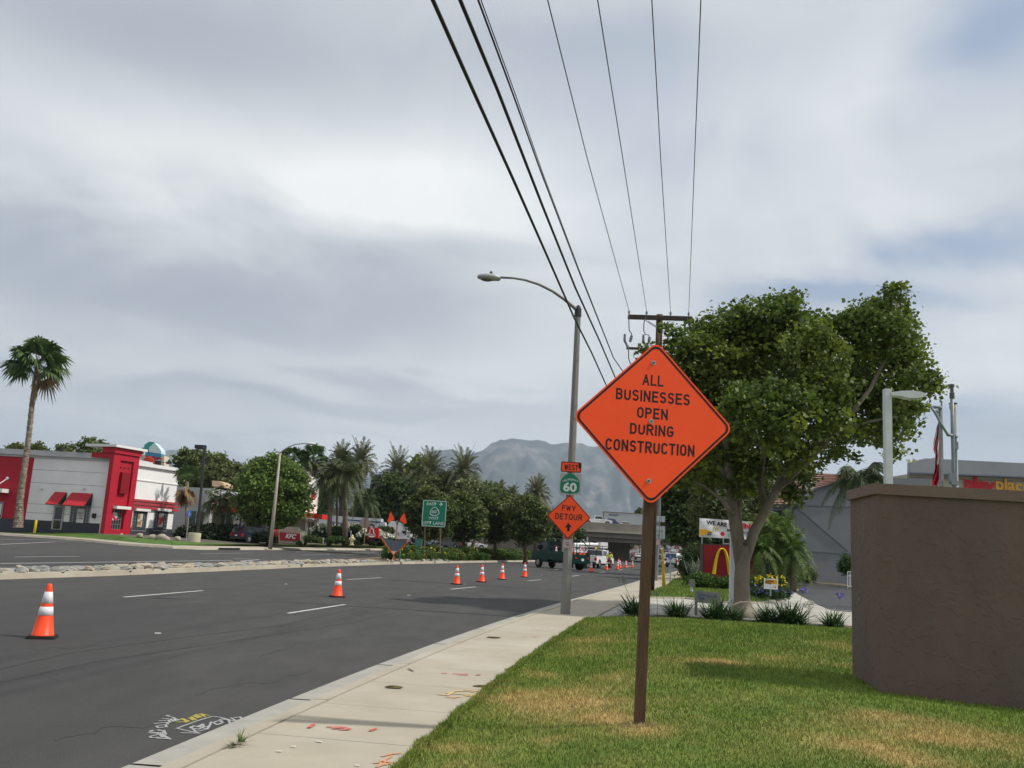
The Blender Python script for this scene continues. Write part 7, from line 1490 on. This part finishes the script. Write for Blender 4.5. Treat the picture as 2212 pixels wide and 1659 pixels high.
# --- round sycamore ---
tree('sycamore_tree','round bright green sycamore with a pale flared trunk by the street lamp',[(590,1008,24),(560,1030,34),(610,1030,36),(535,1065,28),(580,1070,48),(635,1065,34),(545,1105,28),(600,1105,38),(645,1100,22),(520,1085,14),(622,1118,18),(565,1118,14),(640,1035,20)],100,(590,1174),.45,950,32,.60,.28,leafB,barkA,seed=61,bz=P(590,1174,100).z,upb=.35)
# --- palms ---
def fpalm(label,X,Yc,Yb,d,R_,nf,seed,dead=.35,trunk=.28,low=-.9,bz=.5):
    b=P(X,Yb,d); b.z=bz; c=P(X,Yc,d); o=thing('fan_palm',label,'palm tree',b,'fan palms behind the sandwich restaurant'); mb=MB(); mb.tube([b,Vector((c.x,c.y,c.z))],[trunk*1.2,trunk],10); mb.build('trunk',palmbark,o); palm_fan('crown',R_,nf,[fanl,deadl],o,seed,z=c.z-b.z,c=(c.x-b.x,0),low=low,dead=dead); return o
fpalm('left of the two tall fan palms with shaggy brown skirts behind the lamp',634,990,1150,150,2.7,40,5,.08,low=-.9); fpalm('right of the two tall fan palms with shaggy brown skirts',678,988,1150,150,2.8,42,6,.08,low=-.9)
fpalm('fan palm with a hanging dead skirt right of the white restaurant wing',404,1040,1160,100,2.2,26,8,.75,.2,-.9)
tree('background_tree','small wispy tree top left of the twin fan palms',[(612,1000,14),(600,1008,12)],150,(612,1150),.2,90,22,.5,.3,leafO,barkD,seed=66,bz=.6)
def qpalm(name,label,X,Yc,Yb,d,L,nf,ll,lw_,m_,seed,tr=.22,grp=None,drp=.7,arch=(.5,1.1),rise=(-.25,1.2),nl=26,bx=None,bz=None,vs=.3):
    b=P(bx or X,Yb,d); 
    if bz is not None: b.z=bz
    c=P(X,Yc,d); o=thing(name,label,'palm tree',b,grp); mb=MB(); mb.tube([b-Vector((0,0,.2)),b.lerp(c,.5)+Vector((.06,0,0)),c],[tr*1.3,tr,tr*.9],10); mb.build('trunk',mat('smooth_palm_bark',(.20,.165,.13),.85,(.13,.105,.08),scale=3,stretch=(.3,.3,2)),o,smooth=True)
    palm_pinnate('crown',L,nf,ll,lw_,m_,o,seed,z=c.z-b.z,droopl=drp,arch=arch,rise=rise,nl=nl,vsh=vs,c=(c.x-b.x,0)); return o
qpalm('queen_palm','queen palm with drooping brown lower fronds, left of the pair by the trailer',711,1036,1175,96,2.9,30,.95,.065,queenl,11,grp='drooping queen palms on the verge')
qpalm('queen_palm','queen palm with a thick grey trunk in front of the trailer lettering',745,1032,1176,96,3.8,34,1.0,.07,queenl,12,grp='drooping queen palms on the verge',tr=.26)
qpalm('queen_palm','thin trunked queen palm between the two larger ones',727,1060,1172,97,2.7,22,.9,.06,queenl,13,grp='drooping queen palms on the verge',tr=.12)
qpalm('queen_palm','queen palm with drooping fronds before the white restaurant wing',474,1090,1158,101,3.3,28,.95,.06,queenl,14,grp='drooping queen palms on the verge',tr=.18)
qpalm('queen_palm','dusty queen palm with hanging fronds right of the stop sign',792,1085,1172,110,2.6,20,.9,.06,queenl,15,grp='drooping queen palms on the verge',tr=.18)
DP=[(736,1000,150,3.2,1.,'left of the two spiky palm tops above the queen palms'),(779,1000,150,3.6,1.,'spiky palm top right above the queen palms'),(858,1022,150,3.9,1.,'date palm with brown underside, leftmost of the three big ones'),(929,1022,146,4.0,1.,'date palm in the middle of the three big ones above the green sign'),(1002,1022,142,3.9,1.,'open crowned date palm, right one of the three big ones'),(1027,1056,165,1.9,.8,'tiny date palm just right of the open crowned one'),(1079,1062,185,2.2,.8,'small date palm left of the teal flag'),(1106,1072,185,2.3,.8,'small date palm behind the teal flag'),(1159,1070,165,3.5,.9,'broad date palm nearest the detour sign')]
proto_d=None
for i,(X,Y,d,L,s,lab) in enumerate(DP):
    big=L>3; o=qpalm('date_palm',lab,X,Y,1160,d,L*1.3,84 if big else 40,.75,.10,datel,30+i,tr=.33 if big else .25,grp='date palms along the far side',drp=.12,arch=(.45,1.05),rise=(-.55,1.35),nl=22,bz=.3,vs=.9)
    if big:
        c=P(X,Y+8,d); V,Fq=leafcloud([(c.x,c.y,c.z-1.1,1.1,1.1,1.3)],60,10,.4,.9,.12,0,1.5,.5,70+i); np_mesh('dead_fronds',V,Fq,deadl,o)
fl_=P(1102,1088,190); mb=MB(); mb.prism([P(*r3(x,y),188) for x,y in ((1548,675),(1596,695),(1578,745),(1546,752))],(0,.1,0)); mb.tube([P(*r3(1546,760),188),P(*r3(1549,670),188)],.08,6); tag(mb.build('banner_flag',mat('flag_teal',(.05,.42,.34),.6),loc=fl_),'small teal flag above the pines left of the detour sign','flag')
# --- dark tree masses behind the median ---
MASS=[((838,1050,30),(860,1075,34),(835,1090,30),(880,1100,30),(850,1115,30)),((905,1010,22),(892,1040,26),(900,1060,30)),((935,1060,30),(960,1045,24),(985,1060,26),(955,1075,28)),((1055,1068,24),(1040,1085,26),(1075,1085,24)),((1030,1075,24),(1005,1060,20)),((1200,1140,26),(1225,1150,22),(1180,1150,26),(1240,1160,18)),((800,1090,30),(815,1110,26),(785,1110,24))]
for i,bl in enumerate(MASS):
    tree('background_tree',('very dark tree below the leftmost big date palm','bright green tree behind the middle date palm','brownish green tree between the middle and right date palms','light green rounded tree below the small date palms','grey green tree behind the right date palm trunks','dark tree beside the overpass behind the green truck','dark tree behind the white semi cab')[i],list(bl),[144,160,143,150,138,150,146][i],(bl[0][0],1165),.35,400,26,.7,.42,[leafD,leafB,leafO,leafP,leafO,leafD,leafD][i],barkD,'trees behind the median',80+i,bz=.0)
# low backdrop of far foliage
bb=[]
for X in range(380,1260,18): bb.append((X,1138+random.uniform(-10,8),24))
B=[W_(X,Y,r,230,random.uniform(-10,10)) for X,Y,r in bb]; V,Fq=leafcloud(B,2600,20,1.0,.8,1,0,0,.4,99); tag(np_mesh('far_trees',V,Fq,leafD),'dark mass of far trees behind the palms and restaurants','trees',kind='stuff')
# --- median pines ---
PN=[([(925,1075,22),(905,1100,28),(945,1095,30),(900,1130,26),(940,1125,34),(965,1115,24),(915,1150,20),(950,1148,22)],88,'dark bushy pine behind the green guide sign'),([(1000,1085,22),(985,1110,30),(1020,1115,30),(1000,1140,34),(1030,1145,22)],92,'dark bushy pine just right of the guide sign'),([(1055,1090,22),(1045,1120,32),(1080,1110,22),(1070,1140,30),(1090,1145,20)],96,'dark bushy pine in the middle of the median row'),([(1138,1092,24),(1120,1115,28),(1155,1115,30),(1135,1140,36),(1165,1145,22),(1110,1145,18)],94,'tallest dark pine nearest the green truck')]
for i,(bl,d,lab) in enumerate(PN):
    tree('pine_tree',lab,bl,d,(bl[3][0],1195),.22,620,26,.40,.42,leafP,barkD,'pines in the median',100+i,asp=.28,bz=.1,upb=.4,droop=-.5)
# --- median shrubs with flowers ---
yfl=mat('yellow_petals',(.65,.50,.03),.6,isl=.2); wfl=mat('white_petals',(.70,.68,.58),.6,isl=.15); pfl=mat('purple_petals',(.20,.17,.55),.6,isl=.3); ofl=mat('orange_petals',(.70,.20,.02),.6)
def shrub(name,label,p,r,h,m_,seed,fl=None,nf=30,ls=.14,grp=None,asp=.5,cat='shrub',nc=130,fs=.09):
    o=thing(name,label,cat,p,grp); V,Fq=leafcloud([(p.x,p.y,p.z+h*.45,r,r,h*.55),(p.x+r*.4,p.y,p.z+h*.3,r*.6,r*.6,h*.35),(p.x-r*.45,p.y,p.z+h*.3,r*.6,r*.6,h*.35)],nc,22,.22*r+.05,ls,asp,0,-.3,.3,seed,.5); V[:,2]=np.maximum(V[:,2],p.z); 
    if fl:
        V2,F2=leafcloud([(p.x,p.y,p.z+h*.55,r*1.05,r*1.05,h*.52)],nf,5,fs*.8,fs,1.,0,0,.95,seed+1,.8); np_mesh('foliage',np.vstack([V,V2]),np.vstack([Fq,F2+len(V)]),[m_,fl],o,mi=np.array([0]*len(Fq)+[1]*len(F2))); return o
    np_mesh('foliage',V,Fq,m_,o)
    if fl: V,Fq=leafcloud([(p.x,p.y,p.z+h*.55,r*1.05,r*1.05,h*.52)],nf,5,fs*.8,fs,1.,0,0,.95,seed+1,.8); np_mesh('flowers',V,Fq,fl,o)
    return o
prs=[shrub('flowering_shrub','x',Vector((0,0,0)),.75,.95,[leafG,lmat('shrub_leaves_yellow',(.08,.12,.02),(.12,.15,.03),.3,.5,.6),leafG,leafG][i],200+i,[yfl,None,yfl,ofl][i],[9,0,5,4][i],.17,'low flowering shrubs along the median') for i in range(4)]
k=0; g=random.Random(9)
for i in range(5,9):
    for j in range(9):
        for row in (0,1,2):
            f=(j+.2+.6*g.random())/9; 
            if i==8 and j>1: continue
            if i==5 and j<5 and row>0: continue
            if i==5 and j<3: continue
            o_=.75+row*1.3+g.uniform(-.15,.15)
            if i==5 and row==1 and j<7: continue
            if proj(mpt(i,f,o_,.3))[0]<(842 if row else 860): continue
            p=mpt(i,f,o_,.16); s=(.75 if row==0 else 1.05)*g.uniform(.8,1.2); src=prs[k%4]; q=place(src if k<4 else src,p,g.random()*6,s,new=k>=4); q['label']='low green shrub in the planted median, some dotted with small flowers'; k+=1
# grassy strappy clumps at the front of the median
def straps(name,label,p,n,L,w,m_,seed,grp=None,el=(.3,1.3),cat='plant',par=None):
    g=np.random.default_rng(seed); VS=[];FS=[]
    for i in range(n):
        az=g.random()*6.283; e=el[0]+(el[1]-el[0])*g.random(); l=L*(.6+.6*g.random()); d=np.array([math.cos(az)*math.cos(e),math.sin(az)*math.cos(e),math.sin(e)]); s=np.array([-math.sin(az),math.cos(az),0])*w*.5; q0=np.array([g.normal()*.06*L*2,g.normal()*.06*L*2,0]); prev=q0; K=4
        for k in range(K):
            t=(k+1)/K; nx=q0+d*l*t+np.array([0,0,-.45*l*t*t*math.cos(e)]); a=1-.9*(t**2); bq=1-.9*((k/K)**2); o=len(VS); VS+=[prev-s*bq,prev+s*bq,nx+s*a,nx-s*a]; FS.append((o,o+1,o+2,o+3)); prev=nx
    V=np.array(VS)+np.array(p); V[:,2]=np.maximum(V[:,2],p[2]+.01)
    if par is None: o=thing(name,label,cat,p,grp)
    else: o=par
    np_mesh('leaves',V,np.array(FS),m_,o); return o
strapm=lmat('strap_leaves',(.030,.070,.018),(.055,.11,.03),.15,.45,2.); strapl=lmat('grass_clump',(.07,.14,.025),(.12,.18,.04),.25,.4,2.)
pg=straps('grass_clump','x',Vector((0,0,0)),170,.9,.035,strapl,5,'grassy clumps at the front of the median')
k=0
for i in (5,6,7):
    for j in range(9):
        if i==5 and j<5: continue
        if proj(mpt(i,(j+.5)/9,.62,.3))[0]<868: continue
        p=mpt(i,(j+.5)/9,.62,.17); q=place(pg,p,j*1.3,g.uniform(.75,1.1),new=k>0); q['label']='bright green grassy clump along the near edge of the planted median'; k+=1
# --- agapanthus clumps by the lawn ---
AG=[(1372,1322,24.2,'strap leaved plant directly left of and behind the big sign post'),(1463,1324,24.4,'strap leaved plant between the sign post and the grey panel sign'),(1545,1338,23.6,'broad strap leaved plant at the left foot of the plane tree'),(1583,1335,23.8,'strap leaved plant touching the left side of the tree trunk'),(1662,1335,23.9,'strap leaved plant right of the tree trunk'),(1712,1342,23.4,'widest strap leaved plant right of the plane tree'),(1798,1348,23.6,'strap leaved plant nearest the brown wall')]
for i,(X,Y,d,lab) in enumerate(AG):
    p=P(X,Y,d); p.z=.16; straps('agapanthus',lab,p,(330,300,380,240,340,420,240)[i],(.80,.74,.92,.7,.82,.98,.68)[i],.042,strapm,300+i,'strap leaved plants along the back of the lawn',(.05,1.1))
def stalk(label,X0,Y0,X1,Y1,d,m_,n=34,r=.085):
    a=P(X0,Y0,d); a.z=.2; b=P(X1,Y1,d); o=thing('agapanthus_flower',label,'flower',a,'tall agapanthus stalks'); mb=MB(); mb.tube([a,a.lerp(b,.5)+Vector((.02,0,0)),b],[.007,.006,.005],6); mb.build('stem',mat('stem_green',(.14,.17,.06),.7),o)
    if n: V,Fq=leafcloud([(b.x,b.y,b.z,r,r,r*.8)],n,3,.012,.055,.5,0,0,.75,int(X0)); np_mesh('petals',V,Fq,m_,o)
stalk('purple flower head on a tall stalk left of the asphalt lot',1712,1335,1735,1277,23.4,pfl,40,.10); stalk('purple flower head on a tall stalk near the brown wall',1800,1340,1815,1287,23.6,pfl,36,.09); stalk('white flower head beside the widest strap leaved plant',1745,1340,1747,1306,23.2,wfl,50,.13)
stalk('pale seed head on a thin bent stalk by the sidewalk corner',1372,1325,1345,1253,24.,mat('seed_head',(.30,.33,.27),.8),36,.10); stalk('dull seed head right of the orange sign post by the lawn',1420,1320,1418,1282,24.,MATS['seed_head'],22,.08)
for X0,X1,Y1 in ((1440,1428,1275),(1470,1473,1280),(1640,1632,1275),(1655,1662,1272),(1680,1690,1276),(1590,1575,1280)): stalk('thin bare flower stalk rising from the strap leaved plants',X0,1330,X1,Y1,23.9,pfl,0)
# --- island planting ---
for i,(X,Y,d) in enumerate(((1632,1272,39),(1650,1270,38.2),(1668,1275,37.8),(1685,1274,38.),(1698,1278,38.5),(1642,1278,37))):
    p=P(X,Y,d); p.z=.18; shrub('agapanthus_bed','purple flowering clump under the small curbside board',p,.24,.46,strapm,320+i,pfl,9,.12,'purple flowering clumps on the island',.2,'plant',60,.07)
for i,(X,Y,lab) in enumerate(((1643,1262,'yellow flowers left of the small curbside board'),(1663,1262,'yellow flowers just above the small curbside board'),(1687,1264,'yellow flowers right of the small curbside board'))):
    p=P(X,Y,41); p.z=.18; shrub('yellow_flowers',lab,p,.20,.85,leafG,330+i,yfl,15,.12,'yellow flower bushes by the small board',.4,'flower',60,.10)
p=P(1735,1262,64.5); p.z=.3; shrub('yellow_flowers','dark bush with few yellow flowers at the foot of the grey building',p,.8,1.1,leafD,340,yfl,14,.16,None,.5,'shrub',120,.14)
p=P(1707,1262,63); p.z=.3; shrub('dark_bush','dark bush between the small palms and the grey wall',p,1.1,1.5,leafD,341,None,0,.2,None,.5,'shrub',160)
for i,(X,Y,r,h,m_,lab) in enumerate(((1512,1268,.7,.75,leafG,'light green low bush at the left foot of the red sign'),(1533,1266,.6,.55,leafG,'low bush under the left half of the red sign'),(1565,1268,.7,.6,leafG,'low bush under the middle of the red sign'),(1630,1268,.6,.8,leafG,'low bush at the right foot of the red sign'))):
    p=P(X,Y,46); p.z=.18; shrub('low_shrub',lab,p,r,h,m_,345+i,None,0,.13,'low bushes around the red sign',.5)
p=P(1500,1252,58); p.z=.15; shrub('dark_bush','dark bush with long pale leaves beside the utility cabinet',p,1.0,2.3,leafD,350,None,0,.22,None,.4,'shrub',240); straps('agave_clump','pale strappy plant in front of the dark bush by the cabinet',P(1503,1240,56.5),60,1.3,.06,lmat('agave_leaves',(.16,.20,.15),(.24,.28,.22),.1,.3,1),9,None,(.5,1.3))
# pygmy palms by the sign
for i,(X,Yc,Yb,d,L,lab) in enumerate(((1655,1150,1262,52,2.0,'leftmost feathery palm behind the plane tree trunk'),(1680,1165,1262,51,2.1,'middle feathery palm with arching yellow green fronds'),(1712,1195,1265,50,1.9,'feathery palm leaning right over the asphalt'),(1690,1140,1260,55,2.0,'tallest feathery palm before the grey building'),(1645,1190,1262,50,1.6,'low feathery palm beside the red sign'))):
    qpalm('feather_palm',lab,X,Yc,Yb,d,L,34,.42,.04,lmat('feather_palm_leaves',(.07,.13,.02),(.12,.17,.03),.3,.4,.6),400+i,.16,'feathery palms beside the red sign',.35,(.6,1.3),(-.2,1.2),30,bz=.2,vs=.3)
p=P(1830,1240,60); p.z=1.0; shrub('weeping_bush','green weeping bush at the left edge of the brown wall',p,.55,1.4,leafG,420,None,0,.16,None,.3,'shrub',150)
# queen palm behind the wall
qpalm('queen_palm','queen palm with long drooping fronds behind the left end of the brown wall',1862,1040,1230,36,2.1,17,.62,.035,queenl,431,.17,None,.75,(.7,1.35),(.1,1.0),44,bz=.1,vs=.1)
# trees behind the banner
tree('shade_tree','dense very dark tree left above the white banner',[(1460,1000,34),(1490,1010,50),(1455,1060,36),(1485,1075,50),(1470,1120,40),(1500,1130,40),(1440,1045,20),(1462,1150,24),(1530,1040,44),(1448,1100,16)],72,(1490,1235),.4,1500,28,.45,.34,leafD,barkD,seed=501,bz=.1,upb=.3)
tree('shade_tree','feathery olive green tree above the banner behind the plane tree',[(1545,1060,40),(1560,1100,46),(1530,1110,36),(1600,1080,46),(1620,1120,36),(1590,1130,36),(1570,1030,36),(1640,1060,34)],62,(1570,1240),.3,1100,28,.45,.30,leafO,barkD,seed=502,bz=.1,asp=.3,droop=.6)
tree('background_tree','leafy tree beyond the green signal right of the banner posts',[(1560,1170,26),(1530,1180,24),(1600,1185,24)],78,(1560,1235),.25,260,24,.4,.3,leafD,barkD,seed=503,bz=.1)
tree('background_tree','little conifer tops above the white box trailer',[(1382,1106,5,1.5),(1376,1109,4,1.3),(1388,1109,4)],262,(1382,1150),.2,60,16,.4,.5,leafP,barkD,seed=504,bz=1.)
tree('background_tree','bright green tree seen under the overpass left of the column',[(1262,1162,9),(1250,1164,9),(1275,1164,8)],235,(1262,1190),.2,120,20,.7,.5,leafB,barkD,seed=505,bz=.3)
for i,(X,Y,r,d) in enumerate(((1400,1180,10,520),(1425,1182,9,560),(1450,1180,10,600),(1480,1178,12,520),(1350,1176,10,420),(1500,1180,12,480),(1370,1182,8,560))):
    tree('background_tree','hazy grey green tree at the far end of the rising road',[(X,Y,r),(X+r,Y+2,r*.8),(X-r,Y+2,r*.8)],d,(X,1200),.4,100,18,1.4,1.1,leafO,barkD,'hazy trees at the end of the road',510+i,bz=2.)
# far buildings beyond the bridge
for i,(X0,X1,Yt,d,c_) in enumerate(((1344,1352,1168,420,(.40,.38,.34)),(1358,1376,1176,520,(.42,.22,.18)),(1404,1440,1176,640,(.35,.33,.30)),(1440,1475,1180,620,(.34,.30,.28)))):
    a=P(X0,Yt,d);b=P(X1,Yt,d); o=thing('far_building',('pale tall far block in the underpass opening','reddish low far building in the underpass opening','grey far building right of the lamp pole','brownish far building at the top of the rising road')[i],'building',(a.x,d,0)); mb=MB(); mb.b2((a.x,d,0),(b.x,d+15,a.z)); mb.build('wall',mat('far_wall%d'%i if False else ('far_wall_'+'abcd'[i]),c_,.9),o); mb=MB(); mb.b2((a.x-.5,d-.5,a.z),(b.x+.5,d+15.5,a.z+.5)); mb.build('roof',mat('far_roof',(.2,.19,.18),.9),o)
# --- verge planting across the road ---
for i,(x,y,h,w) in enumerate(((190,1305,150,2.6),(300,1308,150,2.6),(410,1310,150,2.6),(505,1310,145,2.2),(90,1300,120,2.2))):
    p=P(*r2(x,y),100+i*.3); hh=h*.1961*100/F_; shrub('dark_hedge',('dark hedge block behind the black lamp post','second dark hedge block right of the black lamp post','third dark hedge block before the white restaurant','dark hedge block touching the navy SUV','dark hedge block at the white wing corner')[i],p,w,hh*1.05,leafH,600+i,None,0,.3,'dark hedge before the white restaurant',.7,'hedge',420)
p=P(*r2(870,1310),96.5); shrub('green_hedge','low green hedge in front of the navy SUV',p,1.2,1.1,leafH,607,None,0,.2,None,.7,'hedge',200)
for i,(x,y,w,h,lab) in enumerate(((1465,1270,2.0,2.3,'white flowering bush left of the first palm trunk'),(1640,1260,1.6,1.9,'white flowering bush between the palm trunks'),(1800,1265,2.0,2.2,'white flowering bush beside the stop sign'),(1945,1310,1.6,1.9,'white flowering bush left of the red hat sign'),(2085,1330,1.8,2.0,'white flowering bush right of the red hat sign'),(2150,1320,1.5,1.6,'white flowering bush behind the folded roadwork sign'))):
    p=P(*r2(x,y+20),98.5-(i>2)*3); shrub('white_oleander',lab,p,w*.55,h*.72,leafG,620+i,wfl,110,.2,'white flowering bushes on the verge',.5,'shrub',200,.19)
for i,(x,yc,yb,lab) in enumerate(((1890,1160,1240,'clipped ball tree left of the stop sign'),(2170,1180,1260,'clipped ball tree right of the red hat sign'),(1660,1180,1270,'clipped ball tree between the palm trunks'))):
    p=P(*r2(x,yb),97); c=P(*r2(x,yc),97); o=thing('topiary',lab,'topiary',p,'clipped ball trees'); mb=MB(); mb.tube([p,c],.09,6); mb.build('trunk',barkD,o); V,Fq=leafcloud([(c.x,c.y,c.z,.95,.95,.42),(c.x,c.y,c.z-.9,.7,.7,.3)],160,18,.22,.16,.7,0,0,.5,640+i); np_mesh('crown',V,Fq,leafD,o)
for i,(x,y,w,h) in enumerate(((1350,1300,1.6,1.3),(1240,1330,.9,.8),(1580,1310,1.3,1.2),(1690,1310,1.2,1.2),(1760,1325,.7,.6),(1860,1325,.9,.7),(1450,1310,1.,.9))):
    p=P(*r2(x,y+12),95); shrub('verge_shrub',('dark shrub right of the monument sign pillar','small shrub at the foot of the monument sign pillar','green shrub right of the first palm trunk','green shrub left of the thick palm trunk','small olive shrub beside the hydrant','brownish low shrub right of the hydrant','grey green shrub left of the first palm trunk')[i],p,w*.5,h*.62,[leafD,leafG,leafG,leafD,leafO,leafO,leafO][i],650+i,None,0,.14,'low shrubs on the far verge',.6,'shrub',130)
# weeds, leaves on the walk
p=G(521,1606,.15); straps('weed','green weed tuft growing in the kerb joint',p,40,.13,.007,strapl,21,None,(.4,1.4)); p=G(508,1612,.15); straps('weed','dull flat weed beside the taller tuft in the kerb joint',p,30,.11,.008,lmat('weed_dull',(.07,.08,.03),(.10,.10,.04),.1,.3,4),22,None,(.2,.9))
lf=mat('dry_debris',(.09,.075,.03),.9,(.14,.12,.05),scale=30)
for i,(X,Y,w) in enumerate(((852,1486,.10),(1042,1484,.11),(1066,1378,.14))):
    p=G(X,Y,.15); mb=MB(); rock(mb,p+Vector((0,0,.01)),(w,.035,.014),i); tag(mb.build('leaf_litter',lf,loc=p),('dark scrap of leaf litter on the walk nearer the kerb','dark scrap of leaf litter on the walk by the lawn edge','flat olive scrap of leaf litter on the kerb joint')[i],'leaf litter')
# ================= mountains =================
def ridge(name,prof,d0,d1,seed,m_,amp=1.):
    g=np.random.default_rng(seed); Xs=np.linspace(prof[0][0],prof[-1][0],260); Yt=np.interp(Xs,[p[0] for p in prof],[p[1] for p in prof]); K=46; V=[]
    for j in range(K):
        t=j/(K-1); d=d1+(d0-d1)*t
        for i,X in enumerate(Xs):
            top=P(X,Yt[i],d1); x=top.x*(d/d1) ; 
            h=top.z; sp=vn(np.array([x/230+70]),np.array([d/520+9]),1.,seed)[0]-.5; sp2=vn(np.array([x/90+70]),np.array([d/200+9]),1.,seed+1)[0]-.5; sp3=vn(np.array([x/35+70]),np.array([d/80+9]),1.,seed+2)[0]-.5
            env=math.sin(math.pi*min(1,t*1.0))**.7 if t<1 else 0; z=h*(1-t)**1.15+ (sp*.38+sp2*.20+sp3*.09)*h*env*amp + (sp3*.02*h if j==0 else 0)
            V.append((x,d,z-30*(t>.98)))
    V=np.array(V); n=len(Xs); idx=np.arange(n*K).reshape(K,n); Fq=np.stack([idx[:-1,:-1],idx[:-1,1:],idx[1:,1:],idx[1:,:-1]],-1).reshape(-1,4)
    o=np_mesh(name,V,Fq,m_); tag(o,kind='structure'); o.data.polygons.foreach_set('use_smooth',[True]*len(o.data.polygons)); return o
mm=mat('mountain_scrub',(.05,.062,.06),.95,(.26,.23,.20),scale=.0035,detail=12,lo=.52,hi=.70)
ridge('mountains',[(760,1062),(800,1035),(850,1018),(880,1003),(915,983),(940,973),(985,972),(1003,986),(1040,975),(1060,958),(1075,952),(1100,949),(1125,948),(1150,950),(1180,955),(1200,961),(1240,955),(1270,962),(1340,970),(1420,985),(1500,1000),(1600,1030),(1760,1020),(1900,1060),(2300,1100)],5200,7600,3,mm)
ridge('mountains',[(-200,1060),(0,1030),(200,1010),(330,978),(368,971),(400,973),(430,985),(460,990),(480,1000),(505,996),(540,1003),(600,1010),(700,1012),(800,1025),(880,1012),(960,1045)],7600,9800,7,mm)
# ================= haze =================
hz=bpy.data.materials.new('haze'); hz.use_nodes=True; t=hz.node_tree; t.nodes.remove(t.nodes['Principled BSDF']); v=_n(t,'ShaderNodeVolumePrincipled'); v.inputs['Color'].default_value=(.70,.84,1,1); v.inputs['Density'].default_value=HAZE; v.inputs['Anisotropy'].default_value=.2; t.links.new(v.outputs[0],t.nodes['Material Output'].inputs['Volume'])
mb=MB(); mb.b2((-12500,-600,-32),(12500,12000,1300)); o=mb.build('haze',hz); tag(o,kind='stuff'); tag(o,'pale thin haze fading the far mountains','haze');
